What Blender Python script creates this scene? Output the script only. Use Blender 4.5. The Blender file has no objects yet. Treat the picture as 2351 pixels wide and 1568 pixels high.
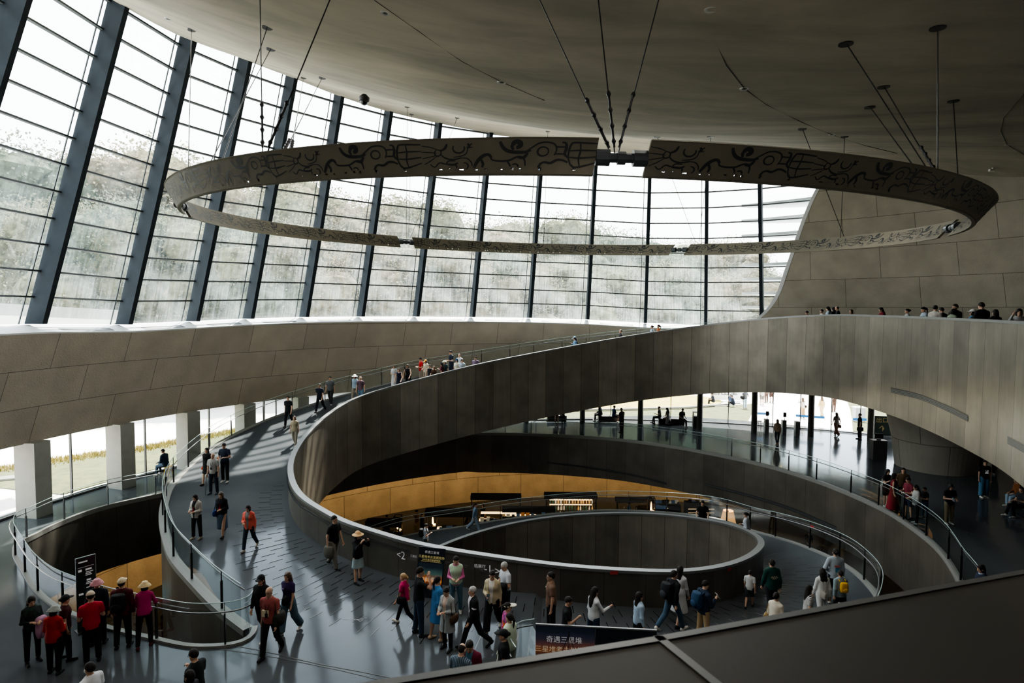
SKY = 4.0; SUN = 17.0; WASH = 105; HALL = 420; VIEW = ('AgX', 'AgX - Medium High Contrast'); EXPO = 0.9
import bpy, bmesh, math, random
import numpy as np
from mathutils import Vector, Matrix
from mathutils.geometry import delaunay_2d_cdt
random.seed(7); RNG = np.random.default_rng(7)
PI = math.pi; R_ = math.radians
scn = bpy.context.scene; COL = scn.collection

# ---------------------------------------------------------------- camera model (21 mm lens on a gallery 8.4 m above the hall floor)
F = 1371.0; PITCH = R_(2.9); ROLL = R_(0.3); PX, PY = 1175.5, 784.0
CAM = np.array([0, 0, 8.4]); UPV = np.array([0, math.sin(PITCH), math.cos(PITCH)]); FWV = np.array([0, math.cos(PITCH), -math.sin(PITCH)])
def ray(x, y):
    u, v = x - PX, y - PY
    u0 = u*math.cos(ROLL) + v*math.sin(ROLL); v0 = -u*math.sin(ROLL) + v*math.cos(ROLL)
    return np.array([u0/F, 0, 0]) - v0/F*UPV + FWV
def atz(x, y, z=0.0):
    d = ray(x, y); return CAM + d*((z - CAM[2])/d[2])
def atd(x, y, dep):
    d = ray(x, y); return CAM + d*(dep/d[1])
HC = np.array([5.5, 20.0])                        # centre of the round hall
def coneR(z): return 23.75 - .33*(z - 7.75)       # its walls lean inward
def onr(x, y, f):                                 # where a sight line meets a surface of revolution r = f(z) about the hall axis
    d = ray(x, y); t = .5
    g = lambda t: math.hypot(*((CAM + d*t)[:2] - HC)) - f((CAM + d*t)[2])
    while t < 95 and g(t) < 0: t += .25
    a, b = t - .25, t
    for _ in range(40):
        m = (a + b)/2
        if g(m) < 0: a = m
        else: b = m
    return CAM + d*a
def pol(r, deg, z): return np.array([HC[0] + r*math.cos(R_(deg)), HC[1] + r*math.sin(R_(deg)), z])
def angof(p): return math.degrees(math.atan2(p[1] - HC[1], p[0] - HC[0]))

# ---------------------------------------------------------------- materials
MATS = {}
class NB:
    def __init__(s, name):
        s.m = bpy.data.materials.new(name); s.m.use_nodes = True; s.t = s.m.node_tree; s.n = s.t.nodes; s.n.clear()
        s.out = s.n.new('ShaderNodeOutputMaterial')
    def add(s, typ, **kw):
        nd = s.n.new(typ)
        for k, v in kw.items():
            if k.startswith('i_'):
                key = k[2:]; key = int(key) if key.isdigit() else key.replace('_', ' ')
                nd.inputs[key].default_value = v
            else: setattr(nd, k, v)
        return nd
    def link(s, a, b): s.t.links.new(a, b)
    def surf(s, sh): s.link(sh, s.out.inputs['Surface'])
def c4(c): return (c[0], c[1], c[2], 1)
def hexc(h):
    f = lambda v: (v/255/12.92) if v/255 <= .04045 else ((v/255 + .055)/1.055)**2.4
    return tuple(f(int(h[i:i+2], 16)) for i in (0, 2, 4))
def plain(name, col, rough=.6, metal=0.0, emit=0.0, noise=.12, nscale=14.0, spec=.5, ecol=None, bump=0.0):
    if name in MATS: return MATS[name]
    b = NB(name); p = b.add('ShaderNodeBsdfPrincipled'); p.inputs['Roughness'].default_value = rough; p.inputs['Metallic'].default_value = metal
    p.inputs['Specular IOR Level'].default_value = spec
    tc = b.add('ShaderNodeTexCoord'); nz = b.add('ShaderNodeTexNoise', i_Scale=nscale, i_Detail=4.0); b.link(tc.outputs['Object'], nz.inputs['Vector'])
    mr = b.add('ShaderNodeMapRange', i_3=1 - noise, i_4=1 + noise); b.link(nz.outputs['Fac'], mr.inputs[0])
    mx = b.add('ShaderNodeVectorMath', operation='SCALE'); mx.inputs[0].default_value = col; b.link(mr.outputs[0], mx.inputs['Scale'])
    b.link(mx.outputs[0], p.inputs['Base Color'])
    if emit:
        p.inputs['Emission Color'].default_value = c4(ecol or col); p.inputs['Emission Strength'].default_value = emit
    if bump:
        bp = b.add('ShaderNodeBump', i_Strength=bump, i_Distance=.02); b.link(nz.outputs['Fac'], bp.inputs['Height']); b.link(bp.outputs[0], p.inputs['Normal'])
    b.surf(p.outputs[0]); MATS[name] = b.m; return b.m
def panelmat(name, col, bw, bh, offs=.5, mortar=.012, rough=.7, metal=0.0, var=.18, streak=0.0, bump=.0, bscale=9.0, dark=.25, blotch=.25, spec=.5):
    """panels with thin dark joints laid out on the UV map (metres)"""
    b = NB(name); p = b.add('ShaderNodeBsdfPrincipled'); p.inputs['Roughness'].default_value = rough; p.inputs['Metallic'].default_value = metal
    p.inputs['Specular IOR Level'].default_value = spec
    uv = b.add('ShaderNodeUVMap')
    br = b.add('ShaderNodeTexBrick', offset=offs, offset_frequency=2, squash=1.0)
    br.inputs['Scale'].default_value = 1; br.inputs['Brick Width'].default_value = bw; br.inputs['Row Height'].default_value = bh
    br.inputs['Mortar Size'].default_value = mortar; br.inputs['Mortar Smooth'].default_value = .1; br.inputs['Bias'].default_value = 0
    lo = tuple(c*(1 - var) for c in col); hi = tuple(min(1, c*(1 + var)) for c in col)
    br.inputs['Color1'].default_value = c4(lo); br.inputs['Color2'].default_value = c4(hi); br.inputs['Mortar'].default_value = c4(tuple(c*dark for c in col))
    b.link(uv.outputs[0], br.inputs['Vector'])
    tc = b.add('ShaderNodeTexCoord'); n1 = b.add('ShaderNodeTexNoise', i_Scale=.9, i_Detail=5.0); b.link(tc.outputs['Object'], n1.inputs['Vector'])
    mr = b.add('ShaderNodeMapRange', i_3=1 - blotch, i_4=1 + blotch); mr.inputs[1].default_value = .3; mr.inputs[2].default_value = .7; b.link(n1.outputs['Fac'], mr.inputs[0])
    fac = mr.outputs[0]
    if streak:
        mp = b.add('ShaderNodeMapping'); mp.inputs['Scale'].default_value = (3.0, .15, 1); b.link(uv.outputs[0], mp.inputs[0])
        n3 = b.add('ShaderNodeTexNoise', i_Scale=2.0, i_Detail=3.0); b.link(mp.outputs[0], n3.inputs['Vector'])
        m3 = b.add('ShaderNodeMapRange', i_3=1 - streak, i_4=1 + streak); b.link(n3.outputs['Fac'], m3.inputs[0])
        mm = b.add('ShaderNodeMath', operation='MULTIPLY'); b.link(fac, mm.inputs[0]); b.link(m3.outputs[0], mm.inputs[1]); fac = mm.outputs[0]
    mx = b.add('ShaderNodeVectorMath', operation='SCALE'); b.link(br.outputs['Color'], mx.inputs[0]); b.link(fac, mx.inputs['Scale']); b.link(mx.outputs[0], p.inputs['Base Color'])
    if bump:
        n2 = b.add('ShaderNodeTexNoise', i_Scale=bscale, i_Detail=4.0, i_Roughness=.65); b.link(tc.outputs['Object'], n2.inputs['Vector'])
        bp = b.add('ShaderNodeBump', i_Strength=bump, i_Distance=.04); b.link(n2.outputs['Fac'], bp.inputs['Height']); b.link(bp.outputs[0], p.inputs['Normal'])
    b.surf(p.outputs[0]); MATS[name] = b.m; return b.m
def glassmat(name, tint=(.93, .97, .97), refl=.10, dirt_haze=0.0, dirt_haze_col=(.75, .85, .85), gmax=1.0):
    b = NB(name); tr = b.add('ShaderNodeBsdfTransparent', i_0=c4(tint)); gl = b.add('ShaderNodeBsdfGlossy', i_0=(1, 1, 1, 1), i_1=.03)
    fr = b.add('ShaderNodeFresnel', i_0=1.45); mr = b.add('ShaderNodeMapRange', i_3=refl*.3, i_4=gmax); b.link(fr.outputs[0], mr.inputs[0])
    m1 = b.add('ShaderNodeMixShader'); b.link(mr.outputs[0], m1.inputs[0]); b.link(tr.outputs[0], m1.inputs[1]); b.link(gl.outputs[0], m1.inputs[2]); sh = m1.outputs[0]
    if dirt_haze:                                        # dried rain streaks, also standing in for haze: a thin pale film that glows with the light outside
        uv = b.add('ShaderNodeUVMap'); mp = b.add('ShaderNodeMapping'); mp.inputs['Scale'].default_value = (7.0, .28, 1); b.link(uv.outputs[0], mp.inputs[0])
        nz = b.add('ShaderNodeTexNoise', i_Scale=1.6, i_Detail=6.0, i_Roughness=.7); b.link(mp.outputs[0], nz.inputs['Vector'])
        n2 = b.add('ShaderNodeTexNoise', i_Scale=.5, i_Detail=3.0); b.link(uv.outputs[0], n2.inputs['Vector'])
        mm = b.add('ShaderNodeMath', operation='MULTIPLY'); b.link(nz.outputs['Fac'], mm.inputs[0]); b.link(n2.outputs['Fac'], mm.inputs[1])
        md = b.add('ShaderNodeMapRange', i_3=dirt_haze*.12, i_4=dirt_haze); md.inputs[1].default_value = .18; md.inputs[2].default_value = .40; sp_ = b.add('ShaderNodeSeparateXYZ'); b.link(uv.outputs[0], sp_.inputs[0]); hm = b.add('ShaderNodeMapRange', i_3=1.0, i_4=.12); hm.inputs[1].default_value = 3.5; hm.inputs[2].default_value = 7.5; b.link(sp_.outputs['Y'], hm.inputs[0]); m4 = b.add('ShaderNodeMath', operation='MULTIPLY'); b.link(mm.outputs[0], md.inputs[0]); b.link(md.outputs[0], m4.inputs[0]); b.link(hm.outputs[0], m4.inputs[1]); md = m4
        tl = b.add('ShaderNodeBsdfTranslucent', i_0=c4(dirt_haze_col)); m2 = b.add('ShaderNodeMixShader'); b.link(md.outputs[0], m2.inputs[0]); b.link(sh, m2.inputs[1]); b.link(tl.outputs[0], m2.inputs[2]); sh = m2.outputs[0]
    b.surf(sh); MATS[name] = b.m; return b.m
def emat(name, col, strength):
    if name in MATS: return MATS[name]
    b = NB(name); e = b.add('ShaderNodeEmission', i_0=c4(col), i_1=strength); b.surf(e.outputs[0]); MATS[name] = b.m; return b.m

# ---------------------------------------------------------------- mesh helpers
class MB:
    def __init__(s): s.v = []; s.f = []; s.mi = []; s.uv = []
    def vs(s, pts):
        i = len(s.v); s.v += [tuple(float(c) for c in p) for p in pts]; return i
    def face(s, idx, m=0, uv=None): s.f.append(tuple(idx)); s.mi.append(m); s.uv.append(uv)
    def poly(s, pts, m=0, uv=None):
        i = s.vs(pts); s.face(range(i, i + len(pts)), m, uv)
    def strip(s, A, B, m=0, closed=False, v0=0.0, v1=None, flip=False):
        A = [np.asarray(p, float) for p in A]; B = [np.asarray(p, float) for p in B]; n = len(A)
        ia = s.vs(A); ib = s.vs(B); u = 0.0
        for k in range(n if closed else n - 1):
            k2 = (k + 1) % n; du = np.linalg.norm(A[k2] - A[k]); h0 = np.linalg.norm(B[k] - A[k]); h1 = np.linalg.norm(B[k2] - A[k2])
            q = (ia + k, ia + k2, ib + k2, ib + k); w = ((u, v0), (u + du, v0), (u + du, v0 + (h1 if v1 is None else v1)), (u, v0 + (h0 if v1 is None else v1)))
            if flip: q = q[::-1]; w = w[::-1]
            s.face(q, m, w); u += du
    def box(s, c, dx, dy, dz, m=0, rot=0.0, M=None):
        pts = []
        for z in (-.5, .5):
            for x, y in ((-.5, -.5), (.5, -.5), (.5, .5), (-.5, .5)):
                p = Vector((x*dx, y*dy, z*dz))
                if rot: p = Matrix.Rotation(rot, 3, 'Z') @ p
                if M is not None: p = M @ p
                pts.append((p[0] + c[0], p[1] + c[1], p[2] + c[2]))
        i = s.vs(pts)
        for q in ((0, 3, 2, 1), (4, 5, 6, 7), (0, 1, 5, 4), (1, 2, 6, 5), (2, 3, 7, 6), (3, 0, 4, 7)): s.face([i + k for k in q], m)
    def tube(s, pts, r, n=8, m=0, cap=True, closed=False):
        pts = [np.asarray(p, float) for p in pts]; N = len(pts); rr = r if hasattr(r, '__len__') else [r]*N
        T = []
        for k in range(N):
            a = pts[(k - 1) % N] if (closed or k > 0) else pts[k]; b = pts[(k + 1) % N] if (closed or k < N - 1) else pts[k]
            t = b - a; T.append(t/(np.linalg.norm(t) + 1e-12))
        ref = np.array([0, 0, 1.0]) if abs(T[0][2]) < .9 else np.array([1.0, 0, 0]); U = np.cross(T[0], ref); U /= np.linalg.norm(U); base = []
        for k in range(N):
            U = U - T[k]*(U @ T[k]); U /= np.linalg.norm(U) + 1e-12; V = np.cross(T[k], U)
            base.append(s.vs([pts[k] + rr[k]*(math.cos(2*PI*j/n)*U + math.sin(2*PI*j/n)*V) for j in range(n)]))
        for k in range(N if closed else N - 1):
            a, b = base[k], base[(k + 1) % N]
            for j in range(n): s.face((a + j, a + (j + 1) % n, b + (j + 1) % n, b + j), m)
        if cap and not closed: s.face([base[0] + j for j in range(n)][::-1], m); s.face([base[-1] + j for j in range(n)], m)
    def lathe(s, prof, n=24, c=(0, 0, 0), m=0, M=None, cap=True):
        base = []
        for r, z in prof:
            ps = []
            for j in range(n):
                p = Vector((r*math.cos(2*PI*j/n), r*math.sin(2*PI*j/n), z))
                if M is not None: p = M @ p
                ps.append((p[0] + c[0], p[1] + c[1], p[2] + c[2]))
            base.append(s.vs(ps))
        for a, b in zip(base, base[1:]):
            for j in range(n): s.face((a + j, a + (j + 1) % n, b + (j + 1) % n, b + j), m)
        if cap: s.face([base[0] + j for j in range(n)][::-1], m); s.face([base[-1] + j for j in range(n)], m)
    def ell(s, c, r, nu=14, nv=9, m=0, M=None):
        base = []
        for i in range(nv + 1):
            th = PI*i/nv; ps = []
            for j in range(nu):
                p = Vector((r[0]*math.sin(th)*math.cos(2*PI*j/nu), r[1]*math.sin(th)*math.sin(2*PI*j/nu), -r[2]*math.cos(th)))
                if M is not None: p = M @ p
                ps.append((p[0] + c[0], p[1] + c[1], p[2] + c[2]))
            if i in (0, nv): ps = ps[:1]
            base.append((s.vs(ps), len(ps)))
        for (a, na), (b, nb) in zip(base, base[1:]):
            for j in range(nu):
                q = [a + (j if na > 1 else 0), a + ((j + 1) % nu if na > 1 else 0), b + ((j + 1) % nu if nb > 1 else 0), b + (j if nb > 1 else 0)]
                o = []
                for k in q:
                    if k not in o: o.append(k)
                s.face(o, m)
    def mesh(s, name, smooth=False):
        me = bpy.data.meshes.new(name); me.from_pydata(s.v, [], s.f)
        if any(s.mi): me.polygons.foreach_set('material_index', s.mi)
        if any(u is not None for u in s.uv):
            l = me.uv_layers.new(name='UVMap'); arr = []
            for f, u in zip(s.f, s.uv):
                for k in range(len(f)): arr += list(u[k]) if u is not None else [0.0, 0.0]
            l.data.foreach_set('uv', arr)
        if smooth: me.polygons.foreach_set('use_smooth', [True]*len(me.polygons))
        me.update(); return me
def link(name, me, mats=(), parent=None, loc=None, rz=None):
    o = bpy.data.objects.new(name, me); COL.objects.link(o)
    if me is not None and not me.materials:
        for m in (mats if isinstance(mats, (list, tuple)) else [mats]): me.materials.append(m)
    if parent is not None: o.parent = parent
    if loc is not None: o.location = [float(c) for c in loc]
    if rz is not None: o.rotation_euler = (0, 0, rz)
    return o
def build(mb, name, mats, parent=None, smooth=False, loc=None, rz=None): return link(name, mb.mesh(name, smooth), mats, parent, loc, rz)
def tag(o, label, cat, group=None, kind=None):
    if label: o['label'] = label
    if cat: o['category'] = cat
    if group: o['group'] = group
    if kind: o['kind'] = kind
    return o
def struct(o): o['kind'] = 'structure'; return o
def empty(name, loc=(0, 0, 0), rz=0.0):
    o = bpy.data.objects.new(name, None); COL.objects.link(o); o.location = [float(c) for c in loc]; o.rotation_euler = (0, 0, rz); o.empty_display_size = .1; return o
def resample(pts, n):
    """smooth curve (Catmull-Rom) through pts resampled to n points, equal arc length"""
    P = [np.asarray(p, float) for p in pts]; P = [2*P[0] - P[1]] + P + [2*P[-1] - P[-2]]; out = []
    for i in range(1, len(P) - 2):
        for k in range(12):
            t = k/12; a, b, c, d = P[i-1], P[i], P[i+1], P[i+2]
            out.append(.5*((2*b) + (c - a)*t + (2*a - 5*b + 4*c - d)*t*t + (3*b - a - 3*c + d)*t**3))
    out.append(P[-2]); out = np.array(out); s = np.concatenate([[0], np.cumsum(np.linalg.norm(np.diff(out, axis=0), axis=1))])
    return [np.array([np.interp(t, s, out[:, j]) for j in range(3)]) for t in np.linspace(0, s[-1], n)]
def smooth_curve(P, it=8):
    P = np.array(P)
    for _ in range(it): P[1:-1] = .25*P[:-2] + .5*P[1:-1] + .25*P[2:]
    return list(P)
def offset2d(P, d):
    """offset a curve sideways in plan (positive = to its left)"""
    P = np.array(P); T = np.gradient(P[:, :2], axis=0); T /= np.linalg.norm(T, axis=1)[:, None] + 1e-9
    Q = P.copy(); Q[:, 0] += -T[:, 1]*d; Q[:, 1] += T[:, 0]*d; return list(Q)
def addz(P, dz): return [np.array([p[0], p[1], p[2] + dz]) for p in P]
def setz(P, z): return [np.array([p[0], p[1], z]) for p in P]
# ================================================================= LIGHT
w = bpy.data.worlds.new('sky'); scn.world = w; w.use_nodes = True; wn = w.node_tree.nodes; wl = w.node_tree.links; bg = wn['Background']
tc = wn.new('ShaderNodeTexCoord'); sx = wn.new('ShaderNodeSeparateXYZ'); wl.new(tc.outputs['Generated'], sx.inputs[0])
rp = wn.new('ShaderNodeValToRGB'); rp.color_ramp.elements[0].position = 0.0; rp.color_ramp.elements[0].color = (1.0, .99, .97, 1)
rp.color_ramp.elements[1].position = .9; rp.color_ramp.elements[1].color = (.86, .93, 1.0, 1); wl.new(sx.outputs['Z'], rp.inputs[0]); wl.new(rp.outputs[0], bg.inputs[0])
bg.inputs[1].default_value = SKY
sd = bpy.data.lights.new('sun', 'SUN'); sd.energy = SUN; sd.angle = R_(1.2); sd.color = (1, .93, .82); so = bpy.data.objects.new('sun', sd); COL.objects.link(so)
az, el = R_(74), R_(59)
so.rotation_euler = Vector((math.cos(az)*math.cos(el), math.sin(az)*math.cos(el), math.sin(el))).to_track_quat('Z', 'Y').to_euler()
so.location = (20, 90, 90)
cd = bpy.data.cameras.new('camera'); co = bpy.data.objects.new('camera', cd); COL.objects.link(co); scn.camera = co
cd.sensor_width = 36; cd.lens = F/2351*36; cd.clip_start = .05; cd.clip_end = 800
right = np.array([1.0, 0, 0]); xx = math.cos(-ROLL)*right + math.sin(-ROLL)*UPV*-1; xx = math.cos(ROLL)*right + math.sin(ROLL)*UPV; yy = -math.sin(ROLL)*right + math.cos(ROLL)*UPV
co.matrix_world = Matrix(((xx[0], yy[0], -FWV[0], CAM[0]), (xx[1], yy[1], -FWV[1], CAM[1]), (xx[2], yy[2], -FWV[2], CAM[2]), (0, 0, 0, 1)))
cd.dof.use_dof = True; cd.dof.focus_distance = 22; cd.dof.aperture_fstop = 5.6
scn.view_settings.view_transform = VIEW[0]; scn.view_settings.look = VIEW[1]; scn.view_settings.exposure = EXPO
cy = scn.cycles; cy.max_bounces = 7; cy.diffuse_bounces = 3; cy.glossy_bounces = 3; cy.transmission_bounces = 4; cy.transparent_max_bounces = 12
cy.caustics_reflective = False; cy.caustics_refractive = False; cy.sample_clamp_indirect = 6.0; cy.use_adaptive_sampling = True; cy.adaptive_threshold = .03

# ================================================================= MATERIALS
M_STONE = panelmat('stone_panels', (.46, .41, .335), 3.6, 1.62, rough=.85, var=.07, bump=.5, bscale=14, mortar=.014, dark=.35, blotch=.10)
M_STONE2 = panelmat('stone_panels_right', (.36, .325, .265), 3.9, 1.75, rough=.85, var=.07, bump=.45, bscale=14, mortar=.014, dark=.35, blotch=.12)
M_WARM = panelmat('ochre_plaster_panels', (.46, .36, .22), 3.4, 1.9, rough=.85, var=.06, bump=1.0, bscale=7, mortar=.018, dark=.3, blotch=.15)
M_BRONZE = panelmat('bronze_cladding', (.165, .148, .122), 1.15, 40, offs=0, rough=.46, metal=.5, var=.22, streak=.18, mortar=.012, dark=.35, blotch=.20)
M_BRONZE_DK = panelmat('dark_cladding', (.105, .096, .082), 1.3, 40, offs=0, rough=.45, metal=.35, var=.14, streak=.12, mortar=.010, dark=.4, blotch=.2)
M_DARKPARA = plain('dark_parapet_metal', (.06, .056, .048), rough=.55, metal=.3, noise=.25, nscale=2)
M_RIM = plain('brushed_rim', (.20, .205, .205), rough=.42, metal=.6, noise=.12, nscale=3)
M_KERB = plain('pale_kerb', (.20, .20, .19), rough=.5)
M_STEEL = plain('steel', (.22, .23, .24), rough=.35, metal=.85)
M_BLACK = plain('black_metal', (.022, .022, .024), rough=.45, metal=.3)
M_FIN = plain('fin_grey', (.026, .034, .043), rough=.75, metal=0, spec=.15, noise=.3, nscale=1.6)
M_TRANSOM = plain('transom_grey', (.10, .115, .125), rough=.5, metal=.3)
M_SILL = plain('sill_stone', (.55, .57, .58), rough=.55, noise=.1, nscale=3)
M_GRILLE = plain('grille_grey', (.20, .215, .22), rough=.5, metal=.4)
M_COLUMN = plain('column_concrete', (.30, .30, .275), rough=.75, noise=.16, nscale=2.2)
M_COLDARK = plain('dark_post', (.045, .047, .047), rough=.5)
M_GLASS_F = glassmat('facade_glass', tint=(.93, .97, .965), dirt_haze=.19, dirt_haze_col=(.70, .84, .84))
M_GLASS = glassmat('clear_glass', tint=(.96, .985, .98))
M_GLASS_R = glassmat('railing_glass', tint=(.87, .93, .92), refl=.06, gmax=.35)
def floormat():
    b = NB('resin_floor'); tc = b.add('ShaderNodeTexCoord'); df = b.add('ShaderNodeBsdfDiffuse'); gl = b.add('ShaderNodeBsdfGlossy', i_0=(.82, .91, 1.0, 1))
    n1 = b.add('ShaderNodeTexNoise', i_Scale=.35, i_Detail=6.0); b.link(tc.outputs['Object'], n1.inputs['Vector'])
    cr = b.add('ShaderNodeValToRGB'); cr.color_ramp.elements[0].color = (.052, .059, .065, 1); cr.color_ramp.elements[1].color = (.082, .090, .097, 1)
    cr.color_ramp.elements[0].position = .3; cr.color_ramp.elements[1].position = .7; b.link(n1.outputs['Fac'], cr.inputs[0]); b.link(cr.outputs[0], df.inputs[0])
    mr = b.add('ShaderNodeMapRange', i_3=.07, i_4=.17); b.link(n1.outputs['Fac'], mr.inputs[0]); b.link(mr.outputs[0], gl.inputs['Roughness'])
    n2 = b.add('ShaderNodeTexNoise', i_Scale=1.2, i_Detail=2.0); b.link(tc.outputs['Object'], n2.inputs['Vector'])
    bp = b.add('ShaderNodeBump', i_Strength=.06, i_Distance=.05); b.link(n2.outputs['Fac'], bp.inputs['Height']); b.link(bp.outputs[0], gl.inputs['Normal'])
    lw = b.add('ShaderNodeLayerWeight'); lw.inputs[0].default_value = .5; pw = b.add('ShaderNodeMath', operation='POWER'); pw.inputs[1].default_value = 5.0; b.link(lw.outputs['Facing'], pw.inputs[0])
    ma = b.add('ShaderNodeMath', operation='MULTIPLY_ADD'); ma.inputs[1].default_value = .92; ma.inputs[2].default_value = .008; b.link(pw.outputs[0], ma.inputs[0])
    mx = b.add('ShaderNodeMixShader'); b.link(ma.outputs[0], mx.inputs[0]); b.link(df.outputs[0], mx.inputs[1]); b.link(gl.outputs[0], mx.inputs[2]); b.surf(mx.outputs[0]); return b.m
M_FLOOR = floormat()
def ceilmat():
    b = NB('brushed_plaster'); p = b.add('ShaderNodeBsdfPrincipled'); p.inputs['Roughness'].default_value = .8; tc = b.add('ShaderNodeTexCoord')
    mp = b.add('ShaderNodeMapping'); mp.inputs['Scale'].default_value = (.35, 1.0, .6); mp.inputs['Rotation'].default_value = (0, 0, .3); b.link(tc.outputs['Object'], mp.inputs[0])
    n1 = b.add('ShaderNodeTexNoise', i_Scale=.55, i_Detail=8.0, i_Roughness=.62, i_Distortion=.5); b.link(mp.outputs[0], n1.inputs['Vector'])
    cr = b.add('ShaderNodeValToRGB'); cr.color_ramp.elements[0].color = (.33, .30, .245, 1); cr.color_ramp.elements[1].color = (.60, .535, .43, 1)
    cr.color_ramp.elements[0].position = .32; cr.color_ramp.elements[1].position = .68; b.link(n1.outputs['Fac'], cr.inputs[0]); b.link(cr.outputs[0], p.inputs['Base Color']); b.surf(p.outputs[0]); return b.m
M_CEIL = ceilmat()

# ================================================================= SPIRAL WALL (one bronze-clad band that winds from the upper gallery down to the basement)
SP = [(2351,740,15.9),(2257,735,18.6),(2150,730,22),(2050,726,25.5),(1920,723,30),(1800,728,33),(1700,737,35),(1600,749,36.6),(1480,766,37.6),(1350,788,37.7),(1220,812,37.2),(1100,836,36.2),(980,866,35.6),(880,893,35.0),(819,913,34.4),(778,934,32.9),(737,964,31.2),(712,988,29.9),(688,1018,28.2),(671,1050,26.2),(666,1078,24.6),(670,1102,23.3),(680,1126,22.2),(702,1150,21.3),(725,1162,20.95),(751,1178,20.4),(776,1192,19.9),(827,1211,19.4),(878,1225,19.0),(925,1241,18.45),(968,1250.5,18.2),(1021,1260.5,18.0),(1095,1272.5,17.8),(1180,1284.5,17.56),(1265,1296,17.45),(1340,1303.5,17.41),(1452,1310,17.54),(1524,1313,17.73),(1576,1311.5,18.05),(1628,1306,18.5),(1679,1295,19.2),(1717,1280,20.1),(1742,1262,21.1),(1750,1250,21.8),(1746,1237,22.7),(1720,1220,24),(1670,1203,25.4),(1600,1190,26.7),(1530,1182,27.8),(1450,1178,28.7),(1350,1180,29.4),(1250,1189,29.7),(1170,1203,29.6),(1100,1221,29.2),(1020,1250,28.2)]
spw = [np.array([9.0, 9.5, 8.17]), np.array([11.6, 12.4, 8.17])] + [atd(*q) for q in SP] + [np.array([-4.7, 26.6, -3.1]), np.array([-5.3, 24.6, -3.4]), np.array([-5.0, 22.5, -3.7])]
SPIRAL = smooth_curve(resample(spw, 420), 10)            # top edge, nearest the hall side, ordered from the gallery down
SARR = np.array(SPIRAL)
CEN = np.array([2.8, 25.0])
def sp_side(): return 1
# the curve runs counter-clockwise about CEN seen from above, so its left side is the inside
INNER = offset2d(SPIRAL, .09); OUTER = offset2d(SPIRAL, -.09)
BAND = 4.2
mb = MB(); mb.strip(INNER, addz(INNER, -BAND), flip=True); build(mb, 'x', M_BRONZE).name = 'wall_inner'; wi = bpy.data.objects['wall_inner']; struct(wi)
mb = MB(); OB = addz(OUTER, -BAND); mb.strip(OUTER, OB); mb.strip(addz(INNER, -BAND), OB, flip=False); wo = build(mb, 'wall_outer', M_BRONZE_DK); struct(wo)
rim = []
mb = MB(); a = addz(offset2d(SPIRAL, .115), .0); b = addz(offset2d(SPIRAL, -.115), .0)
mb.strip(addz(a, .035), addz(b, .035), flip=True); mb.strip(addz(a, .035), addz(a, -.05)); mb.strip(addz(b, .035), addz(b, -.05), flip=True); mb.strip(addz(a, -.05), addz(b, -.05)); struct(build(mb, 'trim_1', M_RIM))
mb = MB()
for dz in (-.20, -.30): mb.tube([p for p in addz(offset2d(SPIRAL, -.13), dz)][185:int(np.argmin(np.hypot(SARR[:, 0] + 2.8, SARR[:, 1] - 18.2)))], .014, n=5)
struct(build(mb, 'trim_2', M_STEEL))
RAMPZ = -1.2
def near_idx(p): return int(np.argmin(np.hypot(SARR[:, 0] - p[0], SARR[:, 1] - p[1])))
def sp_idx_px(x, y, d): return near_idx(atd(x, y, d))
i_gal = sp_idx_px(1700, 737, 35); i_start = sp_idx_px(925, 1241, 18.45); i_down = sp_idx_px(1230, 1291, 17.5)

# ---- upward ramp: floor from the spiral wall out to the curved outer edge
UPO = [atz(580,1442,0), atz(544,1416,.05), atz(497,1378,.15), atz(427,1303,.4), atz(403,1270,.5), atz(383,1196,.68), atz(385,1160,.78), atz(396,1124,.88), atz(415,1098,.98), atz(453,1061,1.25), atz(505,1020,1.6), atz(567,987,2.0), atz(634,958,2.4), atz(706,934,2.8), atz(778,912,3.15), atz(852,893,3.5)]
for dg, zz in ((122, 3.95), (113, 4.4), (104, 4.9), (95, 5.4), (86, 5.85), (77, 6.25), (68, 6.6), (60, 6.85)): UPO.append(pol(22.7, dg, zz))
UPO = smooth_curve(resample(UPO, 160), 4)
UPI = resample(addz(SPIRAL[i_gal - 4:i_start + 1][::-1], RAMPZ), 160)
UPI = offset2d(UPI, 0)
NR = 9
rows = [[UPI[k]*(1 - j/(NR - 1)) + UPO[k]*(j/(NR - 1)) for k in range(160)] for j in range(NR)]
for j in range(NR - 1): mb.strip(rows[j], rows[j + 1], flip=True)
mb.strip(addz(UPI, -.5), addz(UPO, -.5)); o = build(mb, 'floor_upper_ramp', M_FLOOR, smooth=False); struct(o)
def kerb(path, d0, d1, h, name):
    a = offset2d(path, d0); b = offset2d(path, d1); m = MB()
    m.strip(addz(a, h), addz(b, h)); m.strip(a, addz(a, h)); m.strip(addz(b, -.12), addz(b, h)); m.strip(addz(a, -.12), a)
    return struct(build(m, name, M_KERB))
kerb(UPO, -.02, .26, .05, 'trim_3')
# outer flank of the ramp: a dark curved wall down to the basement in front, a slab edge further back
mb = MB(); n0 = 52; fo = offset2d(UPO, .2); bot = []
for k, p in enumerate(fo):
    t = min(1, max(0, (k - 46)/26)); t = t*t*(3 - 2*t); bot.append(np.array([p[0], p[1], -6.2*(1 - t) + (p[2] - 1.0)*t]))
mb.strip(fo, bot); struct(build(mb, 'wall_ramp_flank', M_BRONZE_DK))

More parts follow.
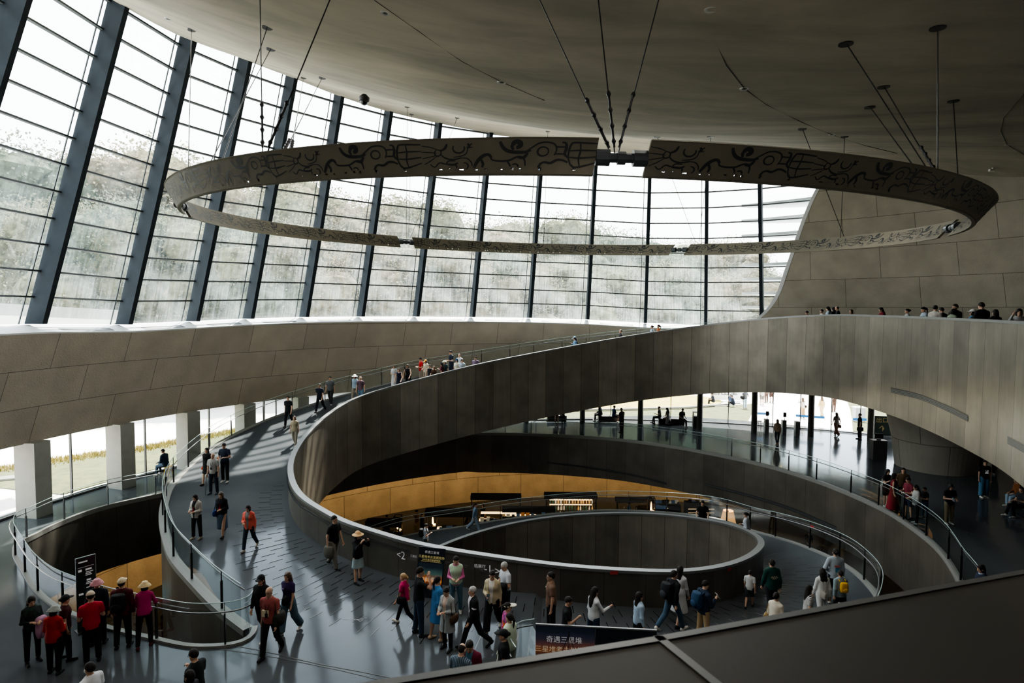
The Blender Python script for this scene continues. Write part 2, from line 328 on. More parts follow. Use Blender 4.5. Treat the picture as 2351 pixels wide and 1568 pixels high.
# ---- hall floor with the open void
tipA = UPO[0]
LEFT = [tipA] + [atz(x, y) for x, y in ((575,1463),(560,1474),(532,1480),(490,1483),(440,1483),(380,1471),(315,1456),(250,1440),(185,1415),(130,1390),(85,1350),(60,1310),(42,1280),(38,1262),(48,1245),(80,1230),(140,1200),(220,1170),(300,1150),(390,1131))]
LEFTC = smooth_curve(resample(LEFT, 110), 3)
a0 = angof(LEFTC[-1])
BACK = [pol(22.6, a, 0) for a in np.linspace(a0 - 3, 112.5, 24)]
RIGHT = [atz(x, y) for x, y in ((1100,995),(1176,996),(1257,998.5),(1340,1003),(1421,1009),(1501,1019),(1580,1031),(1662,1047),(1723,1060),(1800,1080),(1880,1106),(1951,1134),(2035,1173),(2096,1213),(2150,1257),(2188,1311),(2203,1345))] + [np.array(p) for p in ((13.6,17.2,0),(12.4,15.2,0),(10.4,13.5,0),(7.6,12.4,0),(4.6,12.0,0),(2.2,12.4,0))]
RIGHTC = smooth_curve(resample(RIGHT, 110), 3)
FRONT_TIP = [np.array(p) for p in ((.7,13.0,0),(.15,13.45,0),(.3,13.9,0))]
drum = [np.array([p[0], p[1], 0]) for p in SPIRAL[i_start:i_down + 1][::-1]]
HOLE = [p[:2] for p in LEFTC + BACK + RIGHTC + FRONT_TIP + drum]
# drop near-duplicate points
H2 = [HOLE[0]]
for p in HOLE[1:]:
    if np.hypot(*(p - H2[-1])) > .03: H2.append(p)
def flat_with_hole(outer, hole, z, name, mat):
    pts = [Vector((float(p[0]), float(p[1]))) for p in outer] + [Vector((float(p[0]), float(p[1]))) for p in hole]
    n = len(outer); hl = list(range(n, n + len(hole)))
    V, E, Fc, *_ = delaunay_2d_cdt(pts, [], [list(range(n)), hl], 0, 1e-5)
    H = np.array([[p[0], p[1]] for p in hole])
    def inside(q):
        x, y = q; j = len(H) - 1; c = False
        for i in range(len(H)):
            if (H[i, 1] > y) != (H[j, 1] > y) and x < (H[j, 0] - H[i, 0])*(y - H[i, 1])/(H[j, 1] - H[i, 1]) + H[i, 0]: c = not c
            j = i
        return c
    m = MB(); m.v = [(v[0], v[1], z) for v in V]
    for f in Fc:
        cx = sum(V[k][0] for k in f)/len(f); cy_ = sum(V[k][1] for k in f)/len(f)
        if math.hypot(cx - HC[0], cy_ - HC[1]) < 29 and not inside((cx, cy_)): m.face(f)
    return struct(build(m, name, mat))
flat_with_hole([pol(28.9 if -24 < ((a + 180) % 360) - 180 < 80 else 26.4, a, 0) for a in range(0, 360, 3)], H2, 0.0, 'floor', M_FLOOR)
EDGE = LEFTC + BACK + RIGHTC
mb = MB(); lo_ = [np.array([p[0], p[1], -2.72]) for p in EDGE]; mb.strip(EDGE, lo_)
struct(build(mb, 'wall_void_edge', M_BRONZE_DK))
kerb([p + np.array([0, 0, 0]) for p in EDGE], -.01, .13, .06, 'trim_4')
M_SOFFIT = plain('dark_soffit', (.05, .048, .044), rough=.7)
mb = MB(); mb.strip(lo_, [pol(27, angof(p), -2.72) for p in lo_]); struct(build(mb, 'ceiling_basement', M_SOFFIT))

# ---- downward ramp
DNO = [np.array(p) for p in ((.35,13.95,-.02),(1.8,13.7,-.1),(3.4,13.7,-.2),(6.3,14.05,-.36),(9.2,15.3,-.48),(11.0,17.4,-.56))] + [atz(*q) for q in ((2007,1367,-.62),(1995,1352,-.66),(1954,1311,-.76),(1896,1278,-.92),(1827,1250,-1.18),(1755,1228,-1.5),(1725,1220,-1.7))] + [np.array(p) for p in ((10.3,29.9,-2.1),(8.4,31.9,-2.5),(5.2,33.4,-2.9))] + [atz(*q) for q in ((1235,1185,-3.25),(1146,1196,-3.6),(1060,1211,-3.95),(923,1233,-4.45))] + [np.array(p) for p in ((-8.4,32.2,-4.9),(-9.7,29.6,-5.4),(-9.9,26.5,-6.0))]
DNO = smooth_curve(resample(DNO, 170), 4)
DNI = [np.array([p[0], p[1], p[2] + RAMPZ + .19*math.exp(-k/25)]) for k, p in enumerate(SPIRAL[i_down:])]
DNI = resample(DNI, 170)
for k in range(30): DNI[k][2] += (-.004 - DNI[0][2])*max(0, 1 - k/30); DNO[k][2] += (-.004 - DNO[0][2])*max(0, 1 - k/30)
pre_i = np.array([SPIRAL[i_down - 6][0], SPIRAL[i_down - 6][1], -.004]); DNIx = [pre_i] + DNI; DNOx = [np.array([-.05, 13.75, -.004])] + DNO
mb = MB(); rows = [[DNIx[k]*(1 - j/6) + DNOx[k]*(j/6) for k in range(171)] for j in range(7)]
for j in range(6): mb.strip(rows[j], rows[j + 1])
mb.strip(addz(DNI, -.45), addz(DNO, -.45)); mb.strip(addz(DNO, -.45), DNO); struct(build(mb, 'floor_lower_ramp', M_FLOOR))
kerb(DNO, .02, -.16, .05, 'trim_5')

# ---- basement
mb = MB(); mb.poly([pol(27.2, a, -6.2) for a in range(0, 360, 4)]); struct(build(mb, 'floor_basement', plain('basement_floor', (.035, .033, .03), rough=.35)))
mb = MB(); ring_ = [pol(26.4, a, -6.2) for a in range(200, 18, -2)]; mb.strip(ring_, setz(ring_, -.15)); struct(build(mb, 'wall_basement', M_WARM))
mb = MB(); ring_ = [pol(26.6, a, -6.2) for a in list(range(200, 379, 3))]; mb.strip(ring_, setz(ring_, -.15)); struct(build(mb, 'wall_basement_front', M_SOFFIT))

# ---- gallery floor on the right
GI = [p + np.array([0, 0, RAMPZ]) for p in SPIRAL[:i_gal + 1]]; GO = [pol(coneR(g[2]) + .2, a, g[2]) for g, a in zip(GI, np.linspace(-72, 61.5, len(GI)))]
mb = MB(); mb.strip(GI, GO); mb.strip(addz(GI, -.6), addz(GO, -.6)); struct(build(mb, 'floor_gallery', M_FLOOR))

# ================================================================= FACADE
FB = [(103,744),(300,745),(455,738),(580,732),(706,728),(834,727),(960,727),(1088,728),(1218,730),(1350,734),(1482,742),(1620,747),(1748,750)]
FT = [None,(410,75),(565,132),(690,180),(795,222),(905,256),(1018,282),(1132,304),(1250,325),(1370,343),(1490,356),(1620,380),(1750,405)]
finb = [onr(x, y, coneR) for x, y in FB]; fang = [angof(p) for p in finb]
finz = [p[2] for p in finb]
fang = [193.5, 183.2] + fang; finz = [7.8, 7.8] + finz
ETOP = [(275,0),(410,75),(565,132),(690,180),(795,222),(905,256),(1018,282),(1132,304),(1250,325),(1370,343),(1490,356),(1620,380),(1750,405),(1884,430),(2000,414),(2200,402),(2351,411)]
etp = [onr(x, y, coneR) for x, y in ETOP]; ea = [angof(p) for p in etp][::-1]; ez = [p[2] for p in etp][::-1]
def zsill(a): return float(np.interp(a, fang[::-1], finz[::-1]))
def zedge(a):
    a = ((a + 90) % 360) - 90
    return float(np.interp(a, [-90, -20] + ea + [184, 215, 270], [14.6, 14.6] + ez + [19.3, 17.0, 14.6]))
GOFF = .78
def glassR(z): return coneR(z) + GOFF
# right end of the glazing: curved white reveal climbing the wall
RVP = [(1735,737),(1752,722),(1772,700),(1790,668),(1803,630),(1817,590),(1832,545),(1848,500),(1864,462),(1880,430)]
rvl = [onr(x, y, coneR) for x, y in RVP]; rvz = [p[2] for p in rvl]; rva = [angof(p) for p in rvl]
def a_end(z): return float(np.interp(z, rvz, rva))
A_LAST = fang[-1]
nb = len(fang)
for i in range(nb):
    a, zs = fang[i], finz[i]; zt = zedge(a) + .9; m = MB(); hw = .11
    ca, sa = math.cos(R_(a)), math.sin(R_(a)); tn = np.array([-sa, ca, 0])
    def q(off, z, sgn): return pol(coneR(z) + off, a, z) + tn*hw*sgn
    P = [q(0, zs, -1), q(0, zs, 1), q(GOFF, zs, 1), q(GOFF, zs, -1), q(0, zt, -1), q(0, zt, 1), q(GOFF, zt, 1), q(GOFF, zt, -1)]
    k = m.vs(P)
    for f in ((0, 1, 2, 3), (4, 7, 6, 5), (0, 4, 5, 1), (1, 5, 6, 2), (2, 6, 7, 3), (3, 7, 4, 0)): m.face([k + t for t in f])
    struct(build(m, 'trim_%d' % (10 + i), M_FIN))
ROWH = .985
for i in range(nb):
    last = i == nb - 1
    aA = fang[i]; aB = fang[i + 1] if not last else 50.0
    root = struct(empty('window_%d' % (i + 1), pol(glassR(8), (aA + aB)/2, 8))); root.rotation_euler = (0, 0, 0); L = np.array(root.location)
    zA, zB = zsill(aA) - .05, zsill(max(aB, A_LAST)) - .05; tA, tB = zedge(aA) + .9, zedge(aB) + .9
    m = MB(); NZ = 13
    if not last:
        pts = [pol(glassR(zA), aA, zA), pol(glassR(zB), aB, zB), pol(glassR(tB), aB, tB), pol(glassR(tA), aA, tA)]
        m.poly([p - L for p in pts], 0, ((0, 0), (4, 0), (4, 13), (0, 13)))
    else:
        zz = np.linspace(rvz[0], rvz[-1], 12); la = [pol(glassR(z), aA, z) - L for z in zz]; lb = [pol(glassR(z), a_end(z) - 1.5, z) - L for z in zz]
        for k in range(11): m.poly([la[k], lb[k], lb[k + 1], la[k + 1]], 0, ((0, k), (3, k), (3, k + 1), (0, k + 1)))
    build(m, 'glass', M_GLASS_F, root)
    if not last:
        m = MB(); am = aA - (aA - aB)*.0 + (.9 if i else 0); m.tube([pol(glassR(zsill(aA)) - .04, am, zsill(aA)) - L, pol(glassR(zedge(aA) + .5) - .04, am, zedge(aA) + .5) - L], .028, n=5); build(m, 'mullion', M_TRANSOM, root)
    for r in range(13):
        za = zsill(aA) + 1.05 + ROWH*r; zb = zsill(max(aB, A_LAST)) + 1.05 + ROWH*r; bb = aB
        if za > tA: break
        if last: bb = a_end(za) - 1.0; zb = za
        if bb > aA - .5: continue
        p0, p1 = pol(glassR(za) - .05, aA, za), pol(glassR(zb) - .05, bb, zb); d = p1 - p0; d /= np.linalg.norm(d); nrm = np.array([math.cos(R_((aA + bb)/2)), math.sin(R_((aA + bb)/2)), 0])
        m = MB(); P = []
        for e in (p0, p1):
            for u, v in ((-.075, -.035), (.075, -.035), (.075, .035), (-.075, .035)): P.append(e + nrm*u + np.array([0, 0, v]) - L)
        k = m.vs(P)
        for f in ((0, 1, 5, 4), (1, 2, 6, 5), (2, 3, 7, 6), (3, 0, 4, 7), (0, 3, 2, 1), (4, 5, 6, 7)): m.face([k + t for t in f])
        build(m, 'transom', M_TRANSOM, root)
# sill
sa_ = np.linspace(200, 45, 80)
s_in = [pol(coneR(zsill(a) - .30) - .25, a, zsill(a) - .30) for a in sa_]; s_out = [pol(glassR(zsill(a)) + .1, a, zsill(a)) for a in sa_]
mb = MB(); mb.strip(s_in, s_out); mb.strip(s_in, addz(s_in, -.06)); struct(build(mb, 'trim_6', M_SILL))
# stone wall below the glazing
w_lo = [pol(coneR(3.0) - .1, a, 3.0) for a in sa_]
mb = MB(); mb.strip(w_lo, addz(s_in, -.06)); mb.strip(w_lo, [pol(26.7, a, 3.0) for a in sa_])
ra_ = np.linspace(60, 38, 14); mb.strip([pol(29, a, 3.0) for a in ra_], [pol(24, a, 3.0) for a in ra_]); mb.strip([pol(24, a, 3.0) for a in ra_], [pol(coneR(7.4), a, 7.4) for a in ra_])
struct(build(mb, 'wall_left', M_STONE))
# floor grilles lying on the sill
for i in range(2, nb - 1):
    for fr in (.5,):
        a = fang[i]*(1 - fr) + fang[i + 1]*fr; h = (fang[i] - fang[i + 1])*.30; zs = zsill(a); m = MB()
        def sp_(aa, t):
            z0 = zsill(aa); lo, hi = pol(coneR(z0 - .3) - .25, aa, z0 - .3), pol(glassR(z0) + .1, aa, z0); return lo*(1 - t) + hi*t + np.array([0, 0, .012])
        m.poly([sp_(a + h, .12), sp_(a - h, .12), sp_(a - h, .42), sp_(a + h, .42)], 0)
        for t in np.linspace(.14, .40, 7): m.tube([sp_(a + h*.97, t), sp_(a, t), sp_(a - h*.97, t)], .007, n=4, m=1)
        g_ = build(m, 'air_grille', [M_GRILLE, M_BLACK]); tag(g_, 'slotted grey air grille in the pale window sill, %s bay from the left' % ['first','second','third','fourth','fifth','sixth','seventh','eighth','ninth','tenth','eleventh','twelfth'][i - 2], 'air grille', 'air grilles along the window sill')
# ---- right wall (leaning stone) beside the glazing, closing round behind the viewer
mb = MB(); zz = np.linspace(rvz[0] - 1.0, rvz[-1] + .6, 16)
colA = [pol(coneR(z), float(np.interp(z, rvz, rva)), z) for z in zz]
angs = np.linspace(50, -20, 26)
prev = colA
cols = [colA]
for a in angs[1:]:
    cols.append([pol(coneR(z) , a, z) for z in zz])
for c0_, c1_ in zip(cols, cols[1:]):
    for k in range(15):
        uu = lambda p: (-R_(angof(p))*23.0, p[2])
        m_ = (c0_[k], c1_[k], c1_[k + 1], c0_[k + 1]); mb.poly(m_, 0, [uu(p) for p in m_])
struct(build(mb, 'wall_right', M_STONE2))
mb = MB(); rv = [pol(coneR(z), a, z) for z, a in zip(rvz, rva)]; rv = resample(rv, 40)
rvo = [pol(glassR(p[2]) + .1, angof(p) + .4, p[2]) for p in rv]
mb.strip(rv, rvo); mb.strip([pol(coneR(p[2]) - .03, angof(p) - .25, p[2]) for p in rv], [pol(coneR(p[2]) - .03, angof(p) + .35, p[2]) for p in rv]); struct(build(mb, 'trim_7', plain('white_reveal', (.72, .73, .74), rough=.4)))
mb = MB()
for a in (1,): pass
back_ang = list(range(-20, -168, -4)) + [-166]
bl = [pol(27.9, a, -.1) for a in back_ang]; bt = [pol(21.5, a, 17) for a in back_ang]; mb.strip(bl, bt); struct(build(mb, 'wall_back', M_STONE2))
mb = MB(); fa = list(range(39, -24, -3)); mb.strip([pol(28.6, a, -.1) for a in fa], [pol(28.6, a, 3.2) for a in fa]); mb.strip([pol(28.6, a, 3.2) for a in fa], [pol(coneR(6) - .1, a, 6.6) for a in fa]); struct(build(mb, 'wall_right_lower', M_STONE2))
# ---- ceiling: a great shallow bowl
mb = MB(); NA, NRR = 120, 18; grid = []
def zbowl(x, y):
    k = .0078*float(np.interp(x, [-14, -4, 8, 25, 40], [1.12, 1.06, .98, .5, .45])); return 13.3 + k*((x - 8)**2 + (y - 8)**2)
def zc(a, t):
    R0 = coneR(zedge(a)) + .25; p = pol(R0*t, a, 0); e = pol(R0, a, 0); z = zbowl(p[0], p[1]) + (zedge(a) - zbowl(e[0], e[1]))*t**5
    return max(z, 12.6), R0*t
for j in range(NRR + 1):
    t = max(.001, j/NRR); row = []
    for k in range(NA):
        a = k*360/NA; z, r = zc(a, t); row.append(pol(r, a, z))
    grid.append(row)
for j in range(NRR): mb.strip(grid[j] + [grid[j][0]], grid[j + 1] + [grid[j + 1][0]])
oc = struct(build(mb, 'ceiling', M_CEIL, smooth=True))
ro = [pol(coneR(zedge(a)) + .25, a, zedge(a)) for a in range(0, 361, 3)]; mb = MB(); mb.strip(ro, [pol(24.4, a, zedge(a) + 3.3) for a in range(0, 361, 3)]); mb.poly([pol(24.4, a, 24.2) for a in range(0, 360, 5)]); mb.strip([pol(24.4, a, zedge(a) + 3.3) for a in range(0, 361, 3)], [pol(24.4, a, 24.2) for a in range(0, 361, 3)]); struct(build(mb, 'ceiling_roof', M_SOFFIT))  # overhang out of view, its reach shaped to limit the sun indoors
def ceil_hit(x, y):
    d = ray(x, y); t = 2.0
    while t < 60:
        p = CAM + d*t; a = math.degrees(math.atan2(p[1] - HC[1], p[0] - HC[0])); R0 = coneR(zedge(a)) + .25; tt = min(1, math.hypot(p[0] - HC[0], p[1] - HC[1])/R0)
        if p[2] > zc(a, tt)[0]: return p
        t += .05
    return p
# ---- ground-floor glazing
def gl_R(a): return float(np.interp(a, [38, 48, 60, 75, 95, 200], [28.6, 28.2, 27.2, 26.4, 25.9, 25.9]))
ga = np.linspace(200, 39, 110); mb = MB(); g0 = [pol(gl_R(a), a, 0.0) for a in ga]; mb.strip(g0, setz(g0, 3.0)); o = struct(build(mb, 'window_20', M_GLASS))
mb = MB(); mb.strip([pol(gl_R(a) - .05, a, .02) for a in ga], [pol(gl_R(a) + .12, a, .02) for a in ga]); mb.strip([pol(gl_R(a) - .05, a, .02) for a in ga], [pol(gl_R(a) - .05, a, .09) for a in ga]); mb.strip([pol(gl_R(a) - .05, a, .09) for a in ga], [pol(gl_R(a) + .05, a, .09) for a in ga])
struct(build(mb, 'baseboard_window', M_COLDARK))
def onfloor_ang(x, y=None, R=25.9): return angof(onr(x, 1000, lambda z: R))
ti = 40
for x in (160, 332, 480, 607, 634, 740, 1230, 1402, 1539, 1669, 1768, 1828, 1895, 1957):
    a = onfloor_ang(x); m = MB(); p = pol(gl_R(a) - .02, a, 0); m.box((p[0], p[1], 1.5), .05, .11, 3.0, rot=R_(a + 90)); struct(build(m, 'trim_%d' % ti, M_COLDARK)); ti += 1
# columns (left: square concrete blocks, back: dark posts)
ordn = ['first','second','third','fourth','fifth','sixth','seventh']
ci = 0
for x in (88, 287, 441, 571, 695):
    a = onfloor_ang(x, R=24.9); p = pol(25.2, a, 0); m = MB(); m.box((0, 0, 1.52), .95, .72, 3.04); c_ = build(m, 'window_column', M_COLUMN, loc=p, rz=R_(a)); tag(c_, 'square concrete column between the ground floor windows, %s from the left of the photo' % ordn[ci], 'column', 'concrete columns along the left windows'); ci += 1
ci = 0
for x, y in ((1208, 968), (1337, 969), (1470, 973), (1606, 982), (1731, 990), (1861, 998), (1998, 1007)):
    p = atz(x, y + 4); m = MB(); m.lathe([(.2, 0), (.2, 2.98)], 20); c_ = build(m, 'entrance_post', M_COLDARK, loc=p, smooth=False); tag(c_, 'dark round post by the entrance glazing, %s from the left' % ordn[ci], 'post', 'dark posts at the entrance hall'); ci += 1

# ---- tapering stone pillar that carries the spiral on the right
M_PILLAR = panelmat('pillar_stone', (.27, .25, .215), 2.6, 1.55, rough=.85, var=.06, bump=.35, bscale=14, mortar=.02, dark=.4, blotch=.1)
pc = atz(2140, 1095); pc = np.array([pc[0] + 1.45, pc[1] + 1.9, 0]); mb = MB(); prof = [(1.85, 0), (1.9, .4), (2.05, 1.6), (2.35, 2.9), (2.85, 3.9), (3.4, 4.6)]
for (r0, z0), (r1, z1) in zip(prof, prof[1:]):
    A_ = [np.array([pc[0] + r0*math.cos(t), pc[1] + r0*math.sin(t), z0]) for t in np.linspace(0, 2*PI, 49)]; B_ = [np.array([pc[0] + r1*math.cos(t), pc[1] + r1*math.sin(t), z1]) for t in np.linspace(0, 2*PI, 49)]
    for k in range(48): mb.poly((A_[k], A_[k + 1], B_[k + 1], B_[k]), 0, ((k*.27, z0), (k*.27 + .27, z0), (k*.27 + .27, z1), (k*.27, z1)))
o = build(mb, 'stone_pillar', M_PILLAR, smooth=True); tag(o, 'thick round stone pillar flaring upward beneath the bronze spiral at right', 'pillar')

# ---- parapet right in front of the viewer
ZP = 7.6
E_ = [atz(x, y, ZP) for x, y in ((300, 1650), (850, 1568), (1510, 1463), (2351, 1310), (3000, 1185))]
mb = MB(); ins = [p + np.array([.18, -.95, 0]) for p in E_]; mb.strip(E_, ins); mb.strip(addz(E_, -1.2), E_); mb.strip(ins, addz(ins, -1.0))
struct(build(mb, 'wall_near_parapet', M_DARKPARA))
mb = MB(); mb.strip(addz(E_, .004), addz([p + np.array([.003, -.022, 0]) for p in E_], .004)); mb.strip(addz([p + np.array([-.004, .018, 0]) for p in E_], -.02), addz(E_, .004)); s0 = E_[2]; s1 = atz(1640, 1568, ZP); s2 = s0 + (s1 - s0)*3
mb.poly([s0 + np.array([-.012, 0, .004]), s0 + np.array([.012, 0, .004]), s2 + np.array([.012, 0, .004]), s2 + np.array([-.012, 0, .004])]); struct(build(mb, 'trim_8', M_RIM))
# ================================================================= GLASS RAILINGS
POST = None
def railing(path, name, label, inward, h=1.12, step=1.9, grp=None, posts=True, start=.95):
    """glass balustrade on a path of floor points: clear panels, dark flat posts and a steel handrail on brackets"""
    global POST
    path = [np.array(p) for p in path]; root = empty(name, path[len(path)//2]); L = np.array(root.location); tag(root, label, 'railing', grp)
    lo = [p - L for p in addz(path, .03)]; hi = [p - L for p in addz(path, h)]
    m = MB(); m.strip(lo, hi); build(m, 'glass_panel', M_GLASS_R, root, smooth=True)
    m = MB(); m.tube(hi, .012, n=5, m=0); build(m, 'glass_edge', M_EDGE, root)
    hr = [p - L for p in addz(offset2d(path, inward*.10), .92)]; m = MB(); m.tube(hr, .02, n=7); build(m, 'handrail', M_STEEL, root, smooth=True)
    if POST is None:
        m = MB(); m.box((0, 0, .42), .035, .06, .84); m.box((0, 0, .98), .012, .03, .3); POST = m.mesh('post'); POST.materials.append(M_BLACK)
    s = np.concatenate([[0], np.cumsum(np.linalg.norm(np.diff(np.array(path), axis=0), axis=1))]); T = np.gradient(np.array(path), axis=0)
    if posts:
        for d in np.arange(start, s[-1], step):
            k = int(np.searchsorted(s, d)); k = min(k, len(path) - 1); o = link('post', POST, parent=root, loc=path[k] - L, rz=math.atan2(T[k][1], T[k][0]))
    return root
M_EDGE = plain('glass_edge_green', (.42, .55, .55), rough=.2)
railing(offset2d(UPO[1:150], .12), 'glass_railing', 'long glass railing along the outer edge of the rising ramp', -1)
railing([p for p in offset2d(LEFTC, .06)][:108], 'glass_railing', 'glass railing curving round the void at the left', -1 if False else 1)
railing(offset2d(BACK[20:] + RIGHTC[:95], .06), 'glass_railing', 'glass railing around the far side of the round void below the entrance', 1)
railing(offset2d(DNO[26:], -.08), 'glass_railing', 'glass railing on the outer edge of the ramp going down', 1)
railing(resample([(.56, 13.8, 0), (.24, 13.68, 0), (.04, 13.38, 0), (.0, 12.98, 0), (.12, 12.6, 0)], 24), 'glass_railing', 'short curved glass railing beside the dark banner in the foreground', -1, posts=False)

# ================================================================= SUSPENDED RING
RC = np.array([1.557, 20.796, 11.546]); RA, RB = -.022, .043; RR1, RR2, RH = 11.5, 11.42, .56
RN = np.array([-RA, -RB, 1.0])
def ringp(deg, v, off=0.0):
    """point on the ring: v = 0 bottom .. 1 top, off = outward"""
    r = RR2 + (RR1 - RR2)*v + off; x, y = r*math.cos(R_(deg))*(1 + .032*v) + .08*v, r*math.sin(R_(deg))
    return np.array([RC[0] + x, RC[1] + y, RC[2] + RA*x + RB*y]) - RN*RH*(1 - v)
# one repeat of the engraved pattern; u runs 0..3.8 (in band heights), v 0..1; each stroke: points, widths
def arc(cx, cy, r, a0, a1, n=10): return [(cx + r*math.cos(R_(a0 + (a1 - a0)*t/n)), cy + r*math.sin(R_(a0 + (a1 - a0)*t/n))) for t in range(n + 1)]
STROKES = [
 ([(.02,.80),(.22,.76),(.36,.70)],.022), ([(.0,.64),(.2,.62),(.36,.60)],.022), ([(.02,.46),(.2,.50),(.36,.54)],.022), ([(.06,.30),(.22,.40),(.36,.52)],.022),
 ([(.36,.70),(.45,.66),(.45,.56),(.36,.52),(.31,.60),(.36,.70)],.03), ([(.45,.66),(.55,.72),(.60,.84)],.05), ([(.45,.56),(.56,.46),(.72,.42),(.92,.46)],.035),
 (arc(.86,.72,.13,150,380),.035), ([(.74,.48),(.95,.52),(1.04,.60),(1.06,.72)],.025), ([(1.04,.72),(1.10,.76),(1.06,.84)],.05), ([(1.06,.76),(1.16,.84)],.035), ([(1.06,.72),(1.17,.74)],.03),
 ([(.20,.30),(.30,.22),(.42,.34),(.56,.30),(.62,.38),(.78,.38)],.03), ([(.56,.30),(.74,.28),(.84,.33)],.045), ([(.92,.46),(1.05,.44),(1.14,.34),(1.16,.24)],.025), (arc(.98,.24,.09,-60,100),.03), (arc(.74,.22,.07,-30,150),.03),
 ([(1.20,.20),(1.30,.40),(1.42,.52),(1.52,.54),(1.58,.46)],.07), ([(1.34,.44),(1.40,.30),(1.38,.20)],.05), ([(1.56,.50),(1.60,.40),(1.74,.37),(1.96,.38),(2.10,.46),(2.22,.48),(2.30,.40),(2.32,.24)],.04), ([(1.92,.38),(1.98,.28),(2.0,.22)],.035), (arc(2.10,.22,.07,-10,140),.035), ([(2.16,.46),(2.28,.46),(2.36,.58)],.06),
 ([(1.76,.88),(1.82,.74),(1.92,.64),(2.08,.60),(2.30,.60),(2.42,.66)],.075), (arc(2.12,.80,.075,-100,200),.10), ([(2.05,.66),(2.02,.76),(2.08,.86)],.06),
 ([(2.30,.60),(2.44,.72),(2.60,.84),(2.78,.86),(2.92,.80),(2.96,.66),(2.92,.52)],.035), (arc(2.68,.62,.115,0,360,14),.035), ([(2.96,.74),(3.16,.74)],.05), ([(2.94,.56),(3.14,.56)],.05), ([(3.06,.86),(3.14,.84),(3.16,.70),(3.14,.56),(3.22,.46)],.05),
 ([(2.62,.28),(2.72,.34),(2.86,.32),(2.98,.40),(3.10,.40),(3.22,.34)],.05), ([(2.60,.20),(2.66,.32)],.06),
 ([(3.22,.46),(3.22,.66),(3.26,.82),(3.34,.86),(3.80,.84)],.04), ([(3.22,.64),(3.46,.66),(3.80,.66)],.035), ([(3.22,.48),(3.46,.46),(3.80,.50)],.035), ([(3.22,.46),(3.30,.26),(3.44,.22),(3.80,.34)],.035), ([(3.44,.86),(3.46,.64),(3.44,.44),(3.48,.24)],.03), ([(3.30,.28),(3.38,.18)],.05)]
HOLES = [(.42,.17,.10,.05),(.62,.19,.06,.04),(.90,.16,.12,.06),(1.24,.15,.08,.05),(1.46,.15,.05,.06),(1.80,.16,.06,.05),(2.04,.17,.06,.08),(2.20,.16,.06,.08),(2.64,.16,.07,.09),(3.36,.15,.09,.04)]
M_RING = plain('ring_bronze', (.225, .207, .16), rough=.75, metal=.0, noise=.14, nscale=4)
M_RINGD = plain('ring_engraving', (.03, .036, .042), rough=.6)
ring = empty('ring_sculpture', RC); LR = np.array(ring.location); tag(ring, 'huge suspended bronze ring with engraved beast pattern hung on cables', 'hanging sculpture')
def add_stroke(m, pts, w, f, sgn):
    P = resample([(p[0], p[1], 0) for p in pts], max(4, 3*len(pts))) if len(pts) > 2 else [np.array([p[0], p[1], 0]) for p in pts]
    P = np.array(P); T = np.gradient(P[:, :2], axis=0); T /= np.linalg.norm(T, axis=1)[:, None] + 1e-9; n = len(P)
    W = [w*(.45 + .55*math.sin(PI*min(1, max(0, .12 + .76*k/(n - 1))))) for k in range(n)]
    A = [f(P[k, 0] - T[k, 1]*W[k], P[k, 1] + T[k, 0]*W[k], sgn) for k in range(n)]; B = [f(P[k, 0] + T[k, 1]*W[k], P[k, 1] - T[k, 0]*W[k], sgn) for k in range(n)]
    m.strip(A, B, 1)
TH = .07
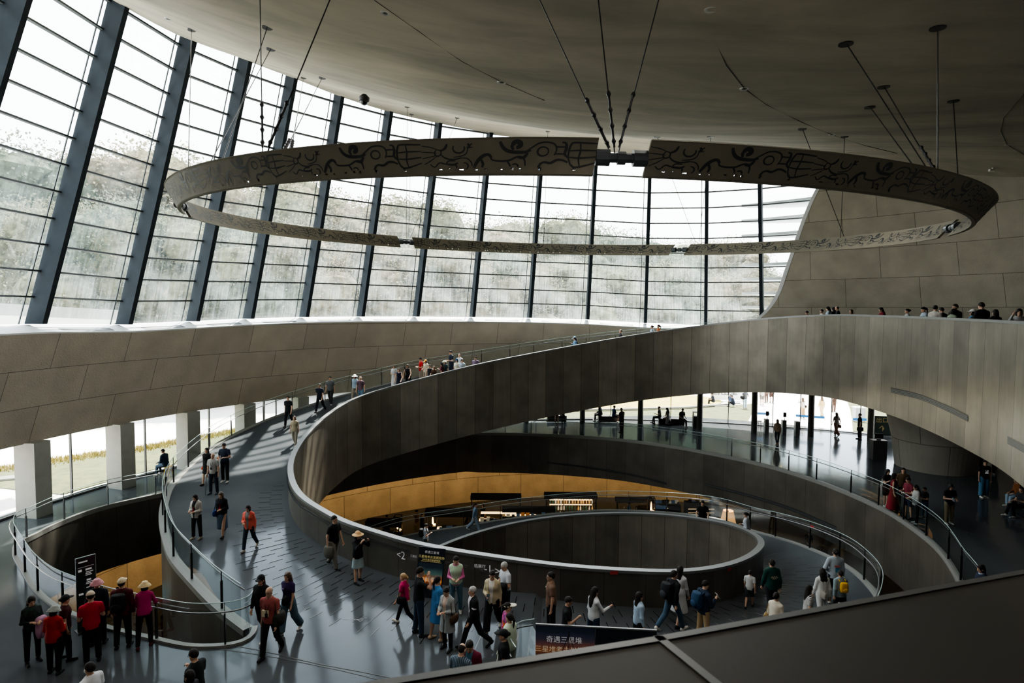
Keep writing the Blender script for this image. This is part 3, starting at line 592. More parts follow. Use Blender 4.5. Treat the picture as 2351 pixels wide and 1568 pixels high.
for sgm in range(5):
    g0 = -89.6 + 72*sgm + 1.95; g1 = -89.6 + 72*(sgm + 1) - 1.95; span = g1 - g0; NT = 5 if True else 4
    H_len = RH; ulen = 3.8; tot = ulen*NT
    def P_(u, v, sgn=1, extra=0.0):
        deg = g0 + span*u/tot
        return ringp(deg, v, sgn*(TH/2 + extra)) - LR
    m = MB(); holes = []
    for t in range(NT):
        for (hu, hv, hw, hh) in HOLES: holes.append((t*ulen + hu, hv, hw, hh))
    # skins with the small see-through cut-outs left open
    for sgn in (1, -1):
        us = sorted(set([round(k*tot/90, 3) for k in range(91)] + [round(h[0] + s_*h[2]/2, 3) for h in holes for s_ in (-1, 1)]))
        us = [u for u in us if 0 <= u <= tot]
        for ua, ub in zip(us, us[1:]):
            um = (ua + ub)/2; hole = next((h for h in holes if abs(um - h[0]) < h[2]/2), None)
            if hole is None: m.poly([P_(ua, 0, sgn), P_(ub, 0, sgn), P_(ub, 1, sgn), P_(ua, 1, sgn)], 0)
            else:
                b, t_ = hole[1] - hole[3]/2, hole[1] + hole[3]/2
                m.poly([P_(ua, 0, sgn), P_(ub, 0, sgn), P_(ub, b, sgn), P_(ua, b + .02, sgn)], 0); m.poly([P_(ua, t_ - .015, sgn), P_(ub, t_, sgn), P_(ub, 1, sgn), P_(ua, 1, sgn)], 0)
        for t in range(NT):
            for pts, w_ in STROKES: add_stroke(m, [(p[0] + t*ulen, p[1]) for p in pts], w_*.62, lambda u, v, s: P_(u, v, s, .006), sgn)
    us = [k*tot/60 for k in range(61)]
    for v in (0, 1): m.strip([P_(u, v, 1) for u in us], [P_(u, v, -1) for u in us], 0)
    for u in (0, tot): m.poly([P_(u, 0, 1), P_(u, 0, -1), P_(u, 1, -1), P_(u, 1, 1)], 0)
    seg = build(m, 'band_segment', [M_RING, M_RINGD], ring)
    # raised edge beads
    m = MB()
    for v in (.03, .97): m.tube([P_(u, v, 1, .004) for u in us], .012, n=4)
    build(m, 'edge_bead', M_RING, seg)
    # joint: pipe and collars between this segment and the next
    m = MB(); jr = [ringp(g1 + k*(3.9)/4, .5) - LR for k in range(5)]; m.tube(jr, .075, n=12); d_ = (jr[-1] - jr[0])
    for a, b in ((0, .27), (.73, 1)): m.tube([jr[0] + d_*a, jr[0] + d_*b], .125, n=14)
    m.tube([jr[0] + d_*.42, jr[0] + d_*.58], .10, n=14); build(m, 'connector_pipe', M_TRANSOM, ring, smooth=False)
CABLES = [((1195,-95),(1405,352)),((1362,-110),(1412,352)),((1545,-125),(1418,352)),((2153,62),(2153,397)),((1942,99),(2135,391)),((2029,198),(2150,396)),((1997,245),(2105,385)),((2189,231),(2200,408)),((1842,295),(1939,543)),((1939,313),(1930,543)),((1632,314),(1604,561)),((1509,314),(1599,561)),((1258,301),(1248,560)),((935,245),(933,545)),((945,262),(938,545)),((1050,270),(942,545)),((740,178),(652,345)),((697,178),(668,343)),((622,112),(480,372)),((614,62),(510,365)),((596,-60),(603,350)),((790,-80),(611,350)),((440,68),(432,388))]
def on_ring_plane(x, y):
    d = ray(x, y); t = ((RC - CAM) @ RN)/(d @ RN); return CAM + d*t
M_CABLE = plain('cable_steel', (.06, .06, .065), rough=.4, metal=.6)
CAB = []
for cpx, rpx in CABLES:
    a = ceil_hit(*cpx); b = on_ring_plane(*rpx); CAB.append((a, b)); m = MB(); m.tube([a - LR, b - LR - np.array([0, 0, .05])], .011, n=5); c_ = build(m, 'cable', M_CABLE, ring)
    m = MB(); m.lathe([(.13, -.03), (.13, .02)], 18, c=a - LR); build(m, 'ceiling_plate', M_CABLE, c_)
    if rpx[1] < 353 or rpx[0] in (2150, 603, 1248): 
        m = MB(); d_ = (a - b)/np.linalg.norm(a - b)
        m.tube([b - LR + d_*t for t in np.linspace(.1, 1.0, 19)], [.02 + (.022 if k_ % 5 == 2 else 0) for k_ in range(19)], n=6)
        build(m, 'turnbuckle', M_CABLE, c_)

# ---- small things on the ceiling
def ceil_item(px, name, label, cat, fn, mats, group=None):
    p = ceil_hit(*px); m = MB(); fn(m); o = build(m, name, mats, loc=p - np.array([0, 0, .0]), smooth=False); tag(o, label, cat, group); return o
M_WHITE = plain('white_paint', (.75, .75, .73), rough=.5, noise=.04)
def dl(r):
    def f(m): m.lathe([(r*.55, -.012), (r, -.018), (r, .03)], 20, m=0, cap=False); m.lathe([(.001, -.005), (r*.56, -.005)], 20, m=1, cap=False)
    return f
for px, r, lab in (((1632,21),.11,'round white recessed downlight at the top of the ceiling'),((1709,203),.11,'small round downlight midway along the curved ceiling joint'),((1910,309),.11,'small downlight above the right part of the bronze ring'),((885,29),.10,'round recessed downlight above the near ring section'),((387,43),.12,'recessed downlight at the ceiling edge over the tall glazing'),((2312,332),.10,'small recessed downlight near the right end of the ceiling'),((1152,188),.12,'faint small downlight in the middle of the ceiling')):
    ceil_item(px, 'ceiling_downlight', lab, 'ceiling light', dl(r), [M_WHITE, M_GRILLE])
p = ceil_hit(836, 215); p[2] -= .16; root = empty('dome_camera', p); tag(root, 'black dome surveillance camera hanging under the ceiling edge at left', 'security camera')
m = MB(); m.lathe([(.22, -.16), (.24, -.02), (.10, .12)], 18); build(m, 'housing', M_BLACK, root); m = MB(); m.ell((0, 0, -.18), (.18, .18, .17), 16, 10); build(m, 'lens_dome', plain('dome_black', (.01, .01, .012), rough=.08), root, smooth=True)
p = ceil_hit(2280, 384); root = empty('bullet_camera', p); tag(root, 'small white surveillance camera below the ceiling at far right', 'security camera')
m = MB(); m.box((0, 0, -.05), .08, .08, .12); build(m, 'mount', M_WHITE, root); m = MB(); m.box((-.05, 0, -.14), .26, .12, .1); build(m, 'body', M_WHITE, root)
sx_ = 0
for seam in ([(1628,-20),(1634,40),(1645,100),(1668,150),(1709,203),(1760,240),(1840,280),(1910,309),(1990,335),(2060,352)],[(2351,215),(2330,240),(2305,270),(2298,300),(2312,332),(2351,355)],[(860,0),(960,70),(1060,140),(1152,188),(1250,230)]):
    m = MB(); m.tube([ceil_hit(*q) - np.array([0, 0, .004]) for q in seam], .012, n=4); struct(build(m, 'trim_%d' % (60 + sx_), M_SOFFIT)); sx_ += 1

# ---- exterior blades seen through the right end of the glazing, and the pale roof edge at left
M_BLADE = plain('white_blade', (.60, .66, .68), rough=.45, metal=.2)
for r in range(-1, 8):
    z0 = zsill(61) + 1.25 + ROWH*r; m = MB(); A_ = []; B_ = []
    for t in np.linspace(0, 1, 14):
        a = 47 + 17.5*t; A_.append(pol(glassR(z0) + .35 + 1.2*t, a, z0)); B_.append(pol(glassR(z0) + .35 + 1.2*t + 2.6*(1 - t)**.6 + .02, a, z0 - .25*(1 - t)))
    m.strip(A_, B_); A2 = addz(A_, .18); B2 = addz(B_, .10); m.strip(A2, B2); m.strip(A_, A2); m.strip(B_, B2)
    o = build(m, 'sunshade_blade', M_BLADE); tag(o, 'long pale curved sunshade blade outside the right end of the glazing', 'sunshade', 'stacked sunshade blades outside')
m = MB(); A_ = [pol(26.6 + .6, a, 9.35 - (200 - a)*.024) for a in np.linspace(200, 158, 20)]; B_ = [pol(31.5 - 2.6*k/19, angof(p), p[2] - .5) for k, p in enumerate(A_)]
m.strip(A_, B_); m.strip(A_, addz(A_, -.5)); m.strip(addz(A_, -.5), addz(B_, -.5)); m.strip(B_, addz(B_, -.5)); o = build(m, 'roof_edge', M_BLADE); tag(o, 'pale curved roof edge outside the lower left panes', 'roof')
# ================================================================= OUTSIDE
M_PAVE = panelmat('pale_paving', (.80, .78, .74), 1.2, .6, rough=.85, var=.05, mortar=.012, dark=.8, blotch=.05)
def lawnmat(name, c0, c1):
    b = NB(name); p = b.add('ShaderNodeBsdfPrincipled'); p.inputs['Roughness'].default_value = .9; tc = b.add('ShaderNodeTexCoord')
    n1 = b.add('ShaderNodeTexNoise', i_Scale=1.3, i_Detail=9.0, i_Roughness=.75); b.link(tc.outputs['Object'], n1.inputs['Vector'])
    cr = b.add('ShaderNodeValToRGB'); cr.color_ramp.elements[0].color = c4(c0); cr.color_ramp.elements[1].color = c4(c1); cr.color_ramp.elements[0].position = .35; cr.color_ramp.elements[1].position = .65
    b.link(n1.outputs['Fac'], cr.inputs[0]); b.link(cr.outputs[0], p.inputs['Base Color'])
    n2 = b.add('ShaderNodeTexNoise', i_Scale=16.0, i_Detail=4.0); b.link(tc.outputs['Object'], n2.inputs['Vector']); bp = b.add('ShaderNodeBump', i_Strength=.8, i_Distance=.08); b.link(n2.outputs['Fac'], bp.inputs['Height']); b.link(bp.outputs[0], p.inputs['Normal'])
    b.surf(p.outputs[0]); return b.m
M_LAWN = lawnmat('lawn_grass', (.055, .068, .028), (.125, .13, .052)); M_DRY = lawnmat('dry_grass', (.24, .20, .05), (.46, .38, .10))
mb = MB(); aa = np.linspace(0, 360, 121); A_ = [pol(gl_R(min(200, max(38, ((a + 60) % 360) - 60))) + .15, a, -.1) for a in aa]; B_ = [pol(240, a, -.1) for a in aa]
u = 0
for k in range(120): mb.poly([A_[k], A_[k + 1], B_[k + 1], B_[k]], 0, [(p[0], p[1]) for p in (A_[k], A_[k + 1], B_[k + 1], B_[k])])
struct(build(mb, 'floor_outside', M_PAVE))
GZ = -.06
def blades(n, fpos, name, label, mat, h=(.12, .3), w=.03):
    m = MB()
    for _ in range(n):
        p = fpos(); t = random.random()*6.28; hh = random.uniform(*h); dx, dy = math.cos(t)*w, math.sin(t)*w; lx, ly = random.uniform(-.1, .1), random.uniform(-.1, .1)
        m.poly([(p[0] - dx, p[1] - dy, p[2]), (p[0] + dx, p[1] + dy, p[2]), (p[0] + lx, p[1] + ly, p[2] + hh)])
    o = build(m, name, mat); tag(o, label, 'grass', kind='stuff'); return o
# left lawn
lb = [atz(x, y, GZ) for x, y in ((-200,1098),(0,1076),(41,1071),(107,1059),(247,1039),(304,1032),(408,1013),(500,996),(600,978),(700,960))]; lb = smooth_curve(resample(lb, 60), 3)
li = [pol(26.9, angof(p), GZ) for p in lb]; mb = MB(); mb.strip(li, lb); o = build(mb, 'lawn', M_LAWN); tag(o, 'sunlit lawn outside the left ground floor windows', 'lawn', kind='stuff')
def fp():
    k = random.randrange(45); p = lb[k]; q = li[k]; d = (q - p)/np.linalg.norm(q - p); return p + d*abs(random.gauss(0, .45)) + np.array([random.uniform(-.4, .4), random.uniform(-.4, .4), 0])
blades(5000, fp, 'dry_grass', 'yellow dry grass along the path edge outside the left windows', M_DRY)
# path edging slab on the lawn
p0 = atz(20, 1097, 0); m = MB(); m.box((p0[0], p0[1], .0), 2.4, .7, .08, rot=.5); o = build(m, 'paving_slab', M_KERB); tag(o, 'pale paving slab lying in the lawn at the far left', 'slab')
# lawn by the entrance
l2 = [atz(x, y, GZ) for x, y in ((1080,965),(1300,964),(1500,966),(1620,971),(1713,977),(1722,957),(1733,935),(1738,926),(1640,933),(1560,938),(1450,941),(1300,944),(1080,944))]
mb = MB(); mb.poly(l2); o = build(mb, 'lawn', M_LAWN); tag(o, 'green lawn outside the entrance glazing left of the paved path', 'lawn', kind='stuff')
l3 = [atz(x, y, GZ + .02) for x, y in ((1080,943),(1300,943),(1450,940),(1560,937),(1640,932),(1660,922),(1640,912),(1560,905),(1400,915),(1080,930))]
mb = MB(); mb.poly(l3); o = build(mb, 'grass_bank', M_DRY); tag(o, 'yellow grass bank beyond the lawn by the entrance', 'grass', kind='stuff')
mb = MB(); kp = [atz(x, y, .0) for x, y in ((1080,944),(1300,944),(1450,941),(1560,938),(1640,932.5),(1700,928))]; mb.strip(kp, addz(kp, .12)); mb.strip(addz(kp, .12), [p + np.array([0, .35, .12]) for p in kp]); o = build(mb, 'garden_kerb', M_KERB); tag(o, 'low pale kerb between lawn and grass bank outside', 'kerb')
l4 = [atz(x, y, GZ) for x, y in ((1958,990),(1956,965),(1952,940),(1942,912),(1935,890),(2120,890),(2120,1000))]
mb = MB(); mb.poly(l4); o = build(mb, 'lawn', M_LAWN); tag(o, 'green lawn outside at the right of the paved entrance path', 'lawn', kind='stuff')
# ---- trees beyond
def leafmat(name, c):
    b = NB(name); d = b.add('ShaderNodeBsdfDiffuse'); t = b.add('ShaderNodeBsdfTranslucent'); tc = b.add('ShaderNodeTexCoord'); n1 = b.add('ShaderNodeTexNoise', i_Scale=26.0, i_Detail=6.0); b.link(tc.outputs['Object'], n1.inputs['Vector'])
    cr = b.add('ShaderNodeValToRGB'); cr.color_ramp.elements[0].color = c4(tuple(v*.4 for v in c)); cr.color_ramp.elements[1].color = c4(tuple(min(1, v*1.6) for v in c)); cr.color_ramp.elements[0].position = .3; cr.color_ramp.elements[1].position = .7
    b.link(n1.outputs['Fac'], cr.inputs[0]); b.link(cr.outputs[0], d.inputs[0]); b.link(cr.outputs[0], t.inputs[0]); mx = b.add('ShaderNodeMixShader', i_0=.4); b.link(d.outputs[0], mx.inputs[1]); b.link(t.outputs[0], mx.inputs[2]); b.surf(mx.outputs[0]); return b.m
LEAF = [leafmat('leaf_a', (.17, .175, .12)), leafmat('leaf_b', (.21, .19, .14)), leafmat('leaf_c', (.13, .155, .12))]  # haze is mixed into these greyed leaf colours
M_BARK = plain('bark', (.16, .13, .10), rough=.9)
def crown(seed, n=26000):
    rg = np.random.default_rng(seed); m = MB(); lobes = []
    for k in range(22):
        a = rg.uniform(0, 6.28); r = rg.uniform(0, .32); z = rg.uniform(.22, .88); s = rg.uniform(.12, .21)*(1.15 - .5*abs(z - .5)); lobes.append((r*math.cos(a)*(1.25 - z*.6), r*math.sin(a)*(1.25 - z*.6), z, s))
    for (x, y, z, s) in lobes:                       # leafy mass of each bough, roughened, with loose leaves round it
        s0 = s*.66; nu, nv = 16, 10; b0 = len(m.v); ph = rg.uniform(0, 6, 3)
        m.ell((x, y, z), (s0, s0, s0*.9), nu, nv)
        for k in range(b0, len(m.v)):
            d = np.array(m.v[k]) - np.array((x, y, z)); f = 1 + .10*math.sin(d[0]/s*7 + ph[0])*math.sin(d[1]/s*6 + ph[1]) + .08*math.sin(d[2]/s*9 + ph[2]) + rg.uniform(-.10, .10); m.v[k] = tuple(np.array((x, y, z)) + d*f)
    for _ in range(n):
        L = lobes[rg.integers(len(lobes))]; v = rg.normal(size=3); v /= np.linalg.norm(v); p = np.array(L[:3]) + v*L[3]*rg.uniform(.62, 1.06); s = rg.uniform(.0035, .0072)
        a, b = rg.normal(size=3), rg.normal(size=3); a = a/np.linalg.norm(a)*s; b = b/np.linalg.norm(b)*s; m.poly([p - a - b*.3, p + b, p + a + b*.3, p - b])
    return m.mesh('crown')
def trunk(seed):
    rg = np.random.default_rng(seed); m = MB(); m.tube([(0, 0, 0), (.005, 0, .2), (.01, .008, .42), (0, 0, .7)], [.018, .014, .011, .004], n=7)
    for k in range(5):
        a = rg.uniform(0, 6.28); z = rg.uniform(.3, .55); m.tube([(0, 0, z), (.1*math.cos(a), .1*math.sin(a), z + .12), (.22*math.cos(a), .22*math.sin(a), z + .2)], [.008, .005, .002], n=5)
    return m.mesh('trunk')
CR = [crown(k) for k in range(5)]; TK = [trunk(k) for k in range(3)]
TREES = [(-120,360,62),(-20,352,66),(70,365,60),(150,372,70),(240,385,64),(330,372,72),(420,405,66),(505,425,74),(580,430,70),(650,440,80),(720,455,74),(790,478,84),(850,470,78),(905,455,88),(960,478,82),(1020,495,90),(1080,528,86),(1140,512,94),(1190,505,98),(1250,515,96),(1320,530,100),(1390,545,98),(1460,545,104),(1530,560,100),(1600,562,104),(1660,570,106),(1720,600,104),
 (-60,470,50),(60,480,52),(170,490,50),(280,500,53),(380,500,54),(470,520,56),(560,530,58),(640,540,60),(720,550,60),(800,560,64),(880,565,64),(960,570,68),(1040,590,68),(1120,590,72),(1210,592,72),(1300,600,74),(1390,605,76),(1480,612,78),(1570,618,78),(1650,625,80),(1740,640,80)]
tk = ['tall hazy tree', 'bushy pale tree', 'rounded tree']
m0 = None
for i, (x, yt, d) in enumerate(TREES):
    p = atd(x, 713, d); ztop = 8.4 + (713 - yt)/F*d; h = (ztop + .1)*1.06; o = empty('tree', (p[0], p[1], -.1), random.random()*6.28); o.scale = (h*random.uniform(.95, 1.25),)*2 + (h,)
    far = i < 27
    tag(o, ('hazy tree rising at the back of the wood beyond the glazing' if far else 'lower pale tree in the front of the wood beyond the glazing'), 'tree', 'tall trees at the back of the wood' if far else 'lower trees in front of the wood')
    c = link('crown', CR[i % 5], parent=o); 
    if not CR[i % 5].materials: CR[i % 5].materials.append(LEAF[0])
    c.material_slots[0].link = 'OBJECT'; c.material_slots[0].material = LEAF[random.randrange(3)]
    tt = TK[i % 3]
    if not tt.materials: tt.materials.append(M_BARK)
    link('trunk', tt, parent=o)
# wooded ground rising behind
mb = MB(); A_ = [pol(60, a, -.1) for a in np.linspace(210, 40, 60)]; B_ = [pol(110, a, 3.5) for a in np.linspace(210, 40, 60)]; mb.strip(A_, B_); C_ = [pol(150, a, 9) for a in np.linspace(210, 40, 60)]; mb.strip(B_, C_); struct(build(mb, 'floor_woodland', lawnmat('undergrowth', (.10, .12, .07), (.22, .23, .14))))
# ================================================================= BASEMENT LIGHTING AND SHOP
def spot(loc, to, power, col, size=70, blend=.8, rad=.15):
    l = bpy.data.lights.new('wash_and_fill_spot', 'SPOT'); l.energy = power; l.color = col; l.spot_size = R_(size); l.spot_blend = blend; l.shadow_soft_size = rad
    o = bpy.data.objects.new('wash_and_fill_spot', l); COL.objects.link(o); o.location = [float(c) for c in loc]; o.rotation_euler = Vector([float(b - a) for a, b in zip(loc, to)]).to_track_quat('-Z', 'Y').to_euler(); return o
WARM = (1.0, .73, .42)
for a in range(66, 196, 8): spot(pol(23.2, a, -2.95), pol(26.4, a, -5.2), WASH, WARM, 130)

# recessed downlights of the hall, plus added unseen fill lamps
def down(p, power, col=(1, .93, .84), size=120): return spot(p, (p[0], p[1], 0), power, col, size, .9, .3)
for px, f in (((1632,21),.6),((885,29),1),((387,43),1),((1709,203),.6),((1910,309),.35),((1152,188),1)): p = ceil_hit(*px); down(p - np.array([0, 0, .12]), HALL*f)
for x, y, f in ((-4, 2, 1), (6, 2, .8), (14, 4, .25), (-10, 6, 1), (1, 7, 1), (9, 9, .45)): down(np.array([x, y, 12.2]), HALL*f)  # unseen fill lamps added overhead near the camera to brighten the people

for a, b, pw in (((-6, 1.0, 11.3), (-4, 11, 11.2), 125), ((1.5, .5, 11.3), (1.5, 10, 11.2), 125), ((9, 1.0, 11.3), (8, 11, 11.2), 25)): spot(a, b, pw, (1, .94, .86), 95, .9, .3)  # unseen fill spots added above the camera to brighten the near ring

for a in (22, 32, 42, 52): spot(pol(22.6, a, -2.95), pol(26.4, a, -5.0), 60, (1, .86, .66), 130)
# ================================================================= PEOPLE
def seg(P, a, b, ra, rb):
    a, b = np.asarray(a, float), np.asarray(b, float); ab = b - a; t = np.clip(((P - a) @ ab)/(ab @ ab + 1e-9), 0, 1); return np.linalg.norm(P - a - t[..., None]*ab, axis=-1) - (ra + (rb - ra)*t)
def ell_(P, c, r, Rm=None):
    q = P - np.asarray(c, float)
    if Rm is not None: q = q @ Rm
    r = np.asarray(r, float); k0 = np.linalg.norm(q/r, axis=-1); k1 = np.linalg.norm(q/(r*r), axis=-1); return k0*(k0 - 1)/(k1 + 1e-9)
def smin(ds, k):
    d = ds[0]
    for e in ds[1:]:
        h = np.clip(.5 + .5*(e - d)/k, 0, 1); d = e + (d - e)*h - k*h*(1 - h)
    return d
def cone_(P, zs, rx, ry, cx=None, cy=None):
    """skirt / coat skirt: elliptical section varying with height"""
    z = P[..., 2]; o = np.argsort(zs); zs = np.array(zs)[o]; f = lambda v: np.interp(z, zs, np.array(v)[o]); a, b = f(rx), f(ry); X = P[..., 0] - (f(cx) if cx is not None else 0); Y = P[..., 1] - (f(cy) if cy is not None else 0)
    k = np.sqrt((X/a)**2 + (Y/b)**2); d = (k - 1)*np.minimum(a, b); return np.maximum(d, np.maximum(z - zs[-1], zs[0] - z))
def surfnet(fn, lo, hi, h):
    lo = np.asarray(lo, float); n = np.ceil((np.asarray(hi) - lo)/h).astype(int) + 1
    g = np.stack(np.meshgrid(*[lo[i] + h*np.arange(n[i]) for i in range(3)], indexing='ij'), -1); V = fn(g); S = V < 0; c = n - 1; acc = np.zeros((*c, 3)); cnt = np.zeros(c)
    sl = lambda o: tuple(slice(o[i], o[i] + c[i]) for i in range(3))
    for ax in range(3):
        for u in (0, 1):
            for w_ in (0, 1):
                o = [0, 0, 0]; oth = [i for i in range(3) if i != ax]; o[oth[0]] = u; o[oth[1]] = w_; o2 = list(o); o2[ax] = 1; a, b = V[sl(o)], V[sl(o2)]; m = S[sl(o)] != S[sl(o2)]
                t = np.where(m, a/(np.where(m, a - b, 1)), 0); p = np.zeros((*c, 3)); p[..., oth[0]] = u; p[..., oth[1]] = w_; p[..., ax] = t; acc += p*m[..., None]; cnt += m
    act = cnt > 0; idx = -np.ones(c, int); idx[act] = np.arange(act.sum()); ii = np.argwhere(act); verts = lo + h*(ii + acc[act]/cnt[act][:, None]); faces = []
    for ax in range(3):
        b, d = [(1, 2), (2, 0), (0, 1)][ax]; A = np.take(S, range(0, n[ax] - 1), axis=ax); B = np.take(S, range(1, n[ax]), axis=ax); m = A != B; e = np.argwhere(m)
        e = e[(e[:, b] > 0) & (e[:, d] > 0) & (e[:, b] < n[b] - 1) & (e[:, d] < n[d] - 1)]; fl = A[tuple(e.T)]
        def at(db, dd): q = e.copy(); q[:, b] += db; q[:, d] += dd; return idx[tuple(q.T)]
        q = np.stack([at(-1, -1), at(0, -1), at(0, 0), at(-1, 0)], 1); q[~fl] = q[~fl][:, ::-1]; faces.append(q)
    return verts, np.concatenate(faces)
def ud(v): v = np.array(v, float); return v/np.linalg.norm(v)
D = (0, 0, -1)
# arms: (upper arm direction, forearm direction) per side, x outward; legs: (thigh forward angle, knee bend, sideways)
POSES = {
 'stand': dict(aR=((.16,.02,-1),(.06,.14,-1)), aL=((.16,.0,-1),(.06,.16,-1)), lR=(3,3,3), lL=(-3,2,3)),
 'stand2': dict(aR=((.14,-.05,-1),(.04,.2,-1)), aL=((.2,.05,-1),(.02,.3,-1)), lR=(7,6,5), lL=(-7,3,4), head=(25,-4)),
 'hold': dict(aR=((.22,.12,-1),(-.55,.95,.15)), aL=((.22,.12,-1),(-.5,.95,.05)), lR=(3,3,3), lL=(-3,2,3), head=(0,-18)),
 'phone': dict(aR=((.2,.25,-1),(-.35,.9,.62)), aL=((.16,.0,-1),(.05,.2,-1)), lR=(4,3,3), lL=(-4,2,3), head=(-6,-16)),
 'phone_out': dict(aR=((.2,.5,-.85),(-.05,1,.28)), aL=((.18,-.05,-1),(.05,.25,-1)), lR=(5,4,3), lL=(-5,2,3), head=(0,-8)),
 'walk': dict(aR=((.14,-.38,-1),(.06,.05,-1)), aL=((.14,.34,-1),(.02,.62,-1)), lR=(24,8,2), lL=(-20,26,2), lean=3),
 'walk2': dict(aR=((.16,-.22,-1),(.05,.1,-1)), aL=((.16,.2,-1),(.02,.42,-1)), lR=(15,5,2), lL=(-13,20,2), lean=2),
 'walk_hold': dict(aR=((.2,.1,-1),(-.5,.9,.1)), aL=((.16,-.15,-1),(.05,.15,-1)), lR=(18,6,2), lL=(-16,22,2), lean=3, head=(0,-12)),
 'fold': dict(aR=((.26,.28,-1),(-1,.62,.05)), aL=((.26,.26,-1),(-1,.68,.22)), lR=(5,4,4), lL=(-5,2,4)),
 'back': dict(aR=((.22,-.3,-1),(-.5,-.45,-.75)), aL=((.22,-.3,-1),(-.5,-.5,-.7)), lR=(3,3,4), lL=(-3,2,4)),
 'hip': dict(aR=((.5,-.15,-1),(-.62,.4,-.45)), aL=((.15,.0,-1),(.05,.15,-1)), lR=(4,3,5), lL=(-4,2,5)),
 'head': dict(aR=((.45,.75,-.3),(-.45,-.05,1.0)), aL=((.16,.0,-1),(.05,.2,-1)), lR=(4,3,4), lL=(-4,2,4), head=(0,-10)),
 'photo': dict(aR=((.3,.75,-.45),(-.4,.45,.9)), aL=((.3,.75,-.45),(-.4,.45,.85)), lR=(4,3,4), lL=(-4,2,4)),
 'rail': dict(aR=((.3,.5,-.85),(-.1,.85,-.45)), aL=((.3,.5,-.85),(-.1,.85,-.45)), lR=(4,4,4), lL=(-10,4,4), lean=14, head=(0,-8)),
 'sit': dict(aR=((.2,.25,-1),(-.3,.95,-.15)), aL=((.2,.25,-1),(-.35,.95,-.1)), lR=(84,86,5), lL=(78,74,6), lean=10, head=(0,-20)),
 'sit2': dict(aR=((.2,.2,-1),(-.2,.9,-.25)), aL=((.25,.1,-1),(-.3,.9,.25)), lR=(86,70,4), lL=(84,92,6), lean=2, head=(15,-6)),
 'ground': dict(aR=((.2,.45,-.9),(-.3,.9,.1)), aL=((.2,.45,-.9),(-.3,.9,.0)), lR=(118,112,8), lL=(114,108,8), lean=12, head=(0,-18)),
}
class Sk: pass
SKC = {}
def skeleton(pose, sex):
    key = (pose, sex)
    if key in SKC: return SKC[key]
    mir = pose.endswith('~'); q = POSES[pose.rstrip('~')]; s = Sk(); ln = R_(q.get('lean', 0)); s.t = np.array([0, math.sin(ln), math.cos(ln)]); s.f = np.array([0, math.cos(ln), -math.sin(ln)]); X = np.array([1.0, 0, 0])
    sh, hp = (.178, .092) if sex == 'm' else (.152, .096); P = np.zeros(3); s.leg = []; A, B = (q['lR'], q['lL']) if not mir else (q['lL'], q['lR'])
    for sg, (th, kn, sp) in ((1, A), (-1, B)):
        hip = P + X*sg*hp + np.array([0, 0, -.04]); a = R_(th); o = R_(sp)*sg; d1 = np.array([math.sin(o)*math.cos(a), math.sin(a), -math.cos(a)*math.cos(o)]); knee = hip + ud(d1)*.425; b = R_(th - kn); d2 = np.array([math.sin(o)*.3, math.sin(b), -math.cos(b)]); ank = knee + ud(d2)*.41
        pt = max(-.75, min(.35, math.sin(b)*.9 if th < 60 else 0)); s.leg.append((hip, knee, ank, ud((.10*sg, 1, pt))))
    low = min(min(a[2] - .075, (a + f*.17)[2] - .03) for _, _, a, f in s.leg)
    if pose.startswith('ground'): low = min(low, -.13)
    s.P = np.array([0, 0, -low]); s.leg = [(h + s.P, k + s.P, a + s.P, f) for h, k, a, f in s.leg]; P = s.P
    s.neck = P + s.t*.50; yaw, pit = q.get('head', (0, 0)); yaw = -yaw if mir else yaw; s.hR = Matrix.Rotation(R_(yaw), 3, 'Z') @ Matrix.Rotation(R_(pit) , 3, 'X'); s.hR = np.array(s.hR); s.head = s.neck + s.t*.055 + np.array([0, .012, .0]) + s.hR @ np.array([0, .012, .092]); s.arm = []
    A, B = (q['aR'], q['aL']) if not mir else (q['aL'], q['aR'])
    for sg, (u, f) in ((1, A), (-1, B)):
        S = P + s.t*.425 + X*sg*sh; tr = lambda v: ud(X*v[0]*sg + s.f*v[1] + s.t*v[2]); du, df = tr(u), tr(f); E = S + du*.285; W = E + df*.245; s.arm.append((S, E, W, df, sg))
    s.sex = sex; s.q = q; SKC[key] = s; return s
def torso(P, s, g=0.0):
    w = 1 if s.sex == 'm' else .90; Rm = np.stack([np.array([1.0, 0, 0]), s.f, s.t], 1)
    ds = [ell_(P, s.P + s.t*.02, (.158 + g, .112 + g, .15 + g), Rm), ell_(P, s.P + s.t*.17, (.132*w + g, .098 + g, .17 + g), Rm), ell_(P, s.P + s.t*.33 + s.f*.008, (.162*w + g, .108 + g, .185 + g), Rm), seg(P, s.arm[0][0]*.93 + s.arm[1][0]*.07, s.neck - s.t*.015, .044 + g, .05 + g*.6), seg(P, s.arm[1][0]*.93 + s.arm[0][0]*.07, s.neck - s.t*.015, .044 + g, .05 + g*.6)]
    if s.sex == 'f': ds.append(ell_(P, s.P + s.t*.33 + s.f*.06, (.125 + g, .062 + g, .075 + g), Rm))
    return smin(ds, .05)
def bounds(s, m=.16):
    pts = [s.head + np.array([0, 0, .05]), s.P] + [p for a in s.arm for p in a[:3]] + [a[2] + a[3]*.1 for a in s.arm] + [p for l in s.leg for p in l[:3]] + [l[2] + l[3]*.12 for l in s.leg]; pts = np.array(pts); return np.maximum(pts.min(0) - m, [-9, -9, -.03]), pts.max(0) + m
LIB = {}
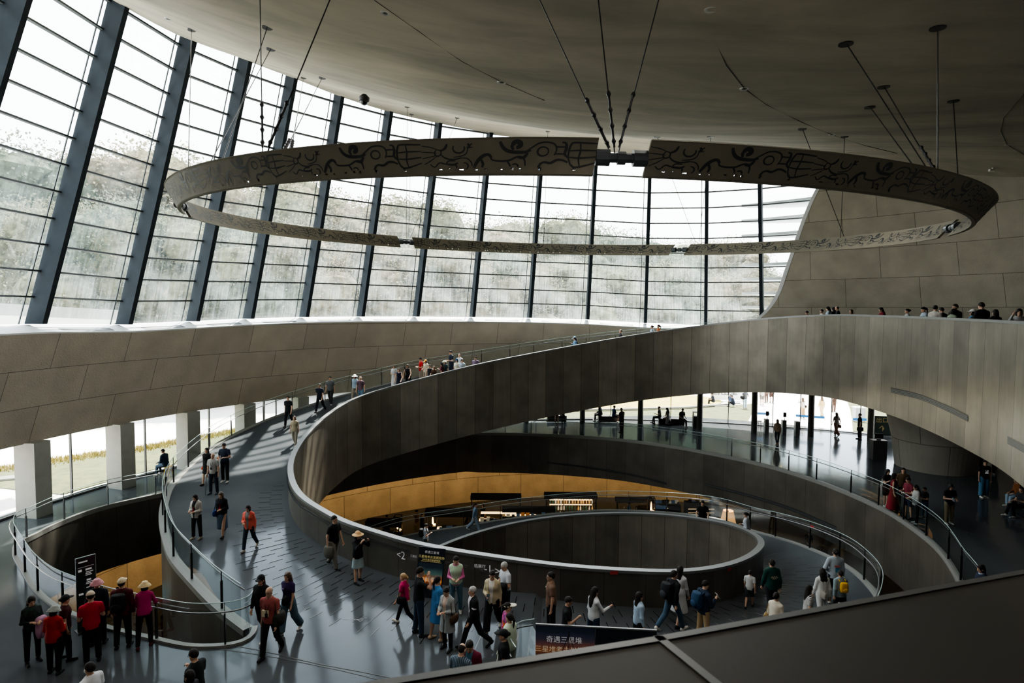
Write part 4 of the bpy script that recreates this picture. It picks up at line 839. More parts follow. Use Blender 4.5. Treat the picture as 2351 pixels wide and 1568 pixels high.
def finish(V, Fq, name, extra=None, split=None):
    me = bpy.data.meshes.new(name); v = V.tolist(); f = Fq.tolist(); mi = [0]*len(f)
    if extra is not None:
        o = len(v); v += extra.v; f += [tuple(i + o for i in q) for q in extra.f]; mi += extra.mi
    me.from_pydata(v, [], f); me.polygons.foreach_set('material_index', mi); me.polygons.foreach_set('use_smooth', [True]*len(f)); me.update(); return me
HV = .02
def lib(kind, pose, sex, fine):
    key = (kind, pose, sex, fine)
    if key in LIB: return LIB[key]
    s = skeleton(pose, sex); h = .0165 if fine else .026; lo, hi = bounds(s); hR = s.hR; H = s.head; hp = lambda v: H + hR @ np.array(v, float); ex = None; f = None
    w = 1 if sex == 'm' else .88
    def headfn(P):
        d = smin([ell_(P, hp((0, -.012, .022)), (.074, .094, .092), hR), ell_(P, hp((0, .018, -.045)), (.056, .068, .072), hR), ell_(P, hp((0, .04, -.085)), (.032, .035, .03), hR)], .03)
        return smin([d, seg(P, hp((0, .085, .0)), hp((0, .103, -.028)), .008, .013), ell_(P, hp((.076, -.005, -.015)), (.012, .022, .033), hR), ell_(P, hp((-.076, -.005, -.015)), (.012, .022, .033), hR)], .012)
    if kind == 'body':
        def f(P):
            ds = [torso(P, s), seg(P, s.neck - s.t*.05, H + hR @ np.array([0, -.015, -.06]), .056*w, .05*w)]
            for S, E, W, df, sg in s.arm: ds += [seg(P, S, E, .05*w, .039*w), seg(P, E, W, .039*w, .026*w), seg(P, W + df*.015, W + df*.075, .024, .033*w)]
            for hip, kn, an, ft in s.leg: ds += [seg(P, hip, kn, .083, .054), seg(P, kn, kn + (an - kn)*.35, .052, .055), seg(P, kn + (an - kn)*.35, an, .055, .035), seg(P, an + np.array([0, 0, -.04]) - ft*.03, an + np.array([0, 0, -.042]) + ft*.15, .032, .026)]
            return np.minimum(smin(ds, .022), headfn(P)) if False else smin([smin(ds, .022), headfn(P)], .02)
        ex = MB()
        for S, E, W, df, sg in s.arm:                       # five fingers: four from the end of the palm, the thumb from its side
            ax = ud(np.cross(df, s.f if abs(df @ s.f) < .8 else s.t)); pn = ud(np.cross(ax, df)); B = W + df*.095; cur = -pn if (pn @ s.f) > 0 else pn
            cur = ud(np.array([-sg*.6, .25, 0])) if abs(df[2]) > .7 else ud(np.array([0, 0, -1.0])); ax = ud(np.cross(df, cur))
            for k, (o, L) in enumerate(((-.026, .058), (-.009, .070), (.009, .074), (.025, .066))):
                a = B + ax*o - df*.012; b = a + df*L*.5 + cur*.006; c = b + (df*.55 + cur*.8)*L*.42; d_ = c + (df*.1 + cur)*L*.28; ex.tube([a, b, c, d_], [.0095, .009, .008, .006], n=6)
            a = W + df*.035 + ax*.026; ex.tube([a, a + df*.028 + ax*.020 + cur*.008, a + df*.055 + ax*.022 + cur*.022], [.011, .010, .007], n=6)
        for e in (-1, 1):
            ex.ell(hp((.030*e, .0815, .004)), (.012, .006, .006), 8, 5, 1, Matrix(hR.tolist())); ex.ell(hp((.031*e, .083, .024)), (.018, .006, .0035), 8, 4, 1, Matrix(hR.tolist()))
        ex.ell(hp((0, .084, -.058)), (.023, .008, .006), 8, 5, 2, Matrix(hR.tolist()))
    elif kind.startswith('hair_'):
        st = kind[5:]; lo, hi = H - np.array([.2, .24, .62]), H + np.array([.2, .2, .2]); h = .013 if fine else .02
        def f(P):
            q = (P - H) @ hR; x, y, z = q[..., 0], q[..., 1], q[..., 2]; face = ell_(q, (0, .105, -.045), (.080, .080, .108)); rough = .0035*np.sin(x*95 + z*40)*np.cos(y*80 + x*30)
            cap = ell_(q, (0, -.018, .026), (.083, .104, .101)) + rough; hl = np.maximum(cap, .0 + .60*y - z + (.012 if st != 'short' else 0)*0)
            if st == 'short': return hl
            if st == 'thin': return np.maximum(np.maximum(cap + .007, -.05 + .4*y - z), -ell_(q, (0, .03, .10), (.072, .10, .075)))
            full = np.maximum(cap, -face)
            if st == 'bob': return np.maximum(smin([full, ell_(q, (0, -.03, -.05), (.090, .080, .105)) + rough], .03), -face)
            if st == 'long': return np.maximum(smin([full, ell_(q, (0, -.052, -.06), (.088, .068, .13)) + rough, ell_(q, (0, -.095, -.23), (.09, .042, .19)) + rough], .04), -face)
            if st == 'wavy': return np.maximum(smin([full, ell_(q, (0, -.05, -.06), (.105, .08, .13)), ell_(q, (0, -.09, -.22), (.12, .058, .17))], .04), -face) + .006*np.sin(z*70)*np.cos(x*60)
            if st == 'pony': return smin([hl, seg(q, (0, -.11, .05), (0, -.15, -.02), .028, .033), seg(q, (0, -.15, -.02), (0, -.13, -.24), .032, .010)], .02)
            if st == 'bun': return smin([hl, ell_(q, (0, -.125, .04), (.043, .043, .043))], .015)
            return hl
    elif kind.startswith('hat_'):
        st = kind[4:]; lo, hi = H - np.array([.26, .26, .1]), H + np.array([.26, .3, .2]); h = .0125 if fine else .02
        def f(P):
            q = (P - H) @ hR; x, y, z = q[..., 0], q[..., 1], q[..., 2]; dome = np.maximum(ell_(q, (0, -.012, .035), (.094, .112, .108)), .035 - z)
            if st == 'cap': return smin([dome, np.maximum(ell_(q, (0, .12, .045 ), (.075, .09, .014)), .05 - y)], .008)
            if st == 'visor': return smin([np.maximum(np.maximum(dome, z - .075), -(np.sqrt((x/.088)**2 + ((y + .012)/.106)**2) - 1)*.09), np.maximum(ell_(q, (0, .12, .05), (.10, .11, .016)), .03 - y)], .008)
            r = np.sqrt(x*x + (y + .01)**2); 
            if st == 'bucket': return np.minimum(np.maximum(dome, z - .125), np.maximum(np.abs(r - (.112 + (.05 - z)*.62)) - .009, np.maximum(z - .055, -.02 - z)))
            return np.minimum(dome, np.maximum(np.abs(z - (.04 - (r - .1)*.35)) - .009, r - .19))
    elif kind.startswith('top_'):
        st = kind[4:]; g = {'tee': .020, 'long': .022, 'jacket': .028, 'vest': .026, 'coat': .028, 'tank': .014, 'open': .03, 'ocoat': .03}[st]; cut = {'open': -.12, 'ocoat': -.1, 'tee': -.09, 'long': -.08, 'jacket': -.12, 'vest': -.13, 'coat': -.1, 'tank': -.06}[st]
        def f(P):
            loose = {'tank': 0, 'tee': .010, 'long': .008}.get(st, .018); Rm = np.stack([np.array([1.0, 0, 0]), s.f, s.t], 1); Q = (P - s.P) @ Rm; ww = 1 if sex == 'm' else .93
            T = smin([torso(P, s, g), cone_(Q, [cut - .01, .08, .30], [.172*ww + loose, .158*ww + loose, .150*ww], [.128 + loose, .118 + loose, .10])], .03) if st != 'tank' else torso(P, s, g); hl = (P - s.P) @ s.t; ds = [T]; nk = np.linalg.norm(P - s.neck - s.t*.05 - s.f*.02, axis=-1) - .068
            for S, E, W, df, sg in s.arm:
                if st in ('tee', 'tank', 'vest'):
                    if st == 'tee': ds.append(np.maximum(seg(P, S, E, .066*w, .064*w), (P - S) @ ud(E - S) - .19))
                else: b = .010 if st in ('jacket', 'coat', 'open', 'ocoat') else 0; ds += [seg(P, S, E, .06*w + b, .05*w + b), np.maximum(seg(P, E, W, .05*w + b, .037*w + b), (P - W) @ df + .01)]
            d = smin(ds, .03); d = np.maximum(d, cut - hl)
            if st in ('coat', 'ocoat'): z1 = s.P[2]; d = smin([d, cone_(P, [z1 - .42, z1 - .1, z1 + .12], [.235, .20, .165], [.185, .155, .125])], .03)
            if st in ('open', 'ocoat'): d = np.maximum(d, -np.maximum(np.abs(Q[..., 0]) - (.022 + .10*np.clip(Q[..., 2], 0, .5)), .0 - Q[..., 1]))
            return np.maximum(d, -nk)
    elif kind.startswith('dress_'):
        st = kind[6:]; L = {'long': .80, 'mid': .5, 'sleeve': .5}[st]
        def f(P):
            z1 = s.P[2]; ds = [torso(P, s, .018)]
            if st == 'sleeve':
                for S, E, W, df, sg in s.arm: ds += [seg(P, S, E, .062*w, .054*w), np.maximum(seg(P, E, W, .054*w, .042*w), (P - W) @ df + .02)]
            d = smin(ds, .03); d = np.maximum(d, z1 - .1 - P[..., 2]); nk = np.linalg.norm(P - s.neck - s.t*.05 - s.f*.03, axis=-1) - .085; d = smin([d, cone_(P, [z1 - L, z1 - .1, z1 + .13], [.20 + .12*L, .19, .145], [.17 + .12*L, .145, .11])], .03); return np.maximum(d, -nk)
    elif kind.startswith('bot_'):
        st = kind[4:]; g = {'slim': .012, 'pants': .02, 'wide': .028, 'shorts': .028}.get(st, .02)
        if st.startswith('skirt'):
            L = .62 if st == 'skirtlong' else .42
            def f(P): z1 = s.P[2]; return cone_(P, [z1 - L, z1 - .15, z1 + .10], [.20 if L > .5 else .21, .185, .14], [.185, .15, .108])
        else:
            def f(P):
                ds = [np.maximum(torso(P, s, .012 + g*.3), (P - s.P) @ s.t - .09)]
                for hip, kn, an, ft in s.leg:
                    sh_ = kn if st == 'shorts' else an; ra, rk, rn = .083 + g, .054 + g + (.02 if st == 'wide' else 0), .042 + g + (.03 if st == 'wide' else 0); dn = ud(an - kn)
                    if st == 'shorts': ds.append(np.maximum(seg(P, hip, kn, ra, rk + .012), (P - kn) @ ud(kn - hip) + .04))
                    else: ds += [seg(P, hip, kn, ra, rk), np.maximum(seg(P, kn, an, rk, rn), (P - an) @ dn + .015)]
                return smin(ds, .015)
    elif kind.startswith('shoe'):
        k = int(kind[4]); hip, kn, an, ft = s.leg[k]; c = an + np.array([0, 0, -.045]); lo, hi = an - .17, an + np.array([.2, .24, .12]); lo[2] = max(lo[2], -.03); h = .015 if fine else .022
        def f(P): return np.maximum(smin([seg(P, c - ft*.035, c + ft*.155 + np.array([0, 0, -.008]), .046, .036), seg(P, an + np.array([0, 0, -.02]), c, .046, .05)], .02), -(P[..., 2] - max(0.002, 0)))
    V, Fq = surfnet(f, lo, hi, h); me = finish(V, Fq, kind.split('_')[0], ex); LIB[key] = me; return me
SKIN = [plain('skin_a', (.52, .33, .235), rough=.55, noise=.05), plain('skin_b', (.44, .27, .19), rough=.55, noise=.05), plain('skin_c', (.60, .40, .30), rough=.55, noise=.05)]
M_EYE = plain('eye_dark', (.03, .02, .018), rough=.3); M_LIP = plain('lip', (.38, .16, .14), rough=.5)
HAIRC = {'k': plain('hair_black', (.014, .012, .011), rough=.7, spec=.25), 'b': plain('hair_brown', (.06, .032, .018), rough=.5), 'g': plain('hair_grey', (.36, .36, .36), rough=.6), 'w': plain('hair_white', (.65, .65, .63), rough=.6), 'y': plain('hair_blond', (.36, .24, .12), rough=.5)}
def stripes(name, c0, c1, sc, axis='Z'):
    if name in MATS: return MATS[name]
    b = NB(name); p = b.add('ShaderNodeBsdfPrincipled'); p.inputs['Roughness'].default_value = .8; tc = b.add('ShaderNodeTexCoord'); wv = b.add('ShaderNodeTexWave', bands_direction=axis); wv.inputs['Scale'].default_value = sc; b.link(tc.outputs['Object'], wv.inputs['Vector'])
    cr = b.add('ShaderNodeValToRGB'); cr.color_ramp.interpolation = 'CONSTANT'; cr.color_ramp.elements[0].color = c4(c0); cr.color_ramp.elements[1].color = c4(c1); cr.color_ramp.elements[1].position = .5; b.link(wv.outputs['Fac'], cr.inputs[0]); b.link(cr.outputs[0], p.inputs['Base Color']); b.surf(p.outputs[0]); MATS[name] = b.m; return b.m
def floral(name, cols):
    if name in MATS: return MATS[name]
    b = NB(name); p = b.add('ShaderNodeBsdfPrincipled'); p.inputs['Roughness'].default_value = .8; tc = b.add('ShaderNodeTexCoord'); vo = b.add('ShaderNodeTexVoronoi'); vo.inputs['Scale'].default_value = 16; b.link(tc.outputs['Object'], vo.inputs['Vector']); sp = b.add('ShaderNodeSeparateColor'); b.link(vo.outputs['Color'], sp.inputs[0])
    cr = b.add('ShaderNodeValToRGB'); cr.color_ramp.interpolation = 'CONSTANT'; cr.color_ramp.elements[0].color = c4(cols[0]); cr.color_ramp.elements[1].color = c4(cols[-1]); cr.color_ramp.elements[1].position = .75
    for k, c in enumerate(cols[1:-1]): e = cr.color_ramp.elements.new(.3 + .2*k); e.color = c4(c)
    b.link(sp.outputs[0], cr.inputs[0]); b.link(cr.outputs[0], p.inputs['Base Color']); b.surf(p.outputs[0]); MATS[name] = b.m; return b.m
SPECIAL = {'stripe': lambda: stripes('stripe_white_navy', hexc('d8d8d4'), hexc('1c222c'), 11), 'vstripe': lambda: stripes('stripe_blue', hexc('5c7080'), hexc('23303c'), 8, 'X'), 'floral': lambda: floral('floral_pink', [hexc('b03480'), hexc('70306a'), hexc('d8602c'), hexc('c85a9c')]), 'darkfloral': lambda: floral('floral_dark', [hexc('16221f'), hexc('1f3a34'), hexc('10201c'), hexc('0c1614')])}
def cloth(c):
    if c in SPECIAL: return SPECIAL[c]()
    return plain('cloth_' + c, hexc(c), rough=.82, noise=.13, nscale=9, spec=.25)
GARM = {'tee': 'shirt', 'long': 'shirt', 'jacket': 'jacket', 'vest': 'vest', 'coat': 'coat', 'open': 'jacket', 'ocoat': 'coat', 'tank': 'vest_top'}
from mathutils.bvhtree import BVHTree
def bvh(names):
    V, Fq = [], []
    for n in names:
        me = bpy.data.objects[n].data; o = len(V); V += [v.co[:] for v in me.vertices]; Fq += [tuple(i + o for i in p.vertices) for p in me.polygons]
    return BVHTree.FromPolygons(V, Fq)
WALK = bvh(['floor', 'floor_upper_ramp', 'floor_lower_ramp', 'floor_gallery'])
TREE = {'U': bvh(['floor_upper_ramp']), 'D': bvh(['floor_lower_ramp', 'floor']), 'G': bvh(['floor_gallery', 'floor_upper_ramp']), 'F': None}
def floor_z(zone, x, y):
    if zone in FLAT: return FLAT[zone]
    r = TREE[zone].ray_cast(Vector((x, y, 20)), Vector((0, 0, -1))); return r[0][2] if r[0] is not None else None
FLAT = {'F': 0.0, 'B': -6.2, 'O': -.1}
def standing_point(zone, x, y):
    if zone in FLAT: return atz(x, y, FLAT[zone])
    d = Vector(ray(x, y)); r = TREE[zone].ray_cast(Vector(CAM), d.normalized()); return np.array(r[0]) if r[0] is not None else None
def polyhit0(x):
    r = (x - PX)/F; return float(np.interp(r, [p[0]/p[1] for p in SPIRAL[i_gal:222][::-1]], [p[1] for p in SPIRAL[i_gal:222][::-1]]))
NP = [0]; PEOPLE = {}
SKI = random.Random(3)
def person(key, mode, zone, x, y, H, rz, pose, sex, hair, top, bot, shoe, label, hat=None, group=None, fine=None, skin=None, dep=None):
    """mode f: (x, y) is where the feet stand in the view; t: top of the head of somebody H tall; d: top of the head at depth dep"""
    s = skeleton(pose, sex); htop = (s.head[2] + .115)
    if mode == 'f': p = standing_point(zone, x, y); sc = H/1.705
    elif mode == 't':
        zf = FLAT.get(zone); sc = H/1.705; ht = htop*sc
        if zf is not None: p = atz(x, y, zf + ht); p[2] = zf
        else:
            best = None
            dmin = 8.0
            if zone == 'U' and y < 930: q_ = polyhit0(x); dmin = q_ + .55
            for d in np.arange(dmin, 60, .05):
                q = atd(x, y, d); zz = floor_z(zone, q[0], q[1])
                if zz is not None and (best is None or abs(q[2] - zz - ht) < best[0]): best = (abs(q[2] - zz - ht), q, zz)
            p = best[1]; p[2] = best[2]
    else:
        p = atd(x, y, dep); zz = floor_z(zone, p[0], p[1]); ht = p[2] - zz; sc = min(1.1, max(.6, ht/htop)); p[2] = zz
    if p is None: print('PERSON off floor', key); return None
    d = p[1]; fine = (d < 24) if fine is None else fine; o = empty('person', p, R_(rz)); o.scale = (sc, sc, sc); tag(o, label, 'person', group); NP[0] += 1
    def part(kind, name, mats):
        me = lib(kind, pose, sex, fine); c = bpy.data.objects.new(name, me); COL.objects.link(c); c.parent = o; mats = mats if isinstance(mats, list) else [mats]
        while len(me.materials) < len(mats): me.materials.append(None)
        for k, mm in enumerate(mats): c.material_slots[k].link = 'OBJECT'; c.material_slots[k].material = mm
        return c
    sk = SKIN[SKI.randrange(2) if skin is None else skin]; part('body', 'body', [sk, M_EYE, M_LIP])
    if hair and hair[0] != '-': st = {'s': 'short', 'l': 'long', 'p': 'pony', 'n': 'bun', 'o': 'bob', 'w': 'wavy', 't': 'thin'}[hair[0]]; part('hair_' + st, 'hair', HAIRC[hair[1]])
    tt, tcol = top.split(':')
    if tt.startswith('dress'): part('dress_' + tt[5:], 'dress', cloth(tcol))
    else:
        if '/' in tcol: tcol, inner = tcol.split('/'); tt = {'jacket': 'open', 'coat': 'ocoat'}.get(tt, tt); part('top_tee', 'shirt', cloth(inner))
        part('top_' + tt, GARM[tt], cloth(tcol))
    if bot: bt, bc = bot.split(':'); part('bot_' + bt, 'skirt' if bt.startswith('skirt') else 'shorts' if bt == 'shorts' else 'trousers', cloth(bc))
    for k in (0, 1): part('shoe%d' % k, 'shoe', cloth(shoe))
    if hat: ht_, hc = hat.split(':'); part('hat_' + ht_, 'hat' if ht_ != 'cap' else 'cap', cloth(hc))
    o['_s'] = sc; PEOPLE[key] = (o, s, sc, R_(rz), np.array(p)); del o['_s']; return o
def on_person(key, loc):
    o, s, sc, rz, p = PEOPLE[key]; q = np.array(loc)*sc; return p + np.array([q[0]*math.cos(rz) - q[1]*math.sin(rz), q[0]*math.sin(rz) + q[1]*math.cos(rz), q[2]])
def backpack(key, col, label, small=False, accent=None):
    o, s, sc, rz, p = PEOPLE[key]; k = .8 if small else 1.0; root = empty('backpack', on_person(key, s.P + s.t*.14), rz); root.scale = (sc,)*3; tag(root, label, 'backpack'); off = -.245 if not small else -.22
    V, Fq = surfnet(lambda P: np.maximum(ell_(P, (0, 0, .13), (.19*k, .13*k, .30*k)), np.maximum(np.abs(P[..., 0]) - .155*k, np.abs(P[..., 2] - .13) - .21*k)), (-.22, -.16, -.15), (.22, .16, .40), .016); V[:, 1] += off + .02; link('bag', finish(V, Fq, 'bag'), cloth(col), root)
    V, Fq = surfnet(lambda P: ell_(P, (0, 0, 0), (.115*k, .05*k, .10*k)), (-.14, -.07, -.12), (.14, .07, .12), .014); V += np.array([0, off - .10*k, .06]); link('front_pocket', finish(V, Fq, 'front_pocket'), cloth(accent or col), root)
    for sg in (-1, 1):
        m = MB(); m.tube([(sg*.10, off + .10, .30), (sg*.105, -.08, .345), (sg*.11, .06, .335), (sg*.12, .135, .22), (sg*.13, .10, .08), (sg*.13, off + .11, .0)], .016, n=6); build(m, 'strap', cloth(col), root, smooth=True)
def handbag(key, col, label, side=1, z=.0, strap=True, size=(.30, .12, .22), y=.02):
    o, s, sc, rz, p = PEOPLE[key]; root = empty('shoulder_bag', on_person(key, s.P + np.array([side*.24, y, z])), rz); root.scale = (sc,)*3; tag(root, label, 'bag'); a, b, c = size
    V, Fq = surfnet(lambda P: np.maximum(ell_(P, (0, 0, 0), (b*.62, a*.62, c*.66)), np.maximum(np.abs(P[..., 2]) - c/2, np.abs(P[..., 1]) - a/2)), (-b, -a, -c), (b, a, c), .014); link('bag', finish(V, Fq, 'bag'), cloth(col), root)
    m = MB(); m.tube([(0, -a*.35, c*.4), (-side*.05, -a*.2, .25 if not strap else .40 - z*.9), (-side*.06, a*.2, .25 if not strap else .40 - z*.9), (0, a*.35, c*.4)], .010, n=5); build(m, 'strap', cloth(col), root, smooth=True)
def held(key, name, label, cat, size, col, side=0, off=(0, 0, 0), tilt=.6):
    o, s, sc, rz, p = PEOPLE[key]; S, E, W, df, sg = s.arm[side]; root = empty(name, on_person(key, W + df*.11 + np.array(off)), rz); root.scale = (sc,)*3; tag(root, label, cat); m = MB(); m.box((0, 0, 0), *size, M=Matrix.Rotation(tilt, 3, 'X'))
    me = m.mesh(name); me.materials.append(cloth(col) if isinstance(col, str) else col); bpy.data.objects.remove(root); o2 = link(name, me, loc=on_person(key, W + df*.11 + np.array(off)), rz=rz); tag(o2, label, cat); return o2
_ = person
B = 'bot'
